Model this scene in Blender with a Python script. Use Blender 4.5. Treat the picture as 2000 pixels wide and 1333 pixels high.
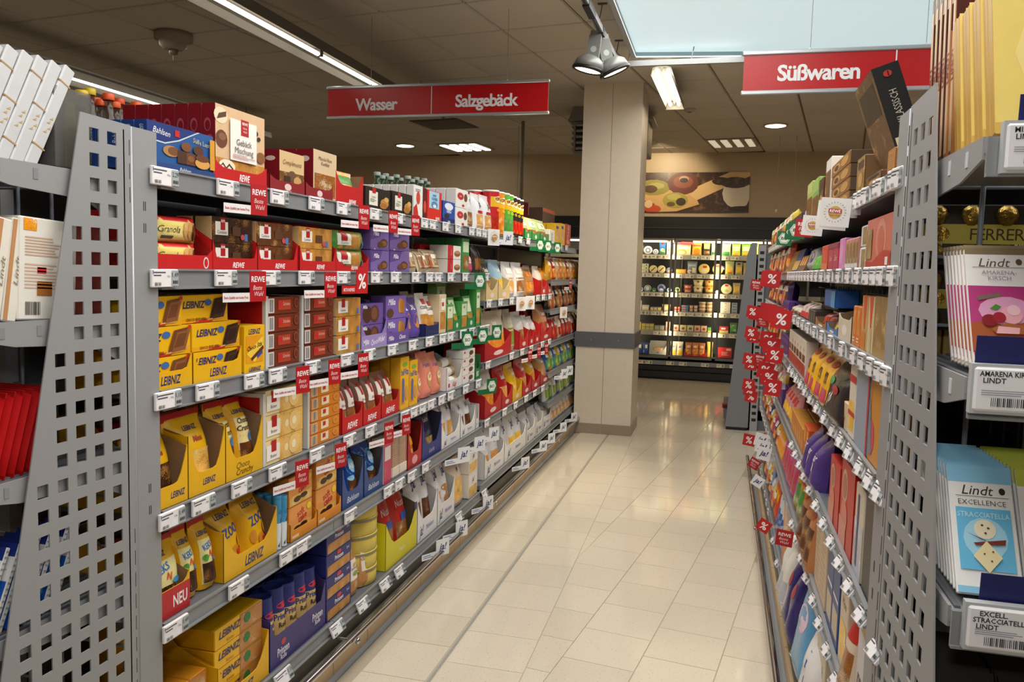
import bpy, math, random
from mathutils import Matrix, Vector
random.seed(7)
sc = bpy.context.scene
COL = sc.collection
pi = math.pi
for o in list(bpy.data.objects): bpy.data.objects.remove(o)

# ------------------------------------------------------------------ camera
F_PX, W_PX, H_PX, EYE = 1580.0, 2000.0, 1333.0, 1.53
YAW, PITCH, ROLL = 0.2532807, 0.08697935, 0.02593287
def _rot(y, p, r):
    cy, sy, cp, sp, cr, sr = math.cos(y), math.sin(y), math.cos(p), math.sin(p), math.cos(r), math.sin(r)
    Ry = Matrix(((cy, 0, sy), (0, 1, 0), (-sy, 0, cy)))
    Rx = Matrix(((1, 0, 0), (0, cp, -sp), (0, sp, cp)))
    Rz = Matrix(((cr, -sr, 0), (sr, cr, 0), (0, 0, 1)))
    return Rz @ Rx @ Ry
RC = _rot(YAW, PITCH, ROLL)            # world (x right, y down, z forward) -> camera
cam = bpy.data.cameras.new('camera'); cam.sensor_width = 36; cam.lens = F_PX / W_PX * 36
cam.clip_start = 0.02; cam.clip_end = 60
cam_ob = bpy.data.objects.new('camera', cam); COL.objects.link(cam_ob)
def _w(i, s): return Vector((RC[i][0], RC[i][2], -RC[i][1])) * s
ax, ay, az = _w(0, 1), _w(1, -1), _w(2, -1)
cam_ob.matrix_world = Matrix(((ax.x, ay.x, az.x, 0), (ax.y, ay.y, az.y, 0), (ax.z, ay.z, az.z, EYE), (0, 0, 0, 1)))
sc.camera = cam_ob
sc.view_settings.view_transform = 'Standard'
try: sc.view_settings.look = 'None'
except Exception: pass
sc.view_settings.gamma = 1.0
sc.view_settings.use_curve_mapping = False
sc.view_settings.exposure = 0.08
wd = bpy.data.worlds.new('world'); sc.world = wd; wd.use_nodes = True
wd.node_tree.nodes['Background'].inputs[0].default_value = (0.5, 0.45, 0.38, 1)
wd.node_tree.nodes['Background'].inputs[1].default_value = 0.05

def lamp(name, kind, loc, energy, color, size=None, size_y=None, rot=(0, 0, 0), spot=None, parent=None):
    d = bpy.data.lights.new(name, kind); d.energy = energy; d.color = color
    if kind == 'AREA':
        d.shape = 'RECTANGLE'; d.size = size; d.size_y = size_y or size
    elif size: d.shadow_soft_size = size
    if spot: d.spot_size, d.spot_blend = spot
    o = bpy.data.objects.new(name, d); COL.objects.link(o); o.location = loc; o.rotation_euler = rot
    if parent: o.parent = parent
    return o
# ceiling lamps of the store (the aisle itself, the other aisles, the entrance behind the camera)
lamp('aisle_lamp', 'AREA', (-0.3, 1.5, 3.2), 70, (1, .96, .90), 1.4, 3.0)
lamp('aisle_lamp', 'AREA', (-0.35, 5.0, 3.2), 48, (1, .95, .88), .8, 4.0)
lamp('rear_lamp', 'AREA', (0.3, 9.6, 3.2), 15, (1, .72, .40), 3.0, 1.6)
lamp('side_lamp', 'AREA', (-4.5, 6.0, 3.2), 48, (1, .92, .80), .5, 8)
lamp('side_lamp', 'AREA', (2.5, 3.0, 3.2), 70, (1, .93, .85), 1.5, 5)
lamp('camera_fill', 'AREA', (-0.05, -0.05, 1.75), 5, (1, .97, .92), .12, .08, (math.radians(88), 0, math.radians(14)))  # fill light added at the camera to brighten the near goods, not a flash

# ------------------------------------------------------------------ pixel helpers (2000x1333 frame)
def ray(u, v):
    q = RC.transposed() @ Vector(((u - 1000) / F_PX, (v - 666.5) / F_PX, 1)); return (q[0], q[2], -q[1])
def y_at(u, X, z):
    """depth Y on the plane x=X at height z that is seen in image column u"""
    k = (u - 1000) / F_PX; h = -(z - EYE)
    a0 = RC[0][0] * X + RC[0][1] * h; a2 = RC[2][0] * X + RC[2][1] * h
    return (a0 - k * a2) / (k * RC[2][2] - RC[0][2])
def x_at(u, Y, z):
    k = (u - 1000) / F_PX; h = -(z - EYE)
    a0 = RC[0][2] * Y + RC[0][1] * h; a2 = RC[2][2] * Y + RC[2][1] * h
    return (a0 - k * a2) / (k * RC[2][0] - RC[0][0])
def z_at(v, X, Y):
    k = (v - 666.5) / F_PX
    a1 = RC[1][0] * X + RC[1][2] * Y; a2 = RC[2][0] * X + RC[2][2] * Y
    return EYE - (a1 - k * a2) / (k * RC[2][1] - RC[1][1])
def seen(x, y, z, mu=60):
    h = EYE - z
    q = [RC[i][0] * x + RC[i][1] * h + RC[i][2] * y for i in range(3)]
    if q[2] < .2: return False
    u = 1000 + F_PX * q[0] / q[2]; v = 666.5 + F_PX * q[1] / q[2]
    return -mu < u < 2000 + mu and -mu < v < 1333 + mu

# ------------------------------------------------------------------ materials
def lin(c): return c / 12.92 if c <= .04045 else ((c + .055) / 1.055) ** 2.4
def rgb(h):
    h = h.lstrip('#'); return tuple(lin(int(h[i:i + 2], 16) / 255) for i in (0, 2, 4)) + (1,)
MATS = {}
def _new(name):
    m = bpy.data.materials.new(name); m.use_nodes = True
    n = m.node_tree.nodes; return m, n, m.node_tree.links, n['Principled BSDF']
def paper(hexc, rough=.42, metal=0., bump=0., nscale=30, var=.06, coat=0, alpha=1, trans=0, spec=.5):
    key = ('p', hexc, rough, metal, bump, nscale, var, coat, alpha, trans)
    if key in MATS: return MATS[key]
    m, n, l, b = _new('surface_' + hexc.strip('#'))
    tc = n.new('ShaderNodeTexCoord'); nz = n.new('ShaderNodeTexNoise'); nz.inputs['Scale'].default_value = nscale
    nz.inputs['Detail'].default_value = 3
    l.new(tc.outputs['Object'], nz.inputs['Vector'])
    c = rgb(hexc); mx = n.new('ShaderNodeMix'); mx.data_type = 'RGBA'
    mx.inputs[6].default_value = tuple(x * (1 - var) for x in c[:3]) + (1,)
    mx.inputs[7].default_value = tuple(min(1, x * (1 + var)) for x in c[:3]) + (1,)
    l.new(nz.outputs['Fac'], mx.inputs[0]); l.new(mx.outputs[2], b.inputs['Base Color'])
    b.inputs['Roughness'].default_value = rough; b.inputs['Metallic'].default_value = metal
    b.inputs['Specular IOR Level'].default_value = spec
    if coat: b.inputs['Coat Weight'].default_value = coat; b.inputs['Coat Roughness'].default_value = .15
    if trans: b.inputs['Transmission Weight'].default_value = trans; b.inputs['IOR'].default_value = 1.2
    if alpha < 1: b.inputs['Alpha'].default_value = alpha
    if bump:
        bp = n.new('ShaderNodeBump'); bp.inputs['Strength'].default_value = bump; bp.inputs['Distance'].default_value = .01
        l.new(nz.outputs['Fac'], bp.inputs['Height']); l.new(bp.outputs['Normal'], b.inputs['Normal'])
    MATS[key] = m; return m
def foil(hexc): return paper(hexc, .28, 0, .35, 22, .12, .3)
def picture(a, b_, c, scale=28, rnd=1.0):
    """printed photograph of biscuits, nuts, sweets: cells of three tones"""
    key = ('pic', a, b_, c, scale)
    if key in MATS: return MATS[key]
    m, n, l, b = _new('printed_picture')
    tc = n.new('ShaderNodeTexCoord'); vo = n.new('ShaderNodeTexVoronoi'); vo.inputs['Scale'].default_value = scale
    vo.inputs['Randomness'].default_value = rnd
    nz = n.new('ShaderNodeTexNoise'); nz.inputs['Scale'].default_value = scale * 1.3
    ad = n.new('ShaderNodeMix'); ad.data_type = 'RGBA'; ad.inputs[0].default_value = .06
    l.new(tc.outputs['Object'], ad.inputs[6]); l.new(nz.outputs['Color'], ad.inputs[7]); l.new(ad.outputs[2], vo.inputs['Vector'])
    cr = n.new('ShaderNodeValToRGB'); e = cr.color_ramp.elements
    e[0].position = 0; e[0].color = rgb(a); e[1].position = .95; e[1].color = rgb(c)
    x = e.new(.32); x.color = rgb(b_); x = e.new(.6); x.color = rgb(b_)
    l.new(vo.outputs['Distance'], cr.inputs[0])
    mx = n.new('ShaderNodeMix'); mx.data_type = 'RGBA'; mx.blend_type = 'MULTIPLY'; mx.inputs[0].default_value = .45
    l.new(cr.outputs[0], mx.inputs[6]); l.new(vo.outputs['Color'], mx.inputs[7])
    hs = n.new('ShaderNodeHueSaturation'); hs.inputs['Saturation'].default_value = 1.05; hs.inputs['Value'].default_value = 1.1
    mx2 = n.new('ShaderNodeMix'); mx2.data_type = 'RGBA'; mx2.inputs[0].default_value = .35
    l.new(cr.outputs[0], mx2.inputs[6]); l.new(mx.outputs[2], mx2.inputs[7])
    l.new(mx2.outputs[2], hs.inputs['Color']); l.new(hs.outputs[0], b.inputs['Base Color'])
    b.inputs['Roughness'].default_value = .35; MATS[key] = m; return m
def glow(hexc, strength):
    key = ('g', hexc, strength)
    if key in MATS: return MATS[key]
    m, n, l, b = _new('lamp_glow'); b.inputs['Base Color'].default_value = rgb(hexc)
    b.inputs['Emission Color'].default_value = rgb(hexc); b.inputs['Emission Strength'].default_value = strength
    MATS[key] = m; return m
PIC = {
 'cookie': ('#e2b878', '#c08a48', '#5f3416', 26), 'choc': ('#8a5230', '#57301a', '#e0b070', 24), 'dark': ('#6b4428', '#2c170c', '#c08a50', 26),
 'butter': ('#fbe7ae', '#e8bd6c', '#a46a2c', 26), 'nuts': ('#d9a45c', '#8d5526', '#f3dfc0', 34), 'wafer': ('#eac98e', '#b77a40', '#f6e9d2', 40),
 'fruit': ('#e8483a', '#f0a030', '#f6ecd8', 40), 'candy': ('#f0c020', '#d03070', '#38a040', 55), 'salt': ('#f3e6c8', '#d79a4c', '#ffffff', 32),
 'green': ('#9cc65a', '#3f8a3c', '#efe8c8', 34), 'gold': ('#d2a65a', '#8a6a3a', '#e8cf98', 46), 'pasta': ('#f0b450', '#d87c20', '#ffe6b0', 42),
 'red': ('#f06050', '#b01010', '#f5c060', 30), 'purple': ('#8a6ab0', '#4a2a7a', '#d8b070', 30), 'blue': ('#5ab0e8', '#1a4aa0', '#e8f0ff', 26),
 'silver': ('#f2f2f4', '#b8bcc6', '#8c8478', 20), 'clear': ('#c9a878', '#8a6440', '#e8dcc8', 30), 'cheese': ('#fbe9a0', '#f2c040', '#ffffff', 26),
 'herb': ('#e8d8a0', '#6a8a30', '#a07040', 40), 'straw': ('#a06a38', '#6e3c1c', '#d8b080', 60), 'truffle': ('#b08850', '#6a4a2a', '#d0a870', 18)}
def mat(k):
    if not isinstance(k, str): return k
    if k in PIC: return picture(*PIC[k])
    if k.startswith('foil'): return foil(k[4:])
    if k.startswith('matte'): return paper(k[5:], .75)
    return paper(k)
METAL = paper('#a3a4a7', .45, .25, 0, 60, .03)
METAL_D = paper('#6b6f76', .5, .3, 0, 40, .05)
RAIL = paper('#8d9094', .4, .25, 0, 40, .04)
CHROME = paper('#b8b8bc', .16, 1.0, 0, 10, .03)
KRAFT = paper('#8d7152', .8, 0, .1, 90, .08)
CLEAR = paper('#f4f4f4', .08, 0, 0, 10, .02, 0, .16)
BLACK = paper('#0c0c0d', .5)
WHITE = paper('#f1f1f0', .4)

# ------------------------------------------------------------------ mesh building
class MB:
    def __init__(s): s.v = []; s.f = []; s.m = []; s.sm = []; s.mats = []
    def mi(s, k):
        k = mat(k)
        if k not in s.mats: s.mats.append(k)
        return s.mats.index(k)
    def face(s, pts, k, smooth=False):
        i = len(s.v); s.v += [tuple(p) for p in pts]; s.f.append(tuple(range(i, i + len(pts)))); s.m.append(s.mi(k)); s.sm.append(smooth)
    def add(s, verts, faces, k, smooth=False):
        i = len(s.v); s.v += [tuple(p) for p in verts]; mi = s.mi(k)
        for f in faces: s.f.append(tuple(i + j for j in f)); s.m.append(mi); s.sm.append(smooth)
    def box(s, x0, x1, y0, y1, z0, z1, k, top=None, M=None):
        v = [(x, y, z) for z in (z0, z1) for y in (y0, y1) for x in (x0, x1)]
        if M: v = [tuple(M @ Vector(p)) for p in v]
        s.add(v, [(0, 2, 3, 1), (0, 1, 5, 4), (2, 6, 7, 3), (0, 4, 6, 2), (1, 3, 7, 5)], k)
        i = len(s.v) - 8; s.f.append((i + 4, i + 5, i + 7, i + 6)); s.m.append(s.mi(top or k)); s.sm.append(False)
    def bbox(s, x0, x1, y0, y1, z0, z1, k, b=.002):
        """box with chamfered vertical and horizontal edges"""
        v = []; 
        def ring(z, i): return [(x0 + i, y0, z), (x1 - i, y0, z), (x1, y0 + i, z), (x1, y1 - i, z), (x1 - i, y1, z), (x0 + i, y1, z), (x0, y1 - i, z), (x0, y0 + i, z)]
        def inset(z): return [(x0 + b, y0 + b, z)] * 1
        R = [ring(z0 + b, b), ring(z1 - b, b)]
        c0 = [(min(max(x, x0 + b), x1 - b), min(max(y, y0 + b), y1 - b), z0) for x, y, z in R[0]]
        c1 = [(min(max(x, x0 + b), x1 - b), min(max(y, y0 + b), y1 - b), z1) for x, y, z in R[0]]
        rings = [c0, R[0], R[1], c1]; v = [p for r in rings for p in r]; f = []
        for r in range(3):
            for i in range(8):
                j = (i + 1) % 8; f.append((r * 8 + i, r * 8 + j, r * 8 + 8 + j, r * 8 + 8 + i))
        f.append(tuple(range(7, -1, -1))); f.append(tuple(range(24, 32)))
        s.add(v, f, k)
    def prism(s, pts, axis, a, b, k, k2=None):
        """polygon pts (2d) extruded along axis from a to b; axis x -> (y,z), y -> (x,z), z -> (x,y)"""
        def P(p, t): return {'x': (t, p[0], p[1]), 'y': (p[0], t, p[1]), 'z': (p[0], p[1], t)}[axis]
        n = len(pts); v = [P(p, a) for p in pts] + [P(p, b) for p in pts]
        s.add(v, [tuple(range(n)), tuple(range(2 * n - 1, n - 1, -1))], k)
        s.add(v, [(i, i + n, (i + 1) % n + n, (i + 1) % n) for i in range(n)], k2 or k)
    def lathe(s, prof, n, k, c=(0, 0, 0), ax='z', smooth=True, caps=True):
        def P(r, t, h):
            a, b = r * math.cos(t), r * math.sin(t)
            q = {'z': (a, b, h), 'y': (a, h, b), 'x': (h, a, b)}[ax]
            return (q[0] + c[0], q[1] + c[1], q[2] + c[2])
        v = [P(r, 2 * pi * i / n, h) for r, h in prof for i in range(n)]; f = []
        for j in range(len(prof) - 1):
            for i in range(n): f.append((j * n + i, j * n + (i + 1) % n, (j + 1) * n + (i + 1) % n, (j + 1) * n + i))
        s.add(v, f, k, smooth)
        if caps:
            i0 = len(s.v) - len(v)
            if prof[0][0] > 1e-5: s.f.append(tuple(i0 + i for i in range(n - 1, -1, -1))); s.m.append(s.mi(k)); s.sm.append(False)
            if prof[-1][0] > 1e-5: s.f.append(tuple(i0 + (len(prof) - 1) * n + i for i in range(n))); s.m.append(s.mi(k)); s.sm.append(False)
    def tube(s, p, q, r, k, n=8):
        p, q = Vector(p), Vector(q); d = (q - p).normalized()
        a = d.orthogonal().normalized(); b = d.cross(a)
        v = [tuple(o + (a * math.cos(2 * pi * i / n) + b * math.sin(2 * pi * i / n)) * r) for o in (p, q) for i in range(n)]
        s.add(v, [(i, (i + 1) % n, n + (i + 1) % n, n + i) for i in range(n)], k, True)
        s.add(v, [tuple(range(n - 1, -1, -1)), tuple(range(n, 2 * n))], k)
    def grid(s, fn, nu, nv, kf, smooth=True, flip=False):
        """kf: material or function(u,v)"""
        i0 = len(s.v)
        s.v += [tuple(fn(i / nu, j / nv)) for j in range(nv + 1) for i in range(nu + 1)]
        for j in range(nv):
            for i in range(nu):
                a = i0 + j * (nu + 1) + i; q = (a, a + 1, a + nu + 2, a + nu + 1)
                s.f.append(q[::-1] if flip else q); s.sm.append(smooth)
                s.m.append(s.mi(kf((i + .5) / nu, (j + .5) / nv) if callable(kf) else kf))
    def mesh(s, name):
        me = bpy.data.meshes.new(name); me.from_pydata(s.v, [], s.f)
        for m in s.mats: me.materials.append(m)
        me.polygons.foreach_set('material_index', s.m); me.polygons.foreach_set('use_smooth', s.sm); me.update()
        return me

# lettering ---------------------------------------------------------------
_TXT = {}
def text_geo(t, style=''):
    key = (t, style)
    if key in _TXT: return _TXT[key]
    cu = bpy.data.curves.new('lettering', 'FONT'); cu.body = t; cu.size = 1; cu.resolution_u = 3 if 'h' in style else 2 if len(t) < 9 else 1
    cu.offset = .026 if 'h' in style else .022 if 'b' in style else 0.0
    if 'i' in style: cu.shear = .28
    if 'c' in style: cu.space_character = .9
    ob = bpy.data.objects.new('lettering', cu); me = ob.to_mesh()
    vs = [(v.co.x, v.co.y) for v in me.vertices]; fs = [tuple(p.vertices) for p in me.polygons]
    ob.to_mesh_clear(); bpy.data.objects.remove(ob); bpy.data.curves.remove(cu)
    if not vs: vs = [(0, 0)]
    x0, x1 = min(v[0] for v in vs), max(v[0] for v in vs)
    cap = .70; cx = (x0 + x1) / 2
    vs = [((x - cx) / cap, (y - cap / 2) / cap) for x, y in vs]
    _TXT[key] = (vs, fs, (x1 - x0) / cap); return _TXT[key]

def draw(mb, els, w, h, S=None, y=0.0, sub=1, eps=.00035):
    """printed design: els in unit coordinates of the front (x 0..1 left to right, z 0..1 upwards)"""
    if S is None: S = lambda u, v: ((u) * w, y, v * h)
    def put(pts, k, i):
        o = []
        for u, v in pts:
            p = S(u, v); o.append((p[0], p[1] - eps * (i + 1), p[2]))
        return o
    for i, e in enumerate(els):
        t = e[0]
        if t == 'r':
            _, x0, z0, x1, z1, k = e; n = sub
            vs = [(x0 + (x1 - x0) * a / n, z0 + (z1 - z0) * b / n) for b in range(n + 1) for a in range(n + 1)]
            fs = [(b * (n + 1) + a, b * (n + 1) + a + 1, (b + 1) * (n + 1) + a + 1, (b + 1) * (n + 1) + a) for b in range(n) for a in range(n)]
            mb.add(put(vs, k, i), fs, k, sub > 1)
        elif t == 'p':
            mb.add(put(e[1], e[2], i), [tuple(range(len(e[1])))], e[2])
        elif t == 'e':
            _, cx, cz, rx, rz, k = e[:6]; n = 14; a0 = e[6] if len(e) > 6 else 0
            ca, sa = math.cos(a0), math.sin(a0); vs = [(cx, cz)]
            for j in range(n):
                a, b = rx * w * math.cos(2 * pi * j / n), rz * h * math.sin(2 * pi * j / n)
                vs.append((cx + (a * ca - b * sa) / w, cz + (a * sa + b * ca) / h))
            mb.add(put(vs, k, i), [(0, 1 + j, 1 + (j + 1) % n) for j in range(n)], k)
        elif t == 't':
            txt, cx, cz, hh, k = e[1:6]; st = e[6] if len(e) > 6 else ''; mw = e[7] if len(e) > 7 else .92; ang = e[8] if len(e) > 8 else 0
            vs, fs, tw = text_geo(txt, st); s = hh * h
            ext = w if abs(math.sin(ang)) < .7 else h
            sx = min(s, mw * ext / tw) if tw > 0 else s
            sz = s if sx > s * .6 else sx * 1.5
            ca, sa = math.cos(ang), math.sin(ang)
            P = [(cx + (a * sx * ca - b * sz * sa) / w, cz + (a * sx * sa + b * sz * ca) / h) for a, b in vs]
            mb.add(put(P, k, i), fs, k)
        elif t == 'lines':     # small print: rows of thin dashes
            _, x0, z0, x1, z1, n, k = e; rr = random.Random(int(x0 * 1000) + n)
            for j in range(n):
                zz = z1 - (z1 - z0) * (j + .5) / n; hh = (z1 - z0) / n * .22; xe = x0 + (x1 - x0) * rr.uniform(.6, 1)
                mb.add(put([(x0, zz - hh), (xe, zz - hh), (xe, zz + hh), (x0, zz + hh)], k, i), [(0, 1, 2, 3)], k)
        elif t == 'bars':      # striped code
            _, x0, z0, x1, z1, n, k = e; rr = random.Random(n)
            for j in range(n):
                a = x0 + (x1 - x0) * j / n; b = a + (x1 - x0) / n * rr.choice((.35, .55, .75))
                mb.add(put([(a, z0), (b, z0), (b, z1), (a, z1)], k, i), [(0, 1, 2, 3)], k)

# ------------------------------------------------------------------ things
REG = []
def tag(o, label, cat, group=None, ref=None, key=None):
    o['label'] = label; o['category'] = cat
    if group: o['group'] = group
    REG.append((o, label, ref, key)); return o
def empty(name, loc=(0, 0, 0), rz=0):
    o = bpy.data.objects.new(name, None); COL.objects.link(o); o.location = loc; o.rotation_euler = (0, 0, rz); o.empty_display_size = .1
    return o
def link(name, me, parent=None, M=None):
    o = bpy.data.objects.new(name, me); COL.objects.link(o)
    if parent: o.parent = parent
    if M is not None: o.matrix_basis = M
    return o
def part(name, mb, parent, M=None, label=None):
    o = link(name, mb.mesh(name) if isinstance(mb, MB) else mb, parent, M)
    if label: o['label'] = label
    return o
def struct(name, mb, parent=None):
    o = link(name, mb.mesh(name), parent); 
    if not parent: o['kind'] = 'structure'
    return o
def put(proto, M, label, cat, group=None, ref=None, key=None):
    """proto = [(name, mesh, [sub-parts])...]; the first is the thing itself, the others its parts"""
    root = link(proto[0][0], proto[0][1], None, M); tag(root, label, cat, group, ref, key)
    for p in proto[1:]:
        c = link(p[0], p[1], root)
        for q in (p[2] if len(p) > 2 else ()): link(q[0], q[1], c)
    return root

XL, XR = -1.3515, 0.3124                       # planes of the price rails, left and right rack
def ML(Y, z, X=XL - .018, tilt=0, yaw=0): return Matrix.Translation((X, Y, z)) @ Matrix.Rotation(pi / 2 + yaw, 4, 'Z') @ Matrix.Rotation(-tilt, 4, 'X')
def MR(Y, z, X=XR + .018, tilt=0, yaw=0): return Matrix.Translation((X, Y, z)) @ Matrix.Rotation(-pi / 2 + yaw, 4, 'Z') @ Matrix.Rotation(-tilt, 4, 'X')
def MF(X, Y, z, tilt=0, yaw=0): return Matrix.Translation((X, Y, z)) @ Matrix.Rotation(yaw, 4, 'Z') @ Matrix.Rotation(-tilt, 4, 'X')

# product shapes ------------------------------------------------------------
PC = {}
def cached(fn):
    def g(*a, **k):
        key = (fn.__name__, repr(a), repr(sorted(k.items())))
        if key not in PC: PC[key] = fn(*a, **k)
        return PC[key]
    return g
@cached
def carton(name, w, d, h, col, els=(), side=None, side_els=(), far_end=False):
    b = MB(); b.bbox(0, w, 0, d, 0, h, col, min(.0025, w * .1, h * .1, d * .2))
    pr = [(name, b.mesh(name))]
    if els:
        q = MB(); draw(q, els, w, h); pr.append(('front_print', q.mesh('front_print')))
    if side or side_els:          # the near end, x = 0 (seen by someone standing before the row)
        q = MB(); S = lambda u, v: (0, (1 - u) * d, v * h)
        q2 = MB(); draw(q2, ([('r', .02, .02, .98, .98, side)] if side else []) + list(side_els), d, h, lambda u, v: ((u) * d, 0, v * h))
        v0 = q2.v; n0 = len(v0)
        q2.v = [(w + .0004 - y, x, z) for x, y, z in v0] if far_end else [(y - .0004, d - x, z) for x, y, z in v0]
        pr.append(('end_print', q2.mesh('end_print')))
    return pr
@cached
def tray(name, w, d, hb, hs, lip, col, els=(), inner=None, cut=.3, rnd=.22, split=None):
    """shelf-ready carton: high back, flanks that swoop down to a low printed front"""
    b = MB(); t = .0022; inner = inner or KRAFT
    b.box(0, w, 0, d, 0, t, col); b.box(0, w, d - t, d, t, hb, col)
    cut = min(.75, cut + .28)
    pts = [(0, t), (d - t, t), (d - t, hb), (d * (cut + .12), hb)]
    for i in range(6):
        a = i / 5; pts.append((d * cut * (1 - a) , hs + (hb - hs) * (1 - (math.sin(a * pi / 2)) ** .8) * .96))
    for x0, x1 in ((0, t), (w - t, w)):
        n = len(pts); 
        b.prism(pts, 'x', x0, x1, col)
    n = 12; top = []
    for i in range(n + 1):
        u = i / n; e = min(u, 1 - u) / rnd
        zz = lip + (hs - lip) * (1 - math.sin(min(1, e) * pi / 2)) if e < 1 else lip
        top.append((u * w, zz))
    b.prism([(0, 0), (w, 0)] + top[::-1], 'y', -t * .2, t, col)
    # kraft inside faces
    b.face([(t + .0004, t, t), (t + .0004, d - t, t), (t + .0004, d - t, hb - .002), (t + .0004, d * (cut + .12), hb - .002), (t + .0004, d * cut * .5, hs + (hb - hs) * .3), (t + .0004, t, hs - .002)], inner)
    b.face([(w - t - .0004, t, t), (w - t - .0004, t, hs - .002), (w - t - .0004, d * cut * .5, hs + (hb - hs) * .3), (w - t - .0004, d * (cut + .12), hb - .002), (w - t - .0004, d - t, hb - .002), (w - t - .0004, d - t, t)], inner)
    b.face([(t, d - t - .0004, t), (w - t, d - t - .0004, t), (w - t, d - t - .0004, hb - .002), (t, d - t - .0004, hb - .002)], inner)
    pr = [(name, b.mesh(name))]
    if els:
        q = MB(); draw(q, els, w, lip, y=-t * .2); pr.append(('front_print', q.mesh('front_print')))
    return pr
def bag_S(w, d, h, seed=0, belly=.22):
    rr = random.Random(seed); p1, p2, p3 = rr.uniform(0, 6), rr.uniform(0, 6), rr.uniform(0, 6)
    def S(u, v):
        if v < .12: th = .72 + .28 * (v / .12)
        elif v < .5: th = 1 - .12 * (v - .12) / .38
        elif v < .9: th = .88 * math.cos((v - .5) / .4 * pi / 2 * .97) ** .75 + .03
        else: th = .035
        x = 2 * u - 1; g = max(0, 1 - abs(x) ** 3.2) ** .55 if v < .9 else 1
        ww = w * (1 - .1 * math.sin(min(1, v / .9) * pi) * .8)
        cr = .012 * h * (math.sin(7 * u + 9 * v + p1) + math.sin(-11 * u + 13 * v + p2)) * (.35 if v < .85 else .12)
        return (w / 2 + x * ww / 2, d / 2 - d / 2 * th * g - cr * g * (1 if .05 < v < .95 else .2), v * h)
    return S
@cached
def bag(name, w, d, h, col, els=(), seal=None, seed=0, bands=()):
    """standing pouch with gusset, belly and crimped flat top; bands = ((v0, v1, colour), ...)"""
    S = bag_S(w, d, h, seed)
    B = lambda u, v: (lambda p: (p[0], d - p[1], p[2]))(S(u, v))
    b = MB()
    def kf(u, v):
        for v0, v1, k in bands:
            if v0 <= v < v1: return k
        return col
    b.grid(S, 10, 16, kf); b.grid(B, 10, 16, kf, True, True)
    for j in range(16):     # side seams
        for u in (0, 1):
            p, q = S(u, j / 16), S(u, (j + 1) / 16); p2, q2 = B(u, j / 16), B(u, (j + 1) / 16)
            b.face([p, q, q2, p2] if u == 0 else [p, p2, q2, q], kf(.5, (j + .5) / 16), True)
    b.face([S(0, 0)] + [S(i / 10, 0) for i in range(1, 11)] + [B(i / 10, 0) for i in range(10, -1, -1)], col)
    pr = [(name, b.mesh(name))]
    if els:
        q = MB(); draw(q, els, w, h, S, 0, 7, .0008); pr.append(('front_print', q.mesh('front_print')))
    if seal:
        q = MB(); n = 18
        for i in range(n):      # zig-zag cut seal
            u0, u1 = i / n, (i + 1) / n; y = d / 2
            for sgn in (-1, 1):
                yy = y + sgn * (.035 * d / 2 + .0014)
                q.face([(u0 * w, yy, .905 * h), (u1 * w, yy, .905 * h), (u1 * w, yy, h * 1.0), ((u0 + u1) / 2 * w, yy, h * 1.012), (u0 * w, yy, h * 1.0)], seal)
        pr.append(('top_seal', q.mesh('top_seal')))
    return pr
@cached
def pillow(name, w, d, h, col, els=(), vert=True, seed=0, bands=(), seal=None):
    """flow-wrapped pack; seals top and bottom (vert) or at both ends"""
    rr = random.Random(seed); p1 = rr.uniform(0, 6)
    def T(a): 
        a = min(a, 1 - a); return .04 if a < .06 else min(1, ((a - .06) / .16)) ** .55 * .96 + .04
    def S(u, v):
        a, c = (v, u) if vert else (u, v)
        g = max(0, 1 - abs(2 * c - 1) ** 3) ** .6
        cr = .014 * d * (math.sin(14 * u + p1) + math.sin(17 * v + 8 * u))
        return (u * w, d / 2 - d / 2 * T(a) * g - cr * g, v * h)
    B = lambda u, v: (lambda p: (p[0], d - p[1], p[2]))(S(u, v))
    def kf(u, v):
        for v0, v1, k in bands:
            if v0 <= v < v1: return k
        return col
    b = MB(); b.grid(S, 10, 12, kf); b.grid(B, 10, 12, kf, True, True)
    pr = [(name, b.mesh(name))]
    if els:
        q = MB(); draw(q, els, w, h, S, 0, 7, .0008); pr.append(('front_print', q.mesh('front_print')))
    if seal:
        q = MB()
        for v0, v1 in ((0, .055), (.945, 1)):
            for k in range(3):
                a, c = v0 + (v1 - v0) * (k + .15) / 3, v0 + (v1 - v0) * (k + .75) / 3
                if vert: q.box(0, w, d / 2 - .0018, d / 2 + .0018, a * h, c * h, seal)
                else: q.box(a * w, c * w, d / 2 - .0018, d / 2 + .0018, 0, h, seal)
        pr.append(('end_seal', q.mesh('end_seal')))
    return pr
@cached
def can(name, r, h, col, els=(), lid='#f4f2ea', bands=(), rim='#d8d4c8', n=20):
    b = MB(); prof = [(r * .97, 0), (r, .004), (r, h - .006), (r * .985, h - .004)]
    b.lathe(prof, n, col, (r, r, 0))
    pr = [(name, b.mesh(name))]
    S = lambda u, v: (r + r * 1.004 * math.sin((u - .5) * 2.6), r - r * 1.004 * math.cos((u - .5) * 2.6), v * h)
    if els:
        q = MB(); draw(q, els, 2.6 * r, h, S, 0, 8, .0006); pr.append(('front_print', q.mesh('front_print')))
    q = MB(); q.lathe([(r * 1.03, 0), (r * 1.04, .003), (r * 1.04, .009), (r * .98, .011), (r * .95, .008), (.001, .008)], n, lid, (r, r, h - .006)); pr.append(('lid', q.mesh('lid')))
    return pr
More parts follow.
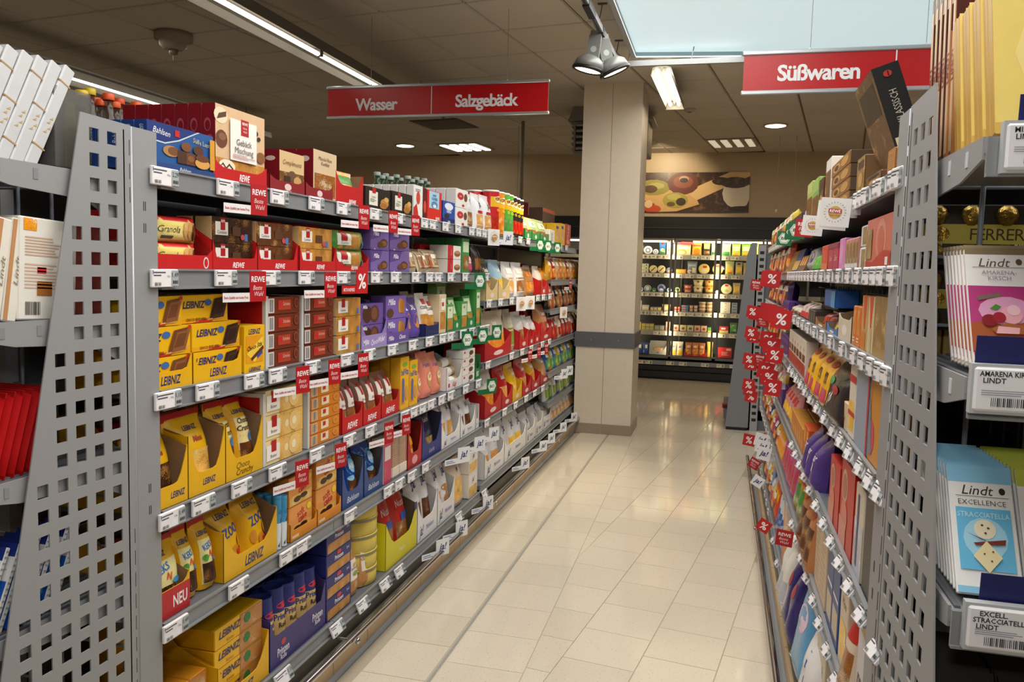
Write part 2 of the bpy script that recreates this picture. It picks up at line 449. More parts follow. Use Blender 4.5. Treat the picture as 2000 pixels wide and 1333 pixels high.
@cached
def bottle(name, r, h, col, cap, cap_h=.022, n=14, label_col=None):
    b = MB(); b.lathe([(r * .85, 0), (r, .01), (r, h * .58), (r * .92, h * .66), (r * .5, h * .82), (r * .34, h * .9), (r * .34, h)], n, col, (r, r, 0))
    q = MB(); q.lathe([(r * .42, 0), (r * .44, .003), (r * .44, cap_h * .9), (r * .40, cap_h), (.001, cap_h)], n, cap, (r, r, h - .006))
    pr = [(name, b.mesh(name)), ('cap', q.mesh('cap'))]
    if label_col:
        q = MB(); q.lathe([(r * 1.01, h * .2), (r * 1.01, h * .5)], n, label_col, (r, r, 0), caps=False); pr.append(('paper_label', q.mesh('paper_label')))
    return pr
# ================================================================== ROOM
CEIL = 3.264
WALLC = '#bfa98c'
b = MB(); b.box(-11.2, 5.2, -3.2, 12.8, -.06, -.004, '#b8ad9a'); floor = struct('floor', b)
TILE = [paper(c, .10, 0, 0, 130, .06, 0) for c in ('#e2d6c2', '#e0d4c0', '#e3d7c3', '#ded2bd')]
# fine speckle on the stone tiles
def speckle(m):
    n, l = m.node_tree.nodes, m.node_tree.links; b = n['Principled BSDF']
    tc = n.new('ShaderNodeTexCoord'); vo = n.new('ShaderNodeTexVoronoi'); vo.inputs['Scale'].default_value = 75
    l.new(tc.outputs['Object'], vo.inputs['Vector'])
    cr = n.new('ShaderNodeValToRGB'); cr.color_ramp.elements[0].position = .10; cr.color_ramp.elements[0].color = (1, 1, 1, 1)
    cr.color_ramp.elements[1].position = .2; cr.color_ramp.elements[1].color = (0, 0, 0, 1); l.new(vo.outputs['Distance'], cr.inputs[0])
    nz = n.new('ShaderNodeTexNoise'); nz.inputs['Scale'].default_value = 60; l.new(tc.outputs['Object'], nz.inputs['Vector'])
    mu = n.new('ShaderNodeMath'); mu.operation = 'MULTIPLY'; l.new(cr.outputs[0], mu.inputs[0]); l.new(nz.outputs['Fac'], mu.inputs[1])
    mx = n.new('ShaderNodeMix'); mx.data_type = 'RGBA'; old = b.inputs['Base Color'].links[0].from_socket
    l.new(mu.outputs[0], mx.inputs[0]); l.new(old, mx.inputs[6]); mx.inputs[7].default_value = rgb('#a9764a'); l.new(mx.outputs[2], b.inputs['Base Color'])
for m in TILE: speckle(m)
def tile_mesh(w, d, m, t=.006):
    b = MB(); g = .0012; e = .0012
    v = [(g, g, -.004), (w - g, g, -.004), (w - g, d - g, -.004), (g, d - g, -.004), (g + e, g + e, 0), (w - g - e, g + e, 0), (w - g - e, d - g - e, 0), (g + e, d - g - e, 0)]
    b.add(v, [(4, 5, 6, 7), (0, 1, 5, 4), (1, 2, 6, 5), (2, 3, 7, 6), (3, 0, 4, 7)], m); return b.mesh('tile')
def bound_x(y): return -.668 - .0178 * (y - 2.82)          # joint between straight and diagonal paving
rnd = random.Random(3)
TS = .292
# straight courses along the left rack
for k, (x0, x1) in enumerate(((-1.262, -1.003), (-.983, None))):
    y = 1.28 - .12 * k
    ms = [tile_mesh(x1 - x0, .288, m) for m in TILE] if x1 else None
    while y < 12.0:
        if k == 0: me = rnd.choice(ms)
        else:
            bb = MB(); a0, a1 = bound_x(y), bound_x(y + .288)
            g = .0012
            top = [(x0 + g, y + g, 0), (a0 - g, y + g, 0), (a1 - g, y + .288 - g, 0), (x0 + g, y + .288 - g, 0)]
            bb.add([(px, py, -.004) for px, py, _ in top] + top, [(4, 5, 6, 7), (0, 1, 5, 4), (1, 2, 6, 5), (2, 3, 7, 6), (3, 0, 4, 7)], rnd.choice(TILE)); me = bb.mesh('tile')
        o = link('tile', me, floor)
        if k == 0: o.location = (x0, y, 0)
        y += .288
bb = MB(); bb.box(-1.002, -.984, 1.0, 7.57, -.004, -.003, '#c6bca8'); bb.box(-.998, -.988, 1.0, 7.57, -.004, -.0006, '#a3a19b'); part('expansion_joint', bb, floor)
bb = MB(); bb.box(-.68, -.664, 1.0, 1.01, -.004, -.003, '#8d8272')
# diagonal paving (turned 8 degrees), running bond
A8 = math.radians(8.0); ca, sa = math.cos(A8), math.sin(A8)
me4 = [tile_mesh(TS, TS, m) for m in TILE]
ox, oy = -.243, 3.171
def poly_clip(pts):
    out = []
    f = lambda p: p[0] - bound_x(p[1]) - .001
    for i in range(len(pts)):
        p, q = pts[i], pts[(i + 1) % len(pts)]; fp, fq = f(p), f(q)
        if fp >= 0: out.append(p)
        if fp * fq < 0: t = fp / (fp - fq); out.append((p[0] + (q[0] - p[0]) * t, p[1] + (q[1] - p[1]) * t))
    return out
cnt = 0
far_m = MB()
for i in range(-12, 14):
    for j in range(-8, 34):
        a, c = i * TS, (j + (.5 if i % 2 else 0)) * TS
        P = [(ox + x * ca + y * sa, oy - x * sa + y * ca) for x, y in ((a, c), (a + TS, c), (a + TS, c + TS), (a, c + TS))]
        cx, cy = sum(p[0] for p in P) / 4, sum(p[1] for p in P) / 4
        if cy > 12.1 or cx > 3 or not seen(cx, cy, 0): continue
        if cx > .36 and cy < 8.3: continue
        g = [f for f in (p[0] - bound_x(p[1]) for p in P)]
        if max(g) <= .01: continue
        if min(g) < 0:
            Q = poly_clip(P)
            if len(Q) < 3: continue
            bb = MB(); n = len(Q); mx_, my_ = sum(p[0] for p in Q) / n, sum(p[1] for p in Q) / n
            Q = [(p[0] + (mx_ - p[0]) * .01, p[1] + (my_ - p[1]) * .01) for p in Q]
            bb.add([(x, y, -.004) for x, y in Q] + [(x, y, 0) for x, y in Q], [tuple(range(n, 2 * n))] + [(k, (k + 1) % n, n + (k + 1) % n, n + k) for k in range(n)], rnd.choice(TILE))
            link('tile', bb.mesh('tile'), floor)
        else:
            link('tile', rnd.choice(me4), floor, Matrix.Translation((P[0][0], P[0][1], 0)) @ Matrix.Rotation(-A8, 4, 'Z'))
# walls
b = MB(); b.box(-11.2, 5.2, 12.75, 12.85, 0, CEIL, WALLC); struct('wall_back', b)
b = MB(); b.box(-11.3, -11.2, -3.2, 12.85, 0, CEIL, WALLC); struct('wall_left', b)
b = MB(); b.box(5.2, 5.3, -3.2, 12.85, 0, CEIL, WALLC); struct('wall_right', b)
b = MB(); b.box(-11.2, 5.2, -3.3, -3.2, 0, CEIL, WALLC); struct('wall_front', b)
# bulkhead above the chiller (front face flush with it) with a vertical plaster joint
b = MB(); b.box(-11.0, 5.1, 11.95, 12.75, 2.36, CEIL, WALLC); struct('trim_1', b)

# ceiling of square panels, turned like the paving
b = MB(); b.box(-11.3, 5.3, -3.3, 12.85, CEIL + .012, CEIL + .08, '#5d5348'); ceiling = struct('ceiling', b)
CP = [paper(c, .85, 0, .08, 160, .06) for c in ('#cdc4b7', '#cbc2b4', '#cfc6b9')]
def panel_mesh(s, m):
    b = MB(); g, e = .007, .007
    v = [(g, g, .012), (s - g, g, .012), (s - g, s - g, .012), (g, s - g, .012), (g + e, g + e, 0), (s - g - e, g + e, 0), (s - g - e, s - g - e, 0), (g + e, s - g - e, 0)]
    b.add(v, [(7, 6, 5, 4), (4, 5, 1, 0), (5, 6, 2, 1), (6, 7, 3, 2), (7, 4, 0, 3)], m); return b.mesh('ceiling_panel')
CS = .63; pm = [panel_mesh(CS, m) for m in CP]
A78 = math.radians(7.8); ca, sa = math.cos(A78), math.sin(A78); ox, oy = -1.02, 5.73
SKY = [(-.715, 3.0), (-.735, 6.42), (3.4, 6.95), (3.4, 2.5)]
def in_sky(x, y): return x > -.72 and y < 6.43 + (x + .73) * .128
cand = []
for i in range(-16, 10):
    for j in range(-7, 12):
        a, c = i * CS, j * CS
        x0, y0 = ox + a * ca + c * sa, oy - a * sa + c * ca
        cx, cy = x0 + CS / 2 * (ca + sa), y0 + CS / 2 * (ca - sa)
        if not (-11 < cx < 4.8 and cy < 12.2) or not seen(cx, cy, CEIL, 110) : continue
        if all(in_sky(x, y) for x, y in ((x0, y0), (x0 + CS, y0), (x0, y0 + CS), (x0 + CS, y0 + CS))): continue
        cand.append((cx * cx + cy * cy, x0, y0))
cand.sort()
for k, (_, x0, y0) in enumerate(cand[:298]):
    link('ceiling_panel', rnd.choice(pm), ceiling, Matrix.Translation((x0, y0, CEIL)) @ Matrix.Rotation(-A78, 4, 'Z'))
if len(cand) > 298:
    b = MB()
    for _, x0, y0 in cand[298:]:
        M_ = Matrix.Translation((x0, y0, CEIL)) @ Matrix.Rotation(-A78, 4, 'Z')
        P = [tuple(M_ @ Vector(p)) for p in ((.006, .006, 0), (CS - .006, .006, 0), (CS - .006, CS - .006, 0), (.006, CS - .006, 0))]
        b.face(P[::-1], CP[0])
    part('ceiling_panels_beyond', b, ceiling)['kind'] = 'stuff'
# luminous ceiling over the aisle
t = empty('luminous_ceiling', (1.2, 4.7, CEIL)); tag(t, 'large pale blue luminous panel set in the ceiling above the aisle', 'ceiling light')
b = MB(); P = [(-.72, 2.2), (-.735, 6.42), (3.6, 6.975), (3.6, 2.2)]
cx, cy = 1.2, 4.7
b.face([(x - cx, y - cy, -.035) for x, y in P], glow('#c3d7dc', .80)); part('diffuser', b, t)
b = MB()
def bar(p, q, wd_, z0, z1, k, side=1):
    p, q = Vector(p), Vector(q); d = (q - p).normalized(); n = Vector((-d.y, d.x)) * side * wd_
    pts = [p, q, q + n, p + n]; b.prism([(a.x - cx, a.y - cy) for a in pts], 'z', z0, z1, k)
bar(P[0], P[1], .035, -.075, .0, '#9a9da0'); bar(P[1], P[2], .035, -.075, .0, '#9fb4ba'); bar(P[2], P[3], .035, -.075, 0, '#9a9da0')
part('frame', b, t)

# column in the aisle
t = empty('column', (-1.06, 7.79, 0)); tag(t, 'square beige column beside the left rack with grey bumper band', 'column')
X0, X1, Y0, Y1 = -.272, .272, -.216, .33
CC = '#e0d3c1'
b = MB(); b.box(X0, -.005, Y0, Y1, 0, CEIL, CC); b.box(.0, X1, Y0, Y1, 0, CEIL, CC); b.box(-.006, .001, Y0 + .004, Y1, 0, CEIL, '#a39482'); part('cladding', b, t)
b = MB(); b.box(X0 - .012, X1 + .012, Y0 - .014, Y1, .83, .972, '#5e6167'); q = part('bumper_band', b, t)
b = MB()
for x in (-.13, .13): b.lathe([(.006, 0), (.006, .004), (.001, .005)], 8, '#9a9ca0', (x, Y0 - .014, .9), 'y')
b.v = [(x, 2 * (Y0 - .014) - y, z) for x, y, z in b.v]; part('screw_caps', b, q)
sk = paper('#9b8c79', .3, 0, 0, 120, .14)
b = MB(); b.box(X0 - .008, -.008, Y0 - .01, Y1, 0, .096, sk); part('skirting_tile', b, t)
b = MB(); b.box(.0, X1 + .01, Y0 - .01, Y1, 0, .096, sk); part('skirting_tile', b, t)

# ================================================================== RACKS
def rack(name, label, X, side, ys, shelves, depth, top):
    """double-sided gondola; ys = upright positions; shelves = per bay heights of shelf fronts"""
    s = side      # +1: goods face +x (left rack), -1: goods face -x (right rack)
    t = empty(name, (X, ys[0], 0)); tag(t, label, 'shelving')
    y0, yn = 0, ys[-1] - ys[0]
    def bx(b, a0, a1, *r): b.box(min(-s * a0, -s * a1), max(-s * a0, -s * a1), *r)
    for y in ys:
        b = MB(); yy = y - ys[0]; bx(b, depth + .02, depth + .09, yy - .02, yy + .02, 0, top, METAL)
        part('upright', b, t)
    b = MB(); bx(b, depth + .045, depth + .055, y0, yn, .1, top - .05, METAL_D); part('back_panel', b, t)
    for k in range(len(ys) - 1):
        ya, yb = ys[k] - ys[0], ys[k + 1] - ys[0]
        for z, hh in shelves[k]:
            b = MB(); bx(b, .006, depth + .02, ya + .003, yb - .003, z - .028, z - .002, METAL_D)
            sh = part('shelf', b, t)
            b = MB(); bx(b, 0.004, .01, ya + .002, yb - .002, z - hh, z + .001, RAIL); bx(b, -.004, .01, ya + .002, yb - .002, z - hh - .004, z - hh, RAIL); bx(b, -.001, .008, ya + .002, yb - .002, z - .002, z + .003, RAIL)
            part('price_rail', b, sh)
            if z > .3:
                b = MB(); n = int((yb - ya) / .1)
                for i in range(1, n):
                    b.tube((-s * (depth - .06), ya + i * .1, z), (-s * (depth - .06), ya + i * .1, z + .12), .003, METAL, 5)
                b.tube((-s * (depth - .06), ya, z + .1), (-s * (depth - .06), yb, z + .1), .003, METAL, 5)
                part('wire_divider', b, sh)
    # plinth with tile skirting and bumper rail
    b = MB(); bx(b, .02, depth, y0, yn, .06, .15, '#2c2c2c'); part('plinth', b, t)
    b = MB(); bx(b, -.035, .03, y0, yn, 0.0, .004, '#8b9298'); part('floor_strip', b, t)
    sk = MB(); bx(sk, .0, .02, y0, yn, .0, .075, '#7d7263'); sk = part('skirting', sk, t)
    n = int(yn / .3)
    b = MB(); bx(b, -.012, .0, .003, .297, .004, .078, paper('#c2a57f', .35, 0, 0, 110, .12)); me = b.mesh('tile')
    for i in range(n): link('tile', me, sk, Matrix.Translation((0, i * .3 + .02, 0)))
    rl = MB(); rl.tube((s * .072, y0 + .02, .142), (s * .072, yn - .02, .142), .013, CHROME, 10); rl = part('bumper_rail', rl, t)
    for y in ys[1:-1] + [ys[0] + .08]:
        b = MB(); b.tube((-s * .02, y - ys[0], .142), (s * .075, y - ys[0], .142), .006, CHROME, 6); b.lathe([(.001, 0), (.012, .003), (.012, .012), (.001, .018)], 8, CHROME, (s * .09, y - ys[0], .142), 'x'); part('bracket', b, rl)
    return t
LZ = (1.758, 1.509, 1.203, .893, .596, .202)          # shelf fronts, left rack bays 1-2
LY = [1.725, 2.671, 4.571, 6.471, 8.3]
LZ3 = (1.745, 1.345, .977, .622, .235)
LZ4 = (1.745, 1.46, 1.22, .95, .70, .45, .235)
H1 = .045
rack('shelving_unit', 'long grey gondola rack of biscuits and snacks left of the aisle', XL, 1, LY,
     [[(z, H1) for z in LZ], [(z, H1) for z in LZ], [(z, .04) for z in LZ3], [(z, .04) for z in LZ4]], .44, 1.80)
RY = [1.735, 4.571, 6.45]
RZ = (1.742, 1.556, 1.364, 1.137, .855, .575, .20)
RZ2 = RZ
rack('shelving_unit', 'long grey gondola rack of sweets right of the aisle', XR, -1, RY, [[(z, .034) for z in RZ], [(z, .034) for z in RZ2]], .44, 1.80)
# ================================================================== PROMOTION RACKS AT THE AISLE ENDS (perforated side panels)
PANEL = paper('#97989a', .5, .15, .05, 300, .04)
def perforated(b, front, rows_z, cols_y, top, back, x0, x1):
    """flat sheet in the y-z plane with square holes; front(z) = slanting free edge"""
    hs = .0285
    zs = sorted(rows_z)
    def strip(z0, z1, ya0, ya1, yb0=None, yb1=None):
        b.prism([(ya0, z0), (yb0 if yb0 is not None else ya1, z0), (yb1 if yb1 is not None else ya1, z1), (ya0 if ya1 is None else ya1, z1)], 'x', x0, x1, PANEL)
    prev = 0.02
    def quad(z0, z1, y00, y01, y10, y11): b.prism([(y00, z0), (y10, z0), (y11, z1), (y01, z1)], 'x', x0, x1, PANEL)
    for z in zs:
        quad(prev, z, front(prev), front(z), back, back)
        z1 = z + hs; cols = [c for c in cols_y if c > front(z) + .022]
        cols = sorted(cols); left0, left1 = front(z), front(z1)
        for c in cols:
            quad(z, z1, left0, left1, c, c); left0 = left1 = c + hs
        quad(z, z1, left0, left1, back, back); prev = z1
    zt0, zt1 = top
    b.prism([(front(prev), prev), (back, prev), (back, zt1), (front(zt0), zt0)], 'x', x0, x1, PANEL)
def endcap(label, X, s, frontfn, xo, shelves, zshift):
    """s=+1: panel is the right flank of the rack (rack extends to -x); s=-1: left flank (rack extends to +x)"""
    t = empty('promotion_rack', (X - s * .6, 1.72, 0)); tag(t, label, 'shelving')
    cx = X - s * .6; O = lambda b: setattr(b, 'v', [(x - cx, y - 1.72, z) for x, y, z in b.v])
    rows = [1.7895 - .05425 * i + zshift for i in range(32)]
    cols = [1.5545 - .0535 * i for i in range(12)]
    b = MB(); perforated(b, frontfn, rows, cols, (1.846, 1.843), 1.622 if s < 0 else 1.6295, min(X, X - s * .003), max(X, X - s * .003))
    b.box(min(X, X - s * .02), max(X, X - s * .02), 1.604, 1.608, .02, 1.83, PANEL)
    O(b); part('perforated_side_panel', b, t)
    b = MB(); xs = sorted((X, X - s * .015)); z0, z1 = 0.0, 1.842
    b.box(xs[0], xs[1], 1.636, 1.718, z0, z1, PANEL)
    rp = .006 if s > 0 else .012; b.lathe([(rp, 0.0), (rp, 1.842)], 10, paper('#a0a3aa', .35, .2), (X - s * rp, 1.634, 0))
    O(b); up = part('upright', b, t)
    b = MB()
    for z in [1.81 - .0545 * i for i in range(32)]:
        if s > 0 and .9 < z < 1.66: continue
        b.box(min(X + s * .0005, X - s * .002), max(X + s * .0005, X - s * .002), 1.6235, 1.6235 + (.0014 if s > 0 else .003), z - .036, z, BLACK)
    for y, z in ((1.67, 1.672), (1.676, 1.672), (1.67, 1.62), (1.676, 1.62), (1.676, .98), (1.682, .98), (1.676, .925), (1.682, .925)):
        b.box(min(X + s * .0005, X - s * .002), max(X + s * .0005, X - s * .002), y - .001, y + .001, z - .022, z + .0, BLACK)
    O(b); part('slot', b, up)
    for z in shelves:
        b = MB(); xa, xb = sorted((X - s * .012, X - s * 1.24)); yf = 1.205
        b.box(xa, xb, yf, 1.61, z - .022, z - .004, METAL)
        n = 60
        for i in range(n):   # corrugated wire surface
            x = xa + (xb - xa) * (i + .5) / n; b.box(x - .004, x + .004, yf + .004, 1.6, z - .004, z, METAL_D)
        O(b); sh = part('shelf', b, t)
        for xx in (X - s * .010, X - s * 1.235):
            b = MB(); q = sorted((xx, xx - s * .004))
            b.prism([(yf + .002, z), (1.61, z), (1.61, z - .115), (1.50, z - .062), (yf + .10, z - .05), (yf + .002, z - .03)], 'x', q[0], q[1], PANEL)
            for y in (1.27, 1.36, 1.50): b.box(min(xx + s * .001, xx), max(xx + s * .001, xx), y, y + .012, z - .032, z - .01, '#c6ccd4' if s < 0 else '#84878b')
            O(b); part('shelf_bracket', b, sh)
        b = MB(); b.box(xa, xb, yf - .012, yf - .006, z - .05, z - .002, RAIL); b.box(xa, xb, yf - .016, yf - .006, z - .054, z - .05, RAIL); O(b); part('price_rail', b, sh)
    b = MB(); xa, xb = sorted((X - s * .03, X - s * 1.22))
    for i in range(13): b.tube((xa + (xb - xa) * i / 12, 1.63, .1), (xa + (xb - xa) * i / 12, 1.63, 1.75), .0045, '#8f98a4', 6)
    for i in range(13): b.tube((xa, 1.637, .2 + i * .125), (xb, 1.637, .2 + i * .125), .0035, '#8f98a4', 6)
    O(b); part('back_grid', b, t)
    b = MB(); b.box(xa, xb, 1.23, 1.6, 0, .12, METAL_D); O(b); part('base', b, t)
    return t
lf = lambda z: 1.10 + .2045 * z
rf = lambda z: .962 + .262 * z
EZ = (1.722, 1.402, 1.083, .765, .16)
endcap('grey promotion rack with perforated side panel left of the aisle mouth', XL, 1, lf, 0, EZ, 0)
endcap('grey promotion rack with perforated side panel right of the aisle mouth', XR, -1, rf, 0, EZ, -.023 + .0)

# ---- goods of the left promotion rack (lean backwards, flanks to the aisle)
XE = XL - .028
def gift(w, d, h, col, band=None):
    b = MB(); b.bbox(0, w, 0, d, 0, h, col, .003); pr = [('gift_box', b.mesh('gift_box'))]
    if band:
        q = MB()
        for z in band: 
            q.box(-.0008, w + .0008, -.0008, d + .0008, z * h, z * h + .003, '#b99668')
        pr.append(('ribbon', q.mesh('ribbon')))
    q = MB(); q.v = []
    rr = random.Random(int(h * 997)); 
    for i in range(4):
        y0 = d * rr.uniform(.25, .6); z0 = h * (.33 + .045 * i); q.face([(w + .0006, y0, z0), (w + .0006, y0 + d * .3, z0 + .003), (w + .0006, y0 + d * .25, z0 + .009)], '#c9a76a')
    pr.append(('gold_ornament', q.mesh('gold_ornament')))
    return pr
for i in range(6):
    p = gift(.30, .030, .25, '#c9cbce', ((.19, .83) if i % 2 == 0 else (.55,)))
    put(p, MF(XE - .30 - .004, 1.362 - .0345 * i, 1.724, .47 - .008 * i), 'tall white gift box with gold ornament leaning on top left promotion shelf', 'gift box', 'white gift boxes on the top left promotion shelf', 'the perforated panel', -1.325 + .0435 * i)
# cream praline boxes, second shelf
for i in range(4):
    b = MB(); b.bbox(0, .27, 0, .034, 0, .21, '#e4e0d4', .003); pr = [('praline_box', b.mesh('praline_box'))]
    q = MB(); q.box(.2702, .2712, .002, .011, .003, .207, '#c08a5a'); pr.append(('spine_stripe', q.mesh('spine_stripe')))
    q = MB(); draw(q, [('t', 'Lindt', .5, .42, .6, '#8a8070', 'i', .5, 0), ], .21, .034, lambda u, v: (0, u * .21, v * .034), eps=0)
    q.v = [(.2713, .020 - (z - .017) * .5, y) for x, y, z in q.v]; pr.append(('lettering', q.mesh('lettering')))
    put(pr, MF(XE - .272, 1.295 - .037 * i, 1.404, .16 + .02 * i), 'cream praline box with tan striped spine, second shelf left', 'praline box', 'cream praline boxes on the left promotion rack', 'the turned box', -1.3 + .037 * i)
b = MB(); b.bbox(0, .105, 0, .25, 0, .212, '#e6e3da', .003); pr = [('praline_box', b.mesh('praline_box'))]
q = MB(); els = [('lines', .08, .62, .9, .82, 7, '#cfae96'), ('lines', .08, .3, .9, .56, 8, '#d8b9a5'), ('r', .05, .87, .3, .985, 'fruit'), ('r', .32, .46, .5, .52, '#d8242c'), ('r', .32, .24, .62, .38, '#a8682a'), ('bars', .1, .05, .4, .18, 16, '#4a4440')]
draw(q, els, .13, .212); q.v = [(.1055 - y * 0 + .0003, .005 + x, z) for x, y, z in q.v]; pr.append(('back_print', q.mesh('back_print')))
q = MB(); q.box(.1053, .1061, .15, .25, .002, .21, '#7a2a22'); q.v = [(x, y, z) for x, y, z in q.v]; pr.append(('picture_edge', q.mesh('picture_edge')))
put(pr, MF(XE - .105, 1.33, 1.404, .05), 'cream praline box turned so its back with barcode shows, second shelf left', 'praline box')
# red tablets, third shelf
for i in range(9):
    p = pillow('chocolate_bag', .20, .026, .185, '#c4181c', (('r', .1, .55, .9, .75, '#e04038'),), True, i, (), '#a81216')
    put(p, MF(XE - .205, 1.345 - .0215 * i, 1.085, .3), 'glossy red chocolate pack leaning back on the third left promotion shelf', 'chocolate pack', 'red chocolate packs on the left promotion rack', 'the perforated panel', -1.345 + .0215 * i)
# white-blue chocolate bars, fourth shelf: own faces, seen edge on
def bar(w, h, d, els, body='#eeeeec', end='#e4e4e4'):
    b = MB(); b.bbox(0, w, 0, d, 0, h, body, .002); q = MB(); draw(q, els, w, h)
    b.box(.004, w - .004, d * .45, d + .001, .002, h - .002, '#d8dade')
    q2 = MB(); 
    for i in range(16): q2.box(w + .0002, w + .0008, d * .2, d * .8, h * (i + .2) / 16, h * (i + .5) / 16, '#a9aeb8')
    return [('chocolate_bar', b.mesh('chocolate_bar')), ('front_print', q.mesh('front_print')), ('flank_print', q2.mesh('flank_print'))]
ex_blue = (('r', 0, .86, 1, 1, '#1c3388'), ('r', .0, .6, 1, .86, '#ececec'), ('t', 'Lindt', .5, .78, .075, '#3a3432', 'i'), ('r', .1, .72, .9, .724, '#333333'), ('t', 'EXCELLENCE', .5, .67, .035, '#555555', '', .84), ('r', 0, 0, 1, .6, '#1a58b8'), ('e', .55, .25, .35, .14, '#6cc0ee'), ('t', 'Extra', .6, .5, .05, '#dff0ff', 'i'), ('e', .6, .2, .18, .08, '#f4f8fc'))
for i in range(12):
    put(bar(.085, .19, .012, ex_blue), MF(XE - .088 - (.004 * (i % 3)), 1.40 - .026 * i, .768, .42), 'white and blue chocolate bar leaning in a row, fourth left promotion shelf', 'chocolate bar', 'chocolate bars on the left promotion rack', 'the perforated panel', -1.4 + .026 * i)
for i in range(8):
    put(bar(.085, .19, .014, (('r', 0, 0, 1, 1, '#20222c'), ('t', 'Lindt', .5, .8, .08, '#b8a06a', 'i'))), MF(XE - .1, 1.42 - .03 * i, .19, .35), 'dark chocolate bar low down in the left promotion rack', 'chocolate bar', 'dark bars low in the left promotion rack', 'the perforated panel', -1.42 + .03 * i)
# clear tray of dark bottles behind the white boxes (stands on the shelf, top row)
t = [('display_case', None)]
b = MB(); b.box(0, .3, 0, .105, .0, .003, '#3a3c3e'); b.box(0.298, .3, 0, .105, 0, .172, paper('#7c7a76', .15, 0, 0, 30, .1, 0, .45)); b.box(0, .3, 0, .002, 0, .172, paper('#7c7a76', .15, 0, 0, 30, .1, 0, .45)); b.box(0, .3, .103, .105, 0, .172, paper('#7c7a76', .15, 0, 0, 30, .1, 0, .45))
put([('display_case', b.mesh('display_case'))], MF(XE - .305, 1.44, 1.724), 'smoky clear plastic case behind the white gift boxes, top left', 'display case')
for i in range(4):
    for j in range(3):
        p = carton('chocolate_pack', .05, .03, .14, ('#3c3a3a', '#8a7a28', '#2c3038')[(i + j) % 3], (('r', 0, .55, 1, .8, '#b09a30'),))
        put(p, MF(XE - .06 - .066 * i, 1.445 + .032 * j, 1.728), 'dark pack standing inside the smoky plastic case', 'chocolate pack', 'dark packs in the smoky plastic case')

# ---- goods of the right promotion rack (fronts face the camera)
XS = XR + .028
mini = (('r', 0, 0, 1, 1, '#ecd374'), ('e', .52, .5, .42, .36, '#f2dc8c'), ('e', .54, .5, .30, .25, '#f8e8ae'),) + tuple(
    el for k, (c1, c2) in enumerate((('#c83828', '#e86a50'), ('#8a7a68', '#d8d0c4'), ('#6a3c20', '#a4683c'), ('#8a7a68', '#d8d0c4'), ('#c83828', '#f0c0a0'), ('#c88a90', '#f0d0d4')))
    for el in (('e', .3 + .015 * k, .78 - .118 * k, .075, .036, c1), ('e', .295 + .015 * k, .79 - .118 * k, .045, .018, c2)))
for i in range(8):
    b = MB(); b.bbox(0, .26, 0, .021, 0, .235, '#c49a42', .003); q = MB(); draw(q, mini, .26, .235)
    q2 = MB(); q2.face([(.0, -.0005, .0), (.26, -.0005, .0), (.26, -.0012, .016), (.0, -.0012, .016)], '#d8b45a')
    M_ = Matrix.Translation((XS + .002 * (i % 2), 1.222 + .0265 * i, 1.728)) @ Matrix.Rotation(-.30, 4, 'X')
    put([('praline_box', b.mesh('praline_box')), ('front_print', q.mesh('front_print')), ('bottom_flap', q2.mesh('bottom_flap'))], M_, 'yellow box of mini pralines leaning in the row, top right', 'praline box', 'yellow praline boxes on the right promotion rack', 'the front', 1.22 + .0265 * i)
def lindt_tab(top, mid, name1, c):
    return (('r', 0, .8, 1, 1, '#8c7a5c'), ('r', 0, .66, 1, .94, '#f2f0ee'), ('t', 'Lindt', .45, .87, .075, '#6a5240', 'i', .6), ('e', .83, .875, .05, .028, '#6a5240'), ('r', .1, .822, .92, .826, '#6a5240')) + c
amarena = (('r', 0, .1, 1, .66, '#b83a7e'), ('p', ((0, .1), (1, .1), (1, .34), (.6, .4), (0, .34)), '#a8542a'), ('e', .55, .45, .42, .12, '#dfa0c4'), ('t', 'AMARENA-', .5, .775, .034, '#9a8aa0', '', .6), ('t', 'KIRSCH', .5, .725, .034, '#9a8aa0', '', .5),
   ('p', ((.12, .56), (.48, .60), (.5, .57), (.14, .53)), '#7a6a5a'), ('p', ((.3, .46), (.4, .5), (.48, .48), (.4, .45)), '#4a8a2c'), ('e', .62, .41, .17, .075, '#eea8b4'), ('e', .66, .45, .1, .045, '#f4c4cc'), ('e', .28, .36, .12, .05, '#8a1420'), ('e', .43, .385, .1, .045, '#a01c2c'),
   ('p', ((.3, .29), (.55, .34), (.86, .31), (.84, .25), (.36, .25)), '#a8602c'), ('p', ((.36, .25), (.7, .25), (.72, .3), (.4, .31)), '#f0b4b8'), ('e', .78, .2, .1, .035, '#9a1828'), ('r', 0, .02, 1, .1, '#8a1a4a'), ('t', '100g-Tafel', .5, .06, .03, '#f4e8f0'))
tira = (('r', 0, .02, 1, .66, '#a08040'), ('e', .5, .42, .4, .14, '#c8a468'), ('t', 'TIRAMISU', .5, .75, .036, '#8a8078', '', .6), ('p', ((0, .02), (1, .02), (1, .3), (0, .34)), '#6a3418'), ('p', ((.1, .56), (.5, .6), (.52, .57), (.12, .53)), '#5a4a3a'), ('e', .4, .4, .2, .06, '#f0e4d0'), ('e', .3, .3, .16, .05, '#8a1420'), ('r', .1, .26, .8, .32, '#e8d0b0'))
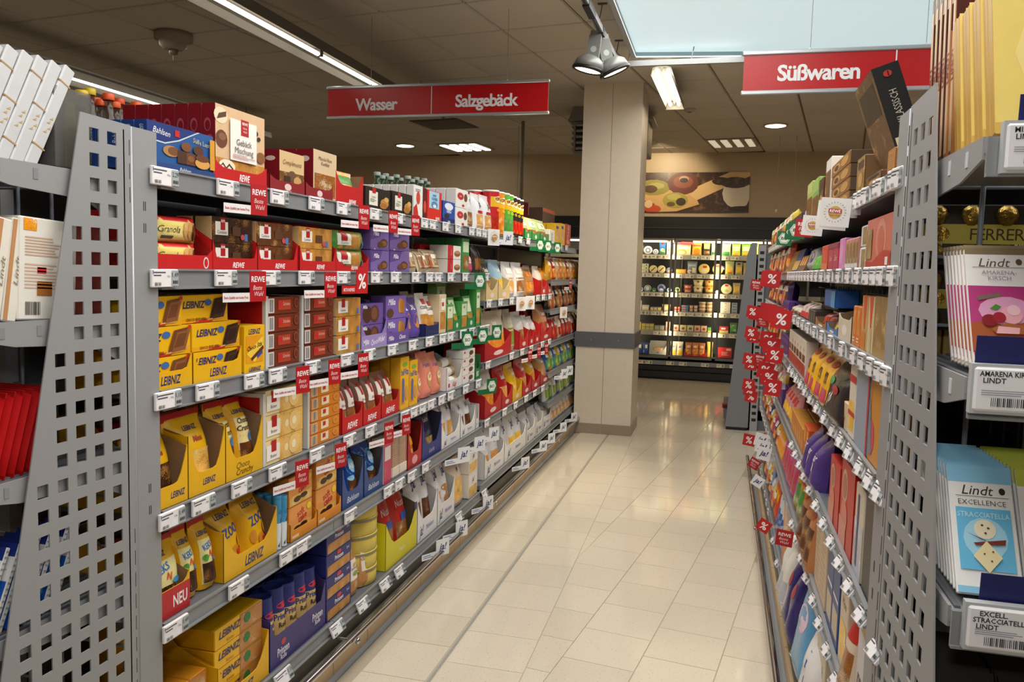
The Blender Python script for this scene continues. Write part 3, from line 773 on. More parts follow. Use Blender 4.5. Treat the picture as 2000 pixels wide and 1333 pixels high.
for c, (dsg, lab) in enumerate(((amarena, 'magenta cherry'), (tira, 'brown coffee cream'))):
    for i in range(7):
        b = MB(); b.bbox(0, .083, 0, .009, 0, .186, '#e6e0dc', .002); b.box(.0, .083, .002, .007, -.004, 0, '#c8beb0'); b.box(0, .083, .002, .007, .186, .192, '#9c8c6c')
        q = MB(); draw(q, lindt_tab(0, 0, '', dsg), .083, .186)
        pr = [('chocolate_bar', b.mesh('chocolate_bar')), ('front_print', q.mesh('front_print'))]
        M_ = Matrix.Translation((XS - .002 + .0875 * c, 1.232 + .0185 * i, 1.417)) @ Matrix.Rotation(-.50, 4, 'X')
        put(pr, M_, lab + ' chocolate bar in the leaning row, right promotion rack', 'chocolate bar', lab + ' bars on the right promotion rack', 'the front', i)
strac = (('r', 0, .86, 1, 1, '#8cc8e8'), ('t', 'Lindt', .45, .80, .075, '#3c2c24', 'i', .62), ('e', .83, .80, .05, .028, '#3c2c24'), ('r', .1, .745, .92, .749, '#3c3030'), ('t', 'EXCELLENCE', .5, .70, .04, '#5a4a44', '', .82), ('r', .08, .18, .92, .655, '#6cc0e8'), ('e', .5, .42, .34, .16, '#a8dcf2'),
   ('t', 'STRACCIATELLA', .5, .6, .04, '#d4f0fc', '', .8), ('e', .5, .49, .17, .075, '#f0e6c8'), ('e', .46, .52, .02, .008, '#4a3a2a'), ('e', .55, .5, .02, .008, '#4a3a2a'), ('e', .5, .46, .02, .008, '#4a3a2a'), ('p', ((.2, .46), (.72, .36), (.84, .34), (.42, .41)), '#6a2a1c'), ('p', ((.3, .38), (.8, .42), (.78, .38), (.34, .36)), '#7c3422'),
   ('p', ((.5, .40), (.72, .28), (.5, .16), (.28, .28)), '#f2e2b0'), ('e', .45, .3, .015, .007, '#5a4a3a'), ('e', .55, .25, .015, .007, '#5a4a3a'), ('e', .58, .32, .015, .007, '#5a4a3a'), ('t', 'WEISS', .55, .105, .032, '#a08878', '', .5), ('r', 0, 0, 1, .05, '#8cc8e8'))
pist = (('r', 0, .86, 1, 1, '#c4cc50'), ('t', 'Lindt', .45, .80, .075, '#3c2c24', 'i', .62), ('r', .1, .745, .92, .749, '#3c3030'), ('t', 'EXCELLENCE', .5, .70, .04, '#5a4a44', '', .82), ('r', .08, .18, .92, .655, '#c4cc50'), ('t', 'PISTAZIE', .5, .6, .04, '#f4f8d0', '', .7), ('e', .5, .4, .2, .08, '#e8e4b0'))
for c, (dsg, lab) in enumerate(((strac, 'white and pale blue'), (pist, 'white and lime green'))):
    for i in range(11):
        b = MB(); b.bbox(0, .085, 0, .007, 0, .19, '#f0f0ee', .0015)
        q = MB(); draw(q, dsg, .085, .19); q2 = MB(); q2.box(.0005, .0845, .001, .006, .1895, .1906, dsg[0][5])
        M_ = Matrix.Translation((XS - .004 + .0915 * c, 1.222 + .0165 * i, 1.097)) @ Matrix.Rotation(-.56, 4, 'X')
        put([('chocolate_bar', b.mesh('chocolate_bar')), ('front_print', q.mesh('front_print')), ('top_edge', q2.mesh('top_edge'))], M_, lab + ' chocolate bar in the leaning row, right promotion rack', 'chocolate bar', lab + ' bars on the right promotion rack', 'the front', i)
# dark bars on the lowest visible shelf
dk = (('r', 0, 0, 1, 1, '#15120f'), ('t', 'Lindt', .5, .84, .075, '#9a8450', 'i', .62), ('r', .1, .76, .9, .764, '#9a8450'))
for c in range(2):
    for i in range(9):
        b = MB(); b.bbox(0, .085, 0, .007, 0, .19, '#1a1613', .0015); q = MB(); draw(q, dk, .085, .19)
        put([('chocolate_bar', b.mesh('chocolate_bar')), ('front_print', q.mesh('front_print'))], Matrix.Translation((XS - .004 + .0915 * c, 1.222 + .0175 * i, .78)) @ Matrix.Rotation(-.56, 4, 'X'), 'black chocolate bar with gold writing in the lowest right promotion row', 'chocolate bar', 'black bars on the right promotion rack', 'the front', i * 2 + c)
# gold praline balls in clear cartons seen behind the grid of the right rack
gold = paper('#b08c3c', .3, .7, .6, 90, .2)
fer = (('r', 0, .36, 1, .68, '#c9b84e'), ('t', 'FERRERO', .40, .52, .19, '#4a3a1c', 'c', .6), ('e', .1, .52, .05, .12, gold), ('bars', .05, .3, .12, .36, 10, '#eeeeee'), ('bars', .45, .3, .55, .36, 10, '#eeeeee'))
for k, z in enumerate((1.44, 1.56, .98)):
    b = MB(); b.bbox(0, .36, 0, .15, 0, .112, '#2a2118', .002); q = MB(); draw(q, fer if k < 2 else (('t', 'FERRERO', .4, .4, .2, '#7a2c24', 'c', .6),), .36, .112)
    balls = []
    for i in range(6):
        for zz in ((.022, .092) if k < 2 else (.09,)):
            q2 = MB(); q2.lathe([(.001, -.012), (.012, -.009), (.019, 0), (.012, .009), (.001, .012)], 10, gold, (.03 + .058 * i, -.004, zz), 'y'); balls.append(('praline', q2.mesh('praline')))
    put([('praline_carton', b.mesh('praline_carton')), ('front_print', q.mesh('front_print'))] + balls, Matrix.Translation((XS + .005, 1.66, z - (.0 if k else .0))), 'dark carton with golden pralines behind the wire grid', 'praline carton', 'golden praline cartons behind the grid', 'the bottom', z)
# white and brown chocolate tubs behind the yellow boxes
ke = (('r', 0, 0, 1, 1, '#4c1c14'), ('p', ((0, 1), (1, 1), (0, .45)), '#e6dcd2'), ('t', 'Nur', .28, .93, .05, '#3a2a26', 'i', .5, .4), ('t', 'für kurze', .33, .82, .06, '#3a2a26', 'i', .6, .5), ('t', 'Zeit!', .38, .7, .08, '#3a2a26', 'i', .5, .5), ('bars', .55, .2, .8, .32, 14, '#e8e8e8'))
for i in range(6):
    b = MB(); b.bbox(0, .055, 0, .02, 0, .33, '#4a2018' if i > 1 else '#a86c3c', .003); q = MB(); draw(q, ke, .055, .1, lambda u, v: (u * .055, 0, .23 + v * .1))
    q2 = MB(); q2.box(-.0008, 0, .004, .016, .02, .3, '#cfae86')
    draw(q2, [('t', 'LINDT', .5, .5, .7, '#a01c20', 'b', .5)], .3, .02, lambda u, v: (u * .3, 0, v * .02)); 
    q2.v = [v if j < 8 else (-.0012, v[2], .02 + v[0]) for j, v in enumerate(q2.v)]
    put([('chocolate_carton', b.mesh('chocolate_carton')), ('front_print', q.mesh('front_print')), ('spine_print', q2.mesh('spine_print'))], MF(XR + .042, 1.50 + .03 * i, 1.728, .12), 'tall narrow brown seasonal chocolate carton behind the yellow boxes', 'chocolate carton', 'tall seasonal cartons top right', 'the front', i)
# printed shelf-front cards and price displays of the right promotion rack
def price_big(name1, name2, price):
    b = MB(); b.bbox(0, .17, 0, .014, 0, .058, '#eeeef2', .003); q = MB()
    draw(q, tuple(('t', tx, .032 + min(.4, .042 * len(tx)) / 2, .86 - .15 * k, .115, '#33363c', 'b', min(.4, .042 * len(tx))) for k, tx in enumerate((name1, name2, 'LINDT') if name2 else (name1, 'LINDT'))) + ( ('lines', .05, .36, .4, .5, 3, '#9a9aa4'), ('bars', .12, .12, .42, .32, 22, '#3a3a40'), ('r', .52, .14, .97, .9, '#a9b4be'), ('t', price, .74, .6, .32, '#2a3036', 'b', .4), ('lines', .56, .2, .9, .3, 2, '#4a5058')), .17, .058)
    f = MB(); f.box(-.003, .173, .004, .018, -.004, .062, '#b8bcc0')
    return [('price_display', b.mesh('price_display')), ('front_print', q.mesh('front_print')), ('holder', f.mesh('holder'))]
for x, z, a, c, l in ((XR + .028, 1.675, 'MINI PRALINÉS', '', 'top'), (XR + .012, 1.362, 'AMARENA KIRSCH', '', 'second'), (XR + .026, 1.040, 'EXCELL.', 'STRACCIATELLA', 'third')):
    put(price_big(a, c, '1.99'), MF(x, 1.172, z), 'white price display on the %s right promotion shelf front' % l, 'price tag')
    b = MB(); b.box(0, .3, 0, .0015, 0, .048, '#1b2260'); q = MB(); draw(q, (('t', 'Lindt', .38, .5, .5, '#a88a40', 'i', .5),), .3, .048)
    put([('shelf_card', b.mesh('shelf_card')), ('front_print', q.mesh('front_print'))], MF(x + .018 if l != 'second' else x + .005, 1.196, z + .05, -.05), 'navy card with gold script on the %s right promotion shelf' % l, 'shelf card')
# ================================================================== GOODS ON THE LEFT RACK
XF = XL - .020
POST = 'the grey post'
def sl(u0, u1, z, vt, X=XF, gap=.002):
    """slot on a left shelf: columns u0..u1 at shelf height z, top edge in row vt (at u0) -> (Y, width, height)"""
    a, b_ = y_at(u0, X, z + .02), y_at(u1, X, z + .02)
    if a > 4.45 and z in LZ3[1:]: a = max(a, 4.582)
    elif z != L1: a, b_ = max(a, 1.646), min(b_, 4.56)
    else: a = max(a, 1.646)
    nx = [q for q in (LZ3 if a > 4.5 else LZ) if q > z + .02]; cap = min(nx) - z - .036 if nx else 9
    return a + gap, b_ - a - 2 * gap, min(cap, max(.03, z_at(vt, X, a) - z))
L1, L2, L3, L4, L5, L6 = LZ
def T_(t, cx, cz, h, c, s='', mw=.9, a=0): return ('t', t, cx, cz, h, c, s, mw, a)
RED, NAVY, YEL, WHT = '#c01318', '#1d2c6e', '#f0b808', '#f3f1ec'
def qf(x, z, k=1.0): return (('r', x, z, x + .12 * k, z + .2 * k, '#b3161c'), T_('REWE', x + .06 * k, z + .155 * k, .045 * k, '#ffffff', 'b', .1 * k), T_('Beste Wahl', x + .06 * k, z + .08 * k, .03 * k, '#f0d0d0', 'i', .1 * k))

def cartonL(u0, u1, z, vt, d, col, els, label, cat='carton', name='carton', side=None, rows=1, tilt=0, group=None, X=XF, dz=0, side_els=(), h=None, backels=None, key=None):
    Y, w, hh = sl(u0, u1, z, vt, X); hh = h or hh
    for r in range(rows):
        p = carton(name, round(w, 4), d, round(hh - dz, 4), col, els if (r == 0 or backels is None) else backels, side, side_els)
        lb = label if r == 0 else label + ', behind'
        put(p, ML(Y, z + dz, X - r * (d + .003), tilt), lb, cat, group if rows == 1 else (group or (name + ' row ' + label[:24])), POST, (Y, r))
    return Y, w, hh
def stackL(u0, u1, z, vt, n, d, col, els, label, side=None, cat='carton', name='carton', X=XF, jitter=.002):
    Y, w, hh = sl(u0, u1, z, vt, X); h = hh / n; words = {0: 'lowest', n - 1: 'topmost'}
    for k in range(n):
        p = carton(name, round(w - .004, 4), d, round(h - .002, 4), col, els, side)
        wd_ = words.get(k) or ('second from top' if k == n - 2 else 'second from bottom' if k == 1 else 'middle')
        put(p, ML(Y + rnd.uniform(0, jitter), z + k * h, X - rnd.uniform(0, jitter)), '%s of stack, %s' % (wd_, label), cat, 'stack of ' + label[:40], POST, (Y, k))
    return Y, w, hh
def trayL(u0, u1, z, vt, lip, hs, col, els, label, d=.26, inner=None, rnd_=.22, cut=.3, X=XF, name='display_tray'):
    Y, w, hh = sl(u0, u1, z, vt, X, .001)
    put(tray(name, round(w, 4), d, round(hh, 4), hs, lip, col, els, inner, cut, rnd_), ML(Y, z, X), label, 'tray', None, POST, (Y,))
    return Y, w, hh
def bagsL(Y, w, n, bw, z, h, d, col, els, label, seal=None, bands=(), rows=2, tilt=.07, X=XF - .007, step=.075, shape=bag, name='pouch', dz=.004, yaw=0, group=None):
    for r in range(rows):
        for i in range(n):
            y0 = Y + (w - n * bw) / 2 + i * bw + rnd.uniform(-.003, .003)
            kw = dict(seed=(i + r) % 3, bands=bands)
            if seal: kw['seal'] = seal
            p = shape(name, round(bw * .97, 4), d, h, col, els, **kw)
            put(p, ML(y0, z + dz + .004 * r, X - r * step - rnd.uniform(0, .006), tilt + rnd.uniform(-.02, .02), yaw + rnd.uniform(-.04, .04)),
                label if r == 0 else label + ', behind', 'bag', group or ('pouches: ' + label[:40]), POST, (y0, r))

# ---------------- top shelf
bahlsen = (('r', 0, 0, 1, 1, '#1f5596'), ('p', ((0, .62), (.25, .6), (.45, .72), (.7, .95), (.75, 1), (0, 1)), '#152f78'), ('p', ((0, .6), (.25, .575), (.46, .7), (.72, .95), (.78, 1), (.75, 1), (.7, .96), (.45, .725), (.25, .605), (0, .63)), '#c8d4e0'),
   T_('Bahlsen', .2, .82, .13, '#f4f4f4', 'i', .36, -.08), ('r', .39, .78, .46, .92, '#c02028'), T_('Süße Lust', .8, .78, .11, '#d8c890', '', .36, -.08), ('e', .33, .44, .12, .12, '#b08050'), ('e', .37, .45, .09, .09, '#7a4a28'), ('r', .42, .22, .6, .5, '#4a2c18'), ('r', .55, .22, .7, .48, '#6a3c22'), ('e', .62, .36, .05, .07, '#8a5630'), ('e', .55, .6, .08, .1, '#7a4a2a'), ('e', .74, .58, .08, .11, '#5a3520'), ('e', .8, .3, .12, .12, '#d8a050'), ('e', .8, .42, .11, .08, '#6a3a20'), ('r', .92, .2, 1, .9, '#d89a30'), ('r', 0, 0, 1, .15, '#24447c'), T_('Bahlsen', .52, .075, .09, '#e8e8f0', 'i', .3))
spine_b = (('r', 0, 0, 1, 1, '#1d3f86'), T_('Bahlsen', .5, .7, .3, '#c8d4f0', 'i', .4, pi / 2))
cartonL(286, 417, L1, 232, .034, '#1f4a90', bahlsen, 'blue carton of chocolate biscuits on the top shelf beside the post', side_els=spine_b, rows=7, backels=())
swirl = (('r', 0, 0, 1, 1, '#84131d'), ('e', .4, .72, .28, .09, '#a8505a'), ('e', .42, .71, .2, .065, '#84131d'), ('e', .6, .5, .28, .09, '#a8505a'), ('e', .58, .5, .2, .065, '#84131d'), ('e', .4, .3, .28, .09, '#a8505a'), ('e', .42, .3, .2, .065, '#84131d'))
geb = (('r', 0, 0, 1, 1, '#dcb890'), ('r', 0, .02, 1, .3, 'cookie'), ('e', .1, .86, .13, .11, '#ead8b8'), ('p', ((.02, .8), (.2, .86), (.2, .93), (.06, .88)), '#5a3622'), ('e', .11, .55, .11, .12, '#6a3c24'), ('e', .12, .58, .07, .05, '#8a5c3c'), ('e', .8, .75, .05, .04, '#3a2014'), ('e', .86, .68, .04, .03, '#3a2014'), ('e', .72, .78, .04, .03, '#4a2a18'), ('e', .9, .42, .1, .08, '#8a5a34'), ('e', .2, .2, .16, .09, '#f0e4d0'), ('p', ((.06, .18), (.12, .24), (.18, .18), (.24, .24), (.32, .18), (.32, .15), (.24, .21), (.18, .15), (.12, .21)), '#4a2c1c'), ('r', .26, .3, .8, .86, '#f3eee6'), ('r', .47, .66, .63, .88, '#b3161c'), T_('REWE', .55, .83, .035, '#ffffff', 'b', .14), T_('Beste', .55, .77, .03, '#f4d8d8', 'i', .12), T_('Wahl', .55, .72, .03, '#f4d8d8', 'i', .12), T_('Gebäck', .53, .56, .085, '#4a4642', '', .42), T_('Mischung', .53, .45, .085, '#4a4642', '', .48), ('lines', .3, .33, .76, .39, 3, '#b88a90'))
cartonL(420, 517, L1, 200, .040, '#84131d', geb, 'tall biscuit assortment carton in a red tray on the top shelf', side_els=swirl, rows=7, backels=(), dz=.003)
Y, w, hh = sl(417, 520, L1, 300)
trayL(416, 521, L1, 303, .038, .062, RED, (T_('REWE', .56, .5, .5, '#ffffff', 'bi', .2),), 'low red tray holding the biscuit assortment, top shelf', .30, RED, X=XF + .004)
comp = (('r', 0, 0, 1, 1, '#d8b888'), ('r', 0, .08, 1, .5, 'truffle'), ('e', .5, .42, .17, .13, '#6a4c34'), ('e', .72, .3, .16, .13, '#c89a60'), ('r', .18, .16, .42, .4, '#3a2214'), T_('Compliments', .5, .74, .12, '#5a3028', 'i', .84))
sidec = (('r', 0, 0, 1, 1, '#7a1420'), ('e', .5, .8, .28, .06, '#d8c8b8'))
cartonL(545, 594, L1, 292, .062, '#7a1420', comp, 'dark red confectionery carton with script lettering, top shelf', side_els=sidec, rows=4, backels=(), dz=.004)
mand = (('r', 0, 0, 1, 1, '#d6bc98'), ('r', .05, .05, .95, .52, 'nuts'), T_('Mandel-Nuss', .5, .84, .08, '#5a3028', 'i', .86), T_('Konfekt', .5, .74, .08, '#5a3028', 'i', .6))
cartonL(611, 657, L1, 290, .062, '#7a1420', mand, 'dark red almond nut confection carton on the top shelf', side_els=sidec, rows=4, backels=(), dz=.004)
for a, b_, v in ((527, 595, 352), (597, 650, 356)):
    trayL(a, b_, L1, v, .036, .05, '#8a1a22', (('e', .5, .55, .1, .3, '#e4c8c8'), T_('Confiserie', .5, .25, .2, '#e4c8c8', '', .3)), 'low dark red tray of confection cartons on the top shelf', .28, '#8a1a22', X=XF + .004)
Y, w, h = trayL(655, 709, L1, 332, .07, .12, RED, (T_('REWE', .6, .2, .22, '#ffffff', 'bi', .3),), 'tall red tray with a clear pack, top shelf')
bagsL(Y, w, 1, w * .8, L1, .125, .06, 'salt', (('r', .1, .6, .9, .9, '#4a8a3a'),), 'clear biscuit pouch with green band in the red tray', rows=1)
blk = (('r', 0, 0, 1, 1, '#1f1712'), ('r', .14, .2, .48, .82, '#ece6d8'), ('r', .26, .74, .4, .98, '#b3161c'), ('lines', .18, .34, .44, .5, 3, '#6a8a5a'), T_('Cookies', .31, .58, .09, '#5a544a', '', .28), ('e', .75, .38, .17, .2, '#c08a44'), ('e', .7, .25, .16, .14, '#a87034'), ('e', .82, .55, .1, .12, '#d8a860'))
cartonL(713, 762, L1, 362, .06, '#1f1712', blk, 'black biscuit carton with cream panel on the top shelf', rows=2)
cartonL(765, 805, L1, 372, .06, '#1f1712', blk, 'black biscuit carton with cream panel on the top shelf', rows=2)
af = (('r', 0, 0, 1, 1, '#eeece8'), ('p', ((0, .0), (.6, 0), (.35, .45), (0, .3)), '#c82a22'), ('e', .5, .62, .22, .2, '#c8483c'), ('lines', .2, .8, .8, .9, 2, '#888888'))
cartonL(807, 825, L1, 360, .036, '#e8e6e2', af, 'white and red wafer carton on the top shelf', rows=9, backels=())
cartonL(826, 833, L1, 366, .05, '#5a1616', (('e', .5, .4, .4, .2, '#d84a3c'),), 'narrow dark red carton on the top shelf')
ei = (('r', 0, 0, 1, 1, '#d8261e'), ('r', .12, .42, .82, .98, '#a8d4ea'), T_('EIWEISS', .48, .85, .07, '#2a5a9a', 'b', .5), T_('COOKIES', .48, .74, .09, '#2a5a9a', 'b', .55), ('e', .48, .55, .22, .12, '#5a8ac0'), ('e', .48, .5, .12, .06, '#f0f0f0'), T_('REWE', .7, .1, .1, '#ffffff', 'b', .34))
cartonL(834, 862, L1, 370, .09, '#c8201c', ei, 'red and pale blue protein biscuit carton on the top shelf', rows=3)
ore = (('r', 0, 0, 1, 1, '#1c4fa8'), ('e', .5, .78, .35, .16, '#e8eef8'), T_('OREO', .5, .58, .17, '#f4f6fa', 'b', .86), ('e', .35, .35, .2, .1, '#22222a'), ('r', 0, 0, 1, .24, '#12266c'), T_('oreo', .5, .12, .12, '#e8e8f0', 'b', .4))
cartonL(864, 888, L1, 391, .08, '#16307c', ore, 'small royal blue sandwich biscuit carton on the top shelf', rows=3)
wf = (('r', 0, 0, 1, 1, '#efece6'), ('e', .38, .62, .26, .2, '#c42a2a'), T_('Kipferl', .38, .62, .08, '#ffffff', 'i', .4), ('e', .8, .6, .14, .22, '#6a4a34'), ('e', .6, .14, .1, .07, '#c42a2a'))
Y, w, h = sl(889, 913, L1, 366)
for r in range(5):
    for k in range(2):
        put(carton('carton', round(w, 4), .055, round(h / 2 - .002, 4), '#e9e6e0', wf if r == 0 else ()), ML(Y, L1 + k * h / 2, XF - r * .058), ('white carton with red disc, %s of two, top shelf' % ('upper', 'lower')[1 - k]) + ('' if r == 0 else ', row behind'), 'carton', 'white cartons with red discs', POST, (Y, r))
ja = (('r', .1, .05, .9, .42, 'salt'), T_('ja!', .55, .72, .17, NAVY, 'bi', .6), ('r', .2, .45, .9, .52, '#c8242a'))
for (a, b_, v) in ((914, 934, 374), (938, 952, 376), (953, 967, 380)):
    Y, w, h = sl(a, b_, L1, v); bagsL(Y, w, 1, w * 1.08, L1, h, .08, 'foil#e9e9ec', ja if a > 920 else (('r', .1, .05, .9, .45, 'nuts'),), 'white silver snack pouch standing on the top shelf', None, rows=2)
for i, (a, b_, c, pc) in enumerate(((968, 977, '#c8141c', 'red'), (977.5, 988.5, '#e88c18', 'pasta'), (990, 997, '#58ac34', 'green'), (997.5, 1004, '#58ac34', 'green'), (1004.5, 1010.5, '#241414', 'red'), (1011, 1017, '#241414', 'red'), (1017.5, 1023.5, '#241414', 'red'))):
    Y, w, h = sl(a, b_, L1, 372 + 3.2 * i, gap=.001)
    pr = (('r', .0, .0, 1, .96, c), ('r', 0, .62, 1, .86, '#f0b81c'), ('r', .1, .08, .9, .4, pc), ('e', .5, .8, .34, .08, '#f6f2e8'), ('e', .5, .815, .28, .03, '#5a2c18'), T_('Chips', .5, .55, .06, '#ffe040', 'b', .6))
    for r in range(3):
        p = can('snack_tube', round(w / 2, 4), round(h, 4), c if i != 1 else '#f0b020', pr if r == 0 else (('r', 0, .62, 1, .9, '#f0b81c'),))
        put(p, ML(Y, L1, XF - r * (w + .002)), ('red', 'orange', 'green', 'green', 'black and red', 'black and red', 'black and red')[i] + ' stacked chips tube on the top shelf' + ('' if r == 0 else ', row behind'), 'snack tube', 'chips tubes row %d' % i, POST, (Y, r))
bio = (('r', .08, .1, .92, .45, 'nuts'), ('r', .15, .55, .85, .85, '#dfe8cc'), T_('BIO', .5, .72, .12, '#2c7a3a', 'b', .5), ('r', 0, 0, 1, .14, '#2c8a44'))
for a, b_, v in ((1025, 1038, 420), (1039, 1054, 424), (1055, 1072, 428)):
    Y, w, h = sl(a, b_, L1, v); bagsL(Y, w, 1, w * 1.06, L1, h, .09, 'foil#b8d08a', bio, 'pale green organic snack pouch on the top shelf', None, rows=2)
    trayL(a, b_, L1, v + 26, .05, .07, '#2c8a44', (('e', .5, .5, .12, .3, '#d8ecd8'),), 'green low tray under organic pouches, top shelf', .2)
cartonL(1058, 1082, L1, 405, .12, '#4a3024', (('r', 0, .9, 1, 1, '#c0522a'), ('e', .75, .55, .1, .12, '#d8cfc4')), 'large brown snack carton behind the green pouches, top shelf', X=XF - .14)
cartonL(1073, 1083, L1, 448, .06, '#e6e2da', (('lines', .3, .2, .7, .8, 6, '#777777'),), 'narrow white carton at the far end of the top shelf')
for a, b_ in ((1084, 1094), (1094.5, 1103)):
    cartonL(a, b_, L1, 436, .08, '#e8b41c', (('r', .15, .25, .85, .7, 'salt'), ('r', .15, .75, .6, .88, NAVY)), 'yellow snack carton with window at the far end of top shelf', rows=2)
cartonL(1104, 1114, L1, 437, .08, '#b8281c', (T_('CLUP', .5, .6, .2, '#f4e8d8', 'b', .8, pi / 2.4), ('e', .5, .2, .3, .1, '#e09a50')), 'red snack carton with slanted white letters, top shelf end', rows=2)

# ---------------- second shelf
gran = (('r', 0, .82, 1, 1, '#d01c1c'), ('r', 0, .0, 1, .82, '#e6cf6a'), ('r', .0, .1, 1, .6, '#eedb88'), T_('Granola', .33, .5, .26, '#3a3426', 'i', .52), ('r', .18, .12, .4, .24, '#4a4636'), ('e', .72, .48, .13, .36, '#d0a060'), ('e', .8, .46, .12, .36, '#c89450'), ('e', .87, .42, .1, .34, '#5a3018'), ('e', .9, .36, .09, .3, '#6a3a20'), T_('Filet Bleu', .04, .9, .1, '#f0f0f0', 'b', .1))
Y, w, h = sl(300, 411, L2, 408)
w -= .012
for r in range(2):
    for k in range(2):
        put(pillow('biscuit_pack', round(w - .02, 4), .05, .066, '#e6cf6a', gran, vert=False, seed=k + r), ML(Y + .01, L2 + .005 + k * .067, XF - .012 - r * .06), ('yellow biscuit pack with red edge, %s, second shelf beside the post' % ('lower', 'upper')[k]) + ('' if r == 0 else ', row behind'), 'biscuit pack', 'yellow biscuit packs in the red tray', POST, (Y, r, k))
trayL(300, 415, L2, 411, .040, .055, '#c81a1c', (('e', .88, .5, .05, .4, '#e8e0e0'), ('e', .88, .5, .035, .3, '#c81a1c')), 'wide red tray of yellow biscuit packs on the second shelf', .2, '#a01418', .06, .05)
chocp = lambda pic: (('r', 0, 0, 1, 1, pic), ('r', .08, .3, .38, .82, '#f0ece4'), ('r', .2, .5, .31, .97, '#b3161c'), T_('REWE', .255, .85, .1, '#ffffff', 'b', .09), T_('Cookies', .23, .42, .13, '#57514a', '', .26), ('r', .48, .3, .68, .66, '#5a3620'), ('r', .78, .12, .86, .4, '#4a78b8'), ('e', .73, .26, .05, .12, '#c84a50'))
for a, b_, v, pic, lb in ((417, 503, 432, 'dark', 'dark chocolate'), (504, 580, 440, 'choc', 'chocolate'), (587, 656, 440, 'cookie', 'pale')):
    Y, w, h = sl(a, b_, L2, v)
    for k in range(2):
        for r in range(2):
            put(carton('biscuit_pack', round(w - .016, 4), .055, .072, '#d8b884', chocp(pic)), ML(Y + .008, L2 + .005 + k * .0735, XF - .012 - r * .06), (lb + ' biscuit pack with white panel, %s of two, second shelf' % ('lower', 'upper')[k]) + ('' if r == 0 else ', row behind'), 'biscuit pack', lb + ' biscuit packs', POST, (Y, r, k))
    trayL(a - 2, b_ + 1, L2, v - 6, .036, .085, '#c2181c', (T_('REWE', .55, .45, .42, '#ffffff', 'bi', .28),), 'red tray with ' + lb + ' biscuit packs on the second shelf', .2, '#a01418', .10, .08)
Y, w, h = sl(658, 718, L2, 445)
for k in range(2):
    put(pillow('biscuit_pack', round(w - .01, 4), .06, .078, '#4a8a34', (('r', .03, .14, .97, .96, 'cookie'), ('r', .05, .3, .4, .85, '#eef0e4'), ('r', .14, .5, .28, .97, '#b3161c'), T_('Cookies', .22, .42, .12, '#4a7a3a', '', .3), ('r', .76, .2, .86, .5, '#4a78b8')), vert=False, seed=k), ML(Y + .004, L2 + .006 + k * .07, XF + .004), 'green edged biscuit pack, %s of two in the red tray, second shelf' % ('lower', 'upper')[k], 'biscuit pack', 'green edged biscuit packs', POST, (Y, k))
trayL(656, 720, L2, 440, .036, .06, '#c2181c', (T_('REWE', .55, .45, .42, '#ffffff', 'bi', .28),), 'red tray with green edged biscuit packs on the second shelf', .2, '#a01418', .1, .08)
milka = (('r', 0, 0, 1, 1, '#7a63a8'), ('p', ((.0, .45), (.5, .62), (.6, 1), (0, 1)), '#5d4390'), T_('Milka', .3, .76, .2, '#f2eef8', 'bi', .5), ('e', .72, .34, .2, .2, '#5a341e'), ('e', .72, .32, .15, .13, '#8a5a36'), ('e', .52, .25, .14, .15, '#6a3e24'), ('r', 0, 0, 1, .1, '#6a5298'), T_('Milka', .2, .05, .06, '#f2eef8', 'bi', .2))
for a, b_, v in ((723, 760, 443), (761, 800, 446)):
    stackL(a, b_, L2, v, 2, .11, '#6a5298', milka, 'violet chocolate biscuit cartons on the second shelf')
ama = (('r', .05, .05, .95, .95, 'clear'), ('r', 0, 0, 1, .05, '#a83428'), ('r', .35, .2, .5, .8, '#c8a878'), ('e', .5, .66, .16, .1, '#f2ead8'), ('p', ((.2, .2), (.3, .2), (.24, .75)), '#c83a30'))
for a, b_, v in ((800, 827, 480), (828, 847, 488), (840, 872, 484)):
    Y, w, h = sl(a, b_, L2, v); bagsL(Y, w, 1, w, L2, h, .05, '#d8c09a', ama, 'clear pouch of almond biscuits leaning on the second shelf', None, rows=2, tilt=.3, shape=pillow, name='clear_pouch')
cartonL(820, 872, L2, 476, .04, '#b8141c', (('r', .05, .1, .95, .9, '#c41a20'),), 'red carton standing behind the clear almond biscuit pouches', X=XF - .13)
mil2 = (('r', 0, 0, 1, 1, '#f0e8e0'), ('r', 0, 0, .4, 1, '#c0202a'), T_('Kuchen', .25, .5, .1, '#ffffff', 'i', .5, pi / 2), ('e', .72, .42, .24, .22, '#8a5a34'), ('e', .72, .5, .18, .1, '#c09060'))
stackL(874, 900, L2, 478, 2, .1, '#e4dcd4', mil2, 'red and white cake cartons on the second shelf')
cartonL(902, 916, L2, 465, .1, '#3c8a4a', (('r', .1, .6, .9, .9, '#cfe0b8'), ('r', .1, .1, .9, .5, 'nuts')), 'tall green organic biscuit carton on the second shelf', rows=2)
Y, w, h = sl(914, 932, L2, 488); bagsL(Y, w, 1, w, L2, h, .08, 'foil#c8487a', (('r', .1, .4, .9, .7, '#f0c8d8'), ('r', .1, .1, .9, .35, 'candy')), 'pink foil snack pouch on the second shelf', None, rows=2)
for a, b_ in ((934, 941), (942, 949)):
    Y, w, h = sl(a, b_, L2, 478); bagsL(Y, w, 1, w * 1.1, L2, h, .07, 'foil#3a2a24', (('r', .1, .1, .9, .5, 'nuts'),), 'dark brown snack pouch at the end of the second shelf', None, rows=2)

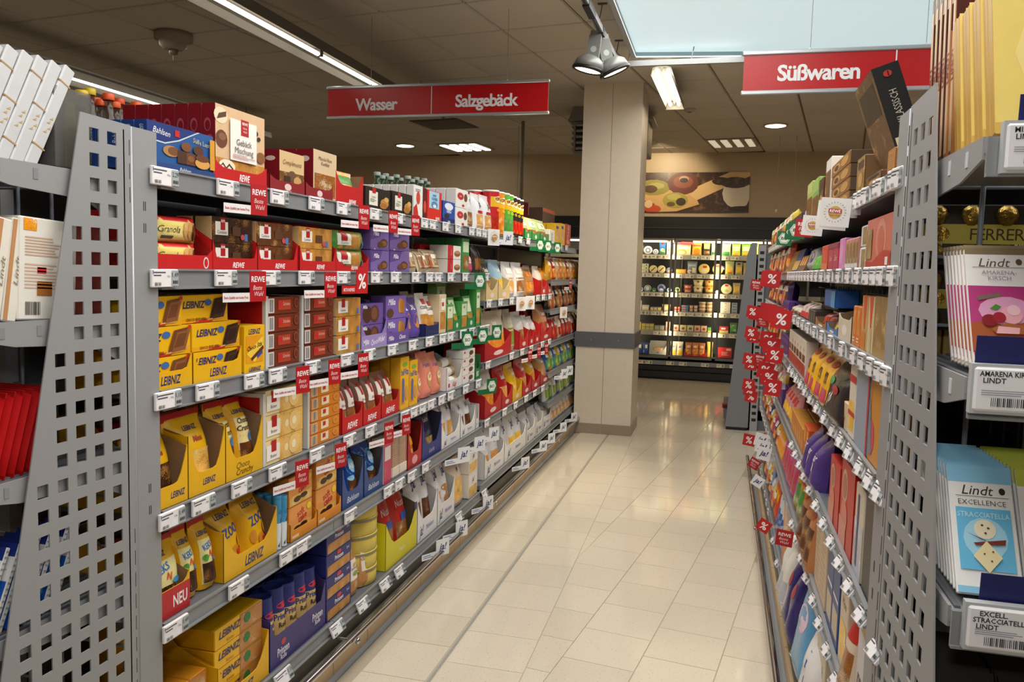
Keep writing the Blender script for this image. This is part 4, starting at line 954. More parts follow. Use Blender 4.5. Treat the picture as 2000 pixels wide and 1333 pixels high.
# ---------------- third shelf
leib = lambda ch: (('r', 0, 0, 1, 1, YEL), ('r', 0, .0, 1, .16, '#e8a808'), ('p', ((.25, 0), (.62, .14), (.72, .16), (.66, .0)), '#d03018'), T_('LEIBNIZ', .3, .66, .25, NAVY, 'bi', .44), T_('CHOCO EDELHERB', .34, .12, .1, '#7a2a18', 'b', .4), ('e', .58, .72, .07, .12, '#3a6ab0'), ('p', ((.55, .06), (.86, .1), (.99, .3), (.62, .22)), '#d9a860'), ('p', ((.60, .12), (.86, .2), (.95, .93), (.71, .85)), ch[0]), ('p', ((.66, .1), (.9, .16), (.99, .84), (.76, .78)), ch[1]), ('p', ((.7, .26), (.87, .30), (.93, .74), (.78, .7)), ch[0]), ('r', .95, .86, 1, 1, '#c83020'))
dk_, mk_ = ('#2e1810', '#48281a'), ('#70401f', '#8e5630')
Y, w, h = sl(290, 455, L3, 592)
bh = .078
def boxL(u0, u1, k, ch, lab, dx=0, wd_=.0):
    a, b_ = max(1.646, y_at(u0, XF, L3 + .1)), y_at(u1, XF, L3 + .1)
    put(carton('biscuit_carton', round(b_ - a, 4), .06, bh - .002, YEL, leib(ch)), ML(a, L3 + .006 + k * bh, XF - .008 - dx), lab, 'biscuit carton', 'yellow chocolate biscuit cartons', POST, (a, k))
boxL(250, 372, 0, mk_, 'lowest yellow carton with milk chocolate biscuits, nearest stack, third shelf')
boxL(250, 376, 1, mk_, 'middle yellow carton with milk chocolate biscuits, nearest stack, third shelf')
boxL(250, 360, 2, mk_, 'topmost yellow carton with milk chocolate biscuits, nearest stack, third shelf')
boxL(378, 470, 0, dk_, 'lowest yellow carton with dark chocolate biscuits, third shelf')
boxL(380, 472, 1, dk_, 'middle yellow carton with dark chocolate biscuits, third shelf')
boxL(361, 456, 2, dk_, 'topmost yellow carton with dark chocolate biscuits, third shelf', .012)
LT = lambda cx=.5: (T_('LEIBNIZ', cx, .5, .5, NAVY, 'bi', .36),)
trayL(250, 375, L3, 690, .045, .085, '#e9b20c', LT(.62), 'yellow tray under the milk chocolate biscuit cartons, third shelf', .2, None, .12, .15, XF + .002)
trayL(377, 472, L3, 690, .045, .085, '#e9b20c', LT(), 'yellow tray under the dark chocolate biscuit cartons, third shelf', .2, None, .12, .15, XF + .002)
stix = (('r', 0, 0, 1, 1, YEL), T_('LEIBNIZ', .5, .87, .11, NAVY, 'bi', .6), ('r', .08, .2, .92, .78, '#e89c14'), ('p', ((.1, .4), (.9, .75), (.92, .5), (.5, .2)), '#f4d048'), T_('Choco Stix', .5, .55, .1, '#4a2412', 'bi', .76, .18), ('p', ((.3, .3), (.9, .55), (.94, .48), (.36, .24)), '#5a3018'), ('p', ((.6, .35), (.86, .45), (.88, .38), (.62, .28)), '#2c50a0'), T_('LEIBNIZ', .5, .06, .09, NAVY, 'bi', .6))
cartonL(476, 517, L3, 638, .1, '#e9b20c', stix, 'yellow chocolate stick carton at right of the yellow stacks, third shelf')
brn = (('r', 0, 0, 1, 1, '#6c2a14'), ('r', .0, .08, .18, .92, '#d8d4d0'), ('bars', .03, .15, .16, .85, 8, '#5a5654'), ('r', .3, .22, .7, .8, '#b03c20'), ('r', .33, .4, .43, .72, '#c8202a'), T_('Schoko', .56, .58, .2, '#e8c0b0', '', .22), ('e', .88, .6, .08, .3, '#8a4a34'), ('e', .88, .6, .06, .22, '#6c2a14'))
for a, b_, v in ((523, 586, 580), (594, 652, 578)):
    stackL(a, b_, L3, v, 4, .2, '#6c2a14', brn, 'brown biscuit cartons with orange panel on the third shelf')
cardw = '#cfcdca'
def flank(u, z, h, lab, red):
    a = y_at(u, XF, z + .05); b = MB(); b.box(0, .014, 0, .42, 0, h, cardw); q = MB()
    if red: q.box(-.0008, 0, .012, .418, 0, h - .012, '#b00f18')
    else: q.box(-.0008, 0, .012, .418, .01, h - .012, '#c9c5c0')
    put([('display_tray', b.mesh('display_tray')), ('side_print', q.mesh('side_print'))], ML(a, z, XF), lab, 'tray', None, POST, (a,))
flank(519, L3, .228, 'red flank with pale edge of the brown carton tray, third shelf', True)
flank(589, L3, .225, 'pale flank between the two brown carton stacks, third shelf', False)
ck3 = (('r', 0, 0, 1, 1, 'cookie'), ('r', .06, .2, .46, .85, '#f0ece4'), ('r', .2, .5, .34, .98, '#b3161c'), T_('Cookies', .26, .35, .13, '#57514a', '', .34), ('r', .84, .1, .93, .4, '#4a78b8'))
stackL(657, 705, L3, 583, 3, .15, '#d8b884', ck3, 'pale cookie cartons with white panel on the third shelf')
mw = (('r', 0, 0, 1, 1, '#a08cc4'), T_('Milka', .18, .5, .4, '#f2eef8', 'bi', .22, .1), T_('ChocoWafer', .64, .5, .45, '#f2eef8', 'bi', .56, .1))
mkw = (('r', 0, 0, 1, 1, '#6a4f9a'), ('e', .3, .5, .2, .42, '#4c2c1c'), ('e', .62, .5, .2, .42, '#5c3624'), ('e', .6, .52, .13, .3, '#7a4c34'), T_('Milka', .2, .86, .16, '#f2eef8', 'bi', .4))
Y, w, h = sl(706, 754, L3, 606)
for k in range(2): put(carton('biscuit_pack', round(w - .014, 4), .07, .085, '#6a4f9a', mkw), ML(Y + .007, L3 + .006 + k * .087, XF - .012), 'violet wafer pack, %s of two in its tray, third shelf' % ('lower', 'upper')[k], 'biscuit pack', None, POST, (Y, k))
trayL(705, 755, L3, 590, .052, .11, '#8d78b6', mw, 'lilac tray of chocolate wafer packs on the third shelf', .2, '#3a2a66', .2, .12)
mc = (('r', 0, 0, 1, 1, '#7a5fb0'), T_('Milka', .28, .74, .26, '#f2eef8', 'bi', .5), ('e', .68, .55, .08, .34, '#c89040'), ('e', .76, .53, .08, .34, '#b87e34'), ('e', .84, .5, .08, .32, '#a8702c'), ('e', .2, .25, .16, .2, '#5a3a20'))
Y, w, h = sl(756, 797, L3, 590)
for k in range(2): put(carton('biscuit_pack', round(w - .008, 4), .07, .098, '#6a4f9a', mc), ML(Y + .004, L3 + .006 + k * .1, XF - .01), 'violet choc chip pack, %s of two in its tray, third shelf' % ('lower', 'upper')[k], 'biscuit pack', None, POST, (Y, k))
trayL(755, 798, L3, 592, .046, .10, '#6a4f9a', (T_('Milka', .2, .5, .4, '#f2eef8', 'bi', .25), T_('Choco', .7, .5, .4, '#f2eef8', 'bi', .4)), 'violet tray of choc chip packs on the third shelf', .2, '#3a2a66', .14, .14)
Y, w, h = sl(799, 830, L3, 584); bagsL(Y, w, 2, w / 2, L3, h, .07, '#5f479a', (('e', .5, .42, .34, .2, 'cookie'), T_('XL', .3, .75, .12, '#ffffff', 'b', .4)), 'violet XL cookie pouch on the third shelf', None, rows=2)
for k, (a, b_) in enumerate(((831, 846), (846, 858))):
    Y, w, h = sl(a, b_, L3, 574 + 6 * k); bagsL(Y, w, 1, w * 1.05, L3, h, .08, '#ece6da', (('r', .08, .12, .92, .5, 'cookie'), T_('COOKIES', .5, .66, .07, '#3a3430', 'b', .8), ('r', .3, .74, .7, .86, '#c83028')), 'white cookie pouch in a navy tray on the third shelf', None, rows=2)
trayL(831, 857, L3, 640, .05, .06, '#22285c', (), 'navy low tray under the white cookie pouches, third shelf', .2)
cartonL(858, 871, L3, 576, .1, '#dcc8a4', (('r', .1, .1, .9, .55, 'cookie'), ('r', .2, .6, .8, .9, '#f4eee0'), ('r', .3, .7, .6, .8, '#c83028')), 'beige cookie carton on the third shelf', rows=2)
biob = (('r', 0, 0, 1, 1, '#5aa050'), ('r', .1, .5, .9, .92, '#dfe8c8'), ('r', .08, .08, .92, .46, 'cookie'), T_('BIO', .5, .8, .07, '#2c7a3a', 'b', .6))
for i, (a, b_, v) in enumerate(((872, 885, 596), (886, 899, 580), (900, 912, 590), (913, 927, 578), (929, 937, 566), (939, 947, 572))):
    Y, w, h = sl(a, b_, L3, v)
    cartonL(a, b_, L3, v, .05, '#4a9a4c', biob, 'slim green organic biscuit carton on the third shelf', rows=2, tilt=(.0, .25, 0, .2, 0, 0)[i])
    trayL(a - .4, b_ + .4, L3, v + 48, .055, .075, '#2a8444', (('e', .5, .5, .15, .25, '#cfe8d0'),), 'dark green tray of organic biscuits on the third shelf', .2, '#2a8444', .2)
cartonL(850, 870, L3, 553, .05, '#9cc06a', biob, 'pale green organic carton lying on top of the third shelf goods', X=XF - .1)

# ---------------- fourth shelf
def leibpouch(t1, pic, c='#e9a812'): return (T_('LEIBNIZ', .5, .80, .055, NAVY, 'bi', .66), T_(t1, .55, .66, .07, '#b03018' if t1 != 'Choco' else '#4a2a14', 'bi', .7), ('r', .14, .14, .86, .52, pic))
Y, w, h = trayL(285, 367, L4, 832, .055, .15, '#e6b010', LT(.75), 'yellow tray of dark mini biscuits beside the post, fourth shelf', .28, None, .3, .3)
bagsL(Y, w, 1, .17, L4, .205, .11, YEL, leibpouch('Minis', 'dark'), 'yellow pouch of dark mini biscuits, fourth shelf beside the post', '#b8141c', rows=2)
Y, w, h = trayL(368, 440, L4, 806, .06, .17, '#e6b010', LT(.55), 'yellow tray of pale mini biscuits on the fourth shelf', .28, None, .3, .36)
bagsL(Y, w, 1, .175, L4, .22, .12, YEL, leibpouch('Minis', 'butter'), 'yellow pouch of pale mini biscuits on the fourth shelf', '#c8181c', rows=2)
Y, w, h = trayL(441, 513, L4, 780, .06, .17, '#e6b010', (T_('Choco', .45, .62, .3, '#3a2412', 'i', .4), T_('Crunchy', .5, .3, .3, '#3a2412', 'i', .5)), 'yellow tray of chocolate crunch biscuits on the fourth shelf', .28, None, .3, .36)
bagsL(Y, w, 2, w*.47, L4, .225, .11, YEL, (T_('LEIBNIZ', .5, .82, .05, NAVY, 'bi', .66), ('r', .12, .3, .9, .74, '#f0dc9c'), T_('Choco', .5, .70, .07, '#3a2412', 'bi', .6), T_('Crunchy', .5, .60, .07, '#3a2412', 'bi', .76), ('r', .14, .10, .86, .40, 'choc'), ('e', .7, .47, .14, .07, '#3a78c0')), 'pale yellow pouch of chocolate crunch biscuits, fourth shelf', '#c8181c', rows=2)
b = MB(); b.box(0, .3, 0, .004, 0, .21, '#8a7256'); put([('tray_flap', b.mesh('tray_flap'))], ML(y_at(441, XF, L4), L4, XF - .22), 'torn kraft back flap behind the chocolate crunch pouches', 'tray flap')
but = (('r', 0, 0, 1, 1, '#eed69a'), ('r', .35, .0, 1, 1, 'butter'), ('e', .55, .48, .13, .4, '#e8bc70'), ('e', .55, .48, .05, .16, '#f6e2a8'), ('e', .75, .52, .14, .42, '#f0c880'), ('e', .75, .52, .06, .18, '#f8ecc0'), ('r', .02, .16, .36, .8, '#f4efe4'), ('r', .14, .5, .27, .98, '#b3161c'), T_('Butter', .2, .34, .13, '#6a5a48', '', .3))
stackL(518, 592, L4, 765, 3, .16, '#ead8a8', but, 'cream butter biscuit cartons on the fourth shelf')
org = (('r', 0, 0, 1, 1, '#d8801c'), ('r', .04, .1, .22, .9, '#e8dcc8'), ('bars', .06, .14, .2, .86, 7, '#6a4a34'), ('r', .34, .2, .6, .9, '#f2e0bc'), ('r', .4, .45, .5, .82, '#c0281c'), ('e', .85, .6, .1, .3, '#e8a04c'), ('e', .85, .6, .07, .2, '#d8801c'))
stackL(606, 664, L4, 755, 5, .18, '#d8801c', org, 'orange biscuit cartons on the fourth shelf')
flank(514, L4, .232, 'red flank with pale edge of the butter biscuit tray, fourth shelf', True)
flank(601, L4, .2, 'pale flank left of the orange carton stack, fourth shelf', False)
rb = (('r', .1, .08, .9, .4, 'nuts'), ('r', .15, .44, .85, .8, '#ece4da'), ('r', .38, .62, .62, .86, '#b3161c'), T_('Beste', .5, .52, .05, '#6a5048', 'i', .5))
for a, b_, v in ((668, 708, 752), (709, 744, 742), (745, 779, 732)):
    Y, w, h = trayL(a, b_, L4, v + 40, .06, .10, '#c81c1c', (T_('REWE', .5, .4, .4, '#ffffff', 'bi', .5),), 'red tray of brown and white nut biscuits on the fourth shelf', .26, '#9a1518', .15)
    bagsL(Y, w, 2, w / 2 * .96, L4, z_at(v, XF, Y) - L4, .09, '#8a5a44', rb, 'brown and white pouch in red tray on the fourth shelf', None, rows=3)
bel = (('r', 0, 0, 1, 1, '#efb420'), T_('belVita', .5, .72, .12, '#1f5aa0', 'b', .84), ('e', .5, .86, .3, .05, '#7ab03a'), ('r', .12, .1, .5, .56, '#d8862a'), ('r', .2, .14, .4, .6, '#3a68b0'), ('e', .7, .3, .2, .14, '#d09a50'))
for a, b_, v in ((781, 798, 700), (799, 815, 706)):
    cartonL(a, b_, L4, v, .05, '#e2a818', bel, 'yellow breakfast biscuit carton on the fourth shelf', rows=4)
sal = (('r', 0, 0, 1, 1, '#e88a70'), T_('Hanuta', .5, .72, .1, '#2a4a9a', 'i', .8), ('e', .6, .35, .25, .16, '#c89058'), ('e', .55, .45, .2, .1, '#f0d8a8'))
for a, b_, v in ((817, 832, 707), (833, 853, 692), (854, 871, 692)):
    Y, w, h = sl(a, b_, L4, v); bagsL(Y, w, 1, w * 1.04, L4, h, .09, '#e48a74', sal[1:], 'salmon pink wafer pouch on the fourth shelf', None, rows=3)
kag = (('r', 0, 0, 1, 1, '#ecebe6'), ('r', .08, .62, .2, .86, '#d02028'), ('e', .68, .55, .18, .3, '#6a4428'), T_('Kägi', .55, .2, .2, '#c82028', 'bi', .4))
Y, w, h = trayL(872, 902, L4, 700, .05, .12, '#e8e6e2', (T_('Kägi', .5, .5, .5, '#c82028', 'bi', .4), ('r', .1, .3, .2, .7, '#d02028')), 'white tray of wafer rolls on the fourth shelf', .26, '#d0cec8')
for k in range(3):
    p = MB(); p.lathe([(.001, 0), (.024, .003), (.026, .01), (.026, w - .018), (.024, w - .011), (.001, w - .008)], 12, '#b8a078', (0, 0, 0), 'x'); q = MB(); q.lathe([(.0265, w * .3), (.0265, w * .7)], 12, '#f0ece4', (0, 0, 0), 'x', caps=False)
    put([('wafer_roll', p.mesh('wafer_roll')), ('paper_label', q.mesh('paper_label'))], ML(Y + .004, L4 + .03 + .05 * k, XF - .04 - .02 * k), 'pale wafer roll in the white tray, %s, fourth shelf' % ('lowest', 'middle', 'topmost')[k], 'wafer roll')
stackL(903, 927, L4, 686, 4, .1, '#ecebe6', kag, 'white wafer cartons with red mark on the fourth shelf')
Y, w, h = trayL(928, 945, L4, 706, .06, .14, '#1f7a40', (T_('BIO', .5, .5, .5, '#e8f4e8', 'b', .5),), 'dark green tray at the far end of the fourth shelf', .2, '#1f6a3a')
bagsL(Y, w, 1, w * .8, L4, .14, .06, '#d8b484', (('r', .1, .1, .9, .9, 'wafer'),), 'beige wafer pouch in the dark green tray, fourth shelf', rows=1)

# ---------------- fifth shelf
kek = (T_('LEIBNIZ', .5, .80, .06, NAVY, 'bi', .7), ('r', .1, .08, .9, .72, '#efe4a0'), T_('KEKS', .45, .62, .10, '#3a7ad0', 'b', .5, .2), T_('N', .6, .5, .10, '#e05020', 'b', .3, -.2), ('r', .12, .1, .88, .38, 'dark'), ('e', .25, .46, .12, .05, '#50a040'), ('e', .75, .42, .1, .04, '#3a90c8'))
Y, w, h = trayL(300, 371, L5, 1062, .075, .10, '#e0a810', (('r', 0, 0, 1, 1, '#b8242a'), T_('NEU', .72, .5, .42, '#f4ecec', 'b', .4)), 'yellow tray with dark red new banner beside the post, fifth shelf', .28, None, .18, .34)
bagsL(Y, w, 1, .17, L5, .195, .10, YEL, kek, 'yellow letter biscuit pouch beside the post, fifth shelf', '#c8181c', rows=2)
Y, w, h = sl(372, 436, L5, 1030)
bagsL(Y, w, 2, w / 2, L5, .20, .09, YEL, kek, 'yellow pouch of letter biscuits standing free, fifth shelf', '#c8181c', rows=3)
zoo = (T_('LEIBNIZ', .5, .82, .07, NAVY, 'bi', .76), T_('ZOO', .52, .6, .13, '#2a50a8', 'b', .6, .15), ('e', .3, .35, .12, .1, '#d89030'), ('e', .6, .28, .14, .1, '#d08428'), ('e', .8, .42, .1, .08, '#e09c3c'), ('r', .62, .2, .9, .32, '#c83a28'))
Y, w, h = trayL(437, 541, L5, 955, .06, .15, '#e6b010', LT(.55), 'wide yellow tray of animal biscuits on the fifth shelf', .3, None, .3, .24)
bagsL(Y, w, 2, w * .46, L5, .215, .12, YEL, zoo, 'yellow animal biscuit pouch in the wide tray, fifth shelf', '#c8181c', rows=3)
for r in range(4):
    for i in range(2):
        Yb, wb, hb = sl(543 + 11 * i, 553 + 11 * i, L5, 974)
        put(can('biscuit_tube', round(wb / 2, 4), round(hb, 4), '#4aa0d0', (('r', 0, 0, 1, .5, '#e4ecf0'), ('p', ((.2, .05), (.35, .05), (.6, .6), (.5, .62)), '#5a3420'), ('p', ((.5, .05), (.62, .05), (.75, .55), (.68, .56)), '#6a4028'), T_('Choc', .55, .72, .08, '#1a3a70', 'i', .6)), '#4aa4d8'), ML(Yb, L5, XF - r * (wb + .002)), 'pale blue tube of chocolate sticks on the fifth shelf' + ('' if r == 0 else ', row behind'), 'biscuit tube', 'pale blue tubes', POST, (Yb, r))
soft = (('r', 0, 0, 1, 1, '#e89a48'), ('r', .05, .55, .95, .98, '#f0a050'), T_('soft', .5, .72, .22, '#c01c20', 'b', .7, .2), T_('cake', .58, .52, .22, '#c01c20', 'b', .76, .2), ('r', .02, .04, .98, .36, 'butter'), ('e', .35, .2, .16, .1, '#4a2c18'), ('e', .62, .25, .16, .09, '#3a2214'), ('e', .85, .8, .1, .12, '#f0d830'))
for a, b_, v in ((567, 619, 938), (620, 666, 898)):
    Y, w, h = sl(a, b_, L5, v)
    for k in range(2):
        for r in range(2): put(carton('cake_pack', round(w - .022, 4), .055, round(h * .47, 4), '#e0903c', soft), ML(Y + .011, L5 + .008 + k * h * .48, XF - .014 - r * .058), ('orange soft cake pack, %s, fifth shelf' % ('lower', 'upper')[k]) + ('' if r == 0 else ', row behind'), 'cake pack', 'orange soft cake packs', POST, (Y, r, k))
    trayL(a, b_, L5, v, .035, .06, '#dd8a1c', (('r', .05, .2, .3, .5, '#f0d0a0'),), 'orange tray of soft cake packs on the fifth shelf', .24, '#c07820', .1, .08)
abc = (('e', .5, .66, .42, .19, '#5ab4ec'), ('e', .5, .66, .3, .13, '#8fd0f4'), T_('ABC', .5, .66, .09, '#f0f6ff', 'b', .6), ('r', .12, .08, .88, .42, 'choc'), ('e', .3, .44, .22, .05, '#8fd0f4'))
for a, b_, v in ((668, 709, 880), (711, 747, 866)):
    Y, w, h = trayL(a, b_, L5, v + 8, .06, .17, '#2c4a86', (T_('Bahlsen', .5, .5, .4, '#e8ecf4', 'i', .6),), 'blue tray of russian bread pouches on the fifth shelf', .26, '#5a5048', .3)
    bagsL(Y, w, 2, w * .46, L5, h * .98, .09, 'foil#1a4ea8', abc, 'bright blue letter biscuit pouch on the fifth shelf', None, rows=2, step=.09)
cl = (('r', .0, .0, 1, 1, 'candy'), ('r', .1, .5, .9, .8, '#e8e0d8'))
cartonL(749, 764, L5, 858, .06, '#d8ccc0', cl, 'colourful clear sweet biscuit box on the fifth shelf', rows=2)
for a, b_ in ((766, 779), (780, 794)):
    Y, w, h = sl(a, b_, L5, 848)
    p = MB(); n = 22
    for i in range(n): p.box(.004, w - .004, .004, .07, h * (i + .1) / n, h * (i + .9) / n, '#b8854a')
    q = MB(); q.box(0, w, 0, .075, 0, h * 1.01, CLEAR); q.box(-.001, w + .001, -.001, .03, .01, .05, '#e8dccc')
    put([('wafer_stack', p.mesh('wafer_stack')), ('clear_sleeve', q.mesh('clear_sleeve'))], ML(Y, L5, XF), 'clear sleeve of stacked round waffles on the fifth shelf', 'waffle pack', None, POST, (Y,))
Y, w, h = trayL(796, 823, L5, 830, .07, .2, '#b01c20', (('e', .5, .5, .2, .3, '#e8a0a0'),), 'dark red tall tray with orange pouch on the fifth shelf', .24, '#7a1418', .3)
bagsL(Y, w, 1, w * .7, L5, h * .9, .08, 'foil#e07a10', (('r', .1, .1, .9, .4, 'butter'), ('r', .2, .5, .8, .7, '#f0b020')), 'bright orange pouch in the dark red tray, fifth shelf', rows=2)
Y, w, h = trayL(824, 861, L5, 806, .07, .2, '#252f78', (T_('Leicht', .5, .5, .3, '#c8c8e0', 'i', .5),), 'tall navy tray of fine biscuits on the fifth shelf', .26, '#3a3a50', .3)
bagsL(Y, w, 1, w * .8, L5, h * .98, .09, 'foil#161c3c', (T_('Leicht', .5, .76, .08, '#e8e4d8', 'i', .6), ('r', .15, .12, .85, .4, 'gold')), 'black navy pouch of fine biscuits on the fifth shelf', rows=2)
jb = (T_('ja!', .5, .8, .12, NAVY, 'bi', .6), ('r', .15, .12, .85, .5, 'salt'), ('r', .1, .06, .9, .18, '#3a6ab8'))
jb2 = (T_('ja!', .5, .8, .12, NAVY, 'bi', .6), ('r', .12, .2, .88, .52, 'choc'), ('r', .1, .06, .9, .2, '#b8242a'))
JT = (T_('ja!', .2, .5, .5, NAVY, 'bi', .2), T_('Mehrkorn', .62, .5, .26, '#5a6ab0', 'i', .4))
for a, b_, v, e in ((862, 898, 782, jb), (899, 928, 778, jb2), (929, 945, 774, jb2)):
    Y, w, h = trayL(a, b_, L5, v + 8, .055, .14, '#eceaea', JT, 'white tray of white biscuit pouches on the fifth shelf', .28, '#cfccc8', .28)
    bagsL(Y, w, 2 if w > .2 else 1, w * (.44 if w > .2 else .86), L5, h, .09, 'foil#eaeaec', e, 'white biscuit pouch with navy letters on the fifth shelf', None, rows=3)

# ---------------- bottom shelf
bis = (('r', 0, 0, 1, 1, YEL), ('r', .5, 0, 1, 1, '#b47a34'), ('r', .52, .1, .98, .9, 'wafer'), T_('LEIBNIZ', .3, .62, .36, NAVY, 'bi', .46), T_('Kakao', .3, .2, .18, '#a05a18', 'i', .3), ('e', .66, .62, .07, .26, '#2c7a3c'))
Y, w, h = sl(430, 522, L6, 1180)
for k in range(4):
    for r in range(2):
        put(carton('biscuit_carton', round(w, 4), .2 - .002, .06, YEL, bis, side='#e0a40c'), ML(Y + .003 * (k % 2), L6 + .004 + k * .0625, XF - .02 - r * .202), ('yellow butter biscuit carton, %s of four, bottom shelf' % ('lowest', 'second from bottom', 'second from top', 'topmost')[k]) + ('' if r == 0 else ', row behind'), 'biscuit carton', 'yellow butter biscuit cartons', POST, (Y, r, k))
trayL(426, 525, L6, 1250, .05, .15, '#e6b010', LT(.5), 'open yellow case around the butter biscuit stack, bottom shelf', .42, '#d8a418', .3, .14)
Y, w, h = sl(330, 424, L6, 1290)
for k in range(2):
    for i in range(3):
        put(carton('biscuit_carton', .075, .2, .075, '#d88c1c', (('r', 0, 0, 1, 1, '#c87a28'), ('r', .1, .2, .9, .9, 'wafer')), side='#e8b010'), ML(Y + w - .08 - .078 * i, L6 + .004 + k * .077, XF - .03), 'orange yellow biscuit carton in the opened case, %s layer, bottom shelf' % ('lower', 'upper')[k], 'biscuit carton', 'cartons in the opened case', POST, (Y - i, k))
b = MB(); b.box(0, .3, 0, .004, 0, .2, '#d9a513'); q = MB(); draw(q, (T_('LEIBNIZ', .55, .5, .5, NAVY, 'b', .9),), .3, .2)
put([('opened_case', b.mesh('opened_case')), ('front_print', q.mesh('front_print'))], ML(1.85, L6 + .07, XF - .24), 'back wall of the opened yellow case on the bottom shelf', 'carton')
Y, w, h = trayL(527, 635, L6, 1130, .105, .17, '#3f3674', (T_('Prinzen', .22, .42, .3, '#e4e0ee', 'b', .2), ('e', .22, .68, .04, .1, '#c8383c'), T_('Rolle', .22, .2, .16, '#e4e0ee', 'b', .1), T_('Prinzen', .84, .62, .3, '#e4e0ee', 'b', .2), T_('Rolle', .84, .4, .16, '#e4e0ee', 'b', .1)), 'large dark violet case of biscuit rolls on the bottom shelf', .36, '#2c2858', .08, .06)
rol = (('r', 0, .68, 1, 1, '#23307c'), ('r', 0, .0, 1, .66, '#d9b878'), ('e', .5, .76, .3, .05, '#d83038'), T_('Prinzen', .5, .6, .09, '#23307c', 'b', .84), T_('Rolle', .5, .48, .07, '#3a2a20', 'b', .5), ('r', .0, .05, 1, .35, 'cookie'))
nr = 5
for r in range(3):
    for i in range(nr):
        rr = w / nr / 2 - .003
        put(can('biscuit_roll', round(rr, 4), .225 + .01 * (i % 2), '#2a3a86', rol if r == 0 else (), '#2a3a86'), ML(Y + .008 + i * (w - .016) / nr, L6 + .004, XF - .012 - r * (rr * 2 + .003), .06), 'navy and beige biscuit roll in the violet case' + ('' if r == 0 else ', row behind'), 'biscuit roll', 'biscuit rolls in the violet case', POST, (Y + i, r))
pz = (('r', 0, 0, 1, 1, '#252c70'), ('r', .04, .05, .96, .48, 'cookie'), T_('Prinzen', .5, .68, .2, '#f0eef4', 'b', .6), ('e', .5, .88, .09, .1, '#d83038'), T_('5+1', .86, .8, .13, '#d8d8e8', 'b', .2))
stackL(637, 686, L6, 1045, 4, .2, '#252c70', pz, 'navy sandwich biscuit packs on the bottom shelf')
can_ = (('r', .0, .0, 1, 1, 'wafer'), ('r', .0, .28, 1, .66, '#efe7da'), T_('Cantuccini', .5, .5, .06, '#7a3a2a', 'i', .8), ('e', .5, .57, .16, .03, '#c0a050'), ('e', .5, .4, .2, .04, '#8aa04a'), ('r', 0, .9, 1, 1, '#b0281c'))
for a, b_, v in ((690, 712, 1068), (713, 734, 1044)):
    Y, w, h = sl(a, b_, L6, v); bagsL(Y, w, 1, w, L6, h, .08, '#c89058', can_, 'clear almond biscuit pouch with white band, bottom shelf', '#a82a20', rows=3, shape=bag, tilt=.05)
Y, w, h = sl(708, 752, L6, 990)
for k in range(5):
    p = MB(); hh = h / 5; R_ = w / 2; p.lathe([(R_ * .97, 0), (R_, .004), (R_, hh - .016), (R_ * .985, hh - .014), (R_ * 1.02, hh - .013), (R_ * 1.02, hh - .003), (R_ * .98, hh), (.001, hh)], 24, '#d8c258', (R_, R_, 0))
    q = MB(); q.lathe([(R_ * 1.022, hh - .013), (R_ * 1.03, hh - .008), (R_ * 1.022, hh - .003)], 24, '#8a8468', (R_, R_, 0), caps=False)
    put([('biscuit_tin', p.mesh('biscuit_tin')), ('lid_rim', q.mesh('lid_rim'))], ML(Y, L6 + k * hh, XF), '%s of the stacked round yellow biscuit tins, bottom shelf' % ('lowest', 'second from bottom', 'middle', 'second from top', 'topmost')[k], 'biscuit tin', 'stacked yellow tins')
Y, w, h = trayL(753, 813, L6, 972, .10, .21, '#d8cc20', (T_('Nuss', .5, .5, .2, '#f4f0d0', 'i', .4),), 'yellow and navy tray of nut biscuits on the bottom shelf', .34, '#6a5a44', .3)
b = MB(); b.box(0, .03, -.0012, 0, 0, .036, '#1f2c70'); put([('tray_corner', b.mesh('tray_corner'))], ML(Y + w - .032, L6 + .18, XF + .001), 'navy printed corner of the yellow tray, bottom shelf', 'tray corner')
bagsL(Y, w, 2, w * .44, L6, h * .92, .10, 'foil#c02a22', (T_('Nuss', .5, .76, .1, '#f0e8e0', 'i', .7), ('r', .1, .1, .9, .5, 'nuts'), ('r', .3, .5, .9, .62, '#2a4a9a')), 'red foil nut biscuit pouch in the yellow tray, bottom shelf', None, rows=3)
for a, b_, v, e in ((815, 853, 925, jb2), (854, 887, 906, (T_('ja!', .5, .78, .12, NAVY, 'bi', .7), ('e', .3, .5, .2, .06, '#c88a44'), ('e', .62, .42, .22, .07, '#d09650'), ('e', .4, .32, .2, .06, '#c08040'), ('r', .3, .16, .9, .26, '#b8242a')))):
    Y, w, h = trayL(a, b_, L6, v, .10, .2, '#eae8e8', JT, 'white tray of white biscuit pouches on the bottom shelf', .36, '#bdbab6', .3)
    bagsL(Y, w, 2, w * .45, L6, h * .98, .11, 'foil#eaeaec', e, 'white biscuit pouch with navy letters on the bottom shelf', None, rows=3)
Y, w, h = sl(888, 914, L6, 908); bagsL(Y, w, 1, w, L6, h, .1, '#d8c4b0', (('r', .05, .1, .95, .6, 'butter'), T_('ja!', .6, .78, .08, NAVY, 'bi', .4)), 'clear pouch of pale round biscuits on the bottom shelf', None, rows=2)
stackL(915, 937, L6, 882, 2, .2, '#efe8dc', (('r', 0, 0, 1, 1, '#f0ece4'), ('r', .05, .05, .95, .45, 'butter'), T_('ja!', .5, .72, .2, '#6a6a90', 'bi', .4)), 'white cracker cartons with yellow picture, bottom shelf')

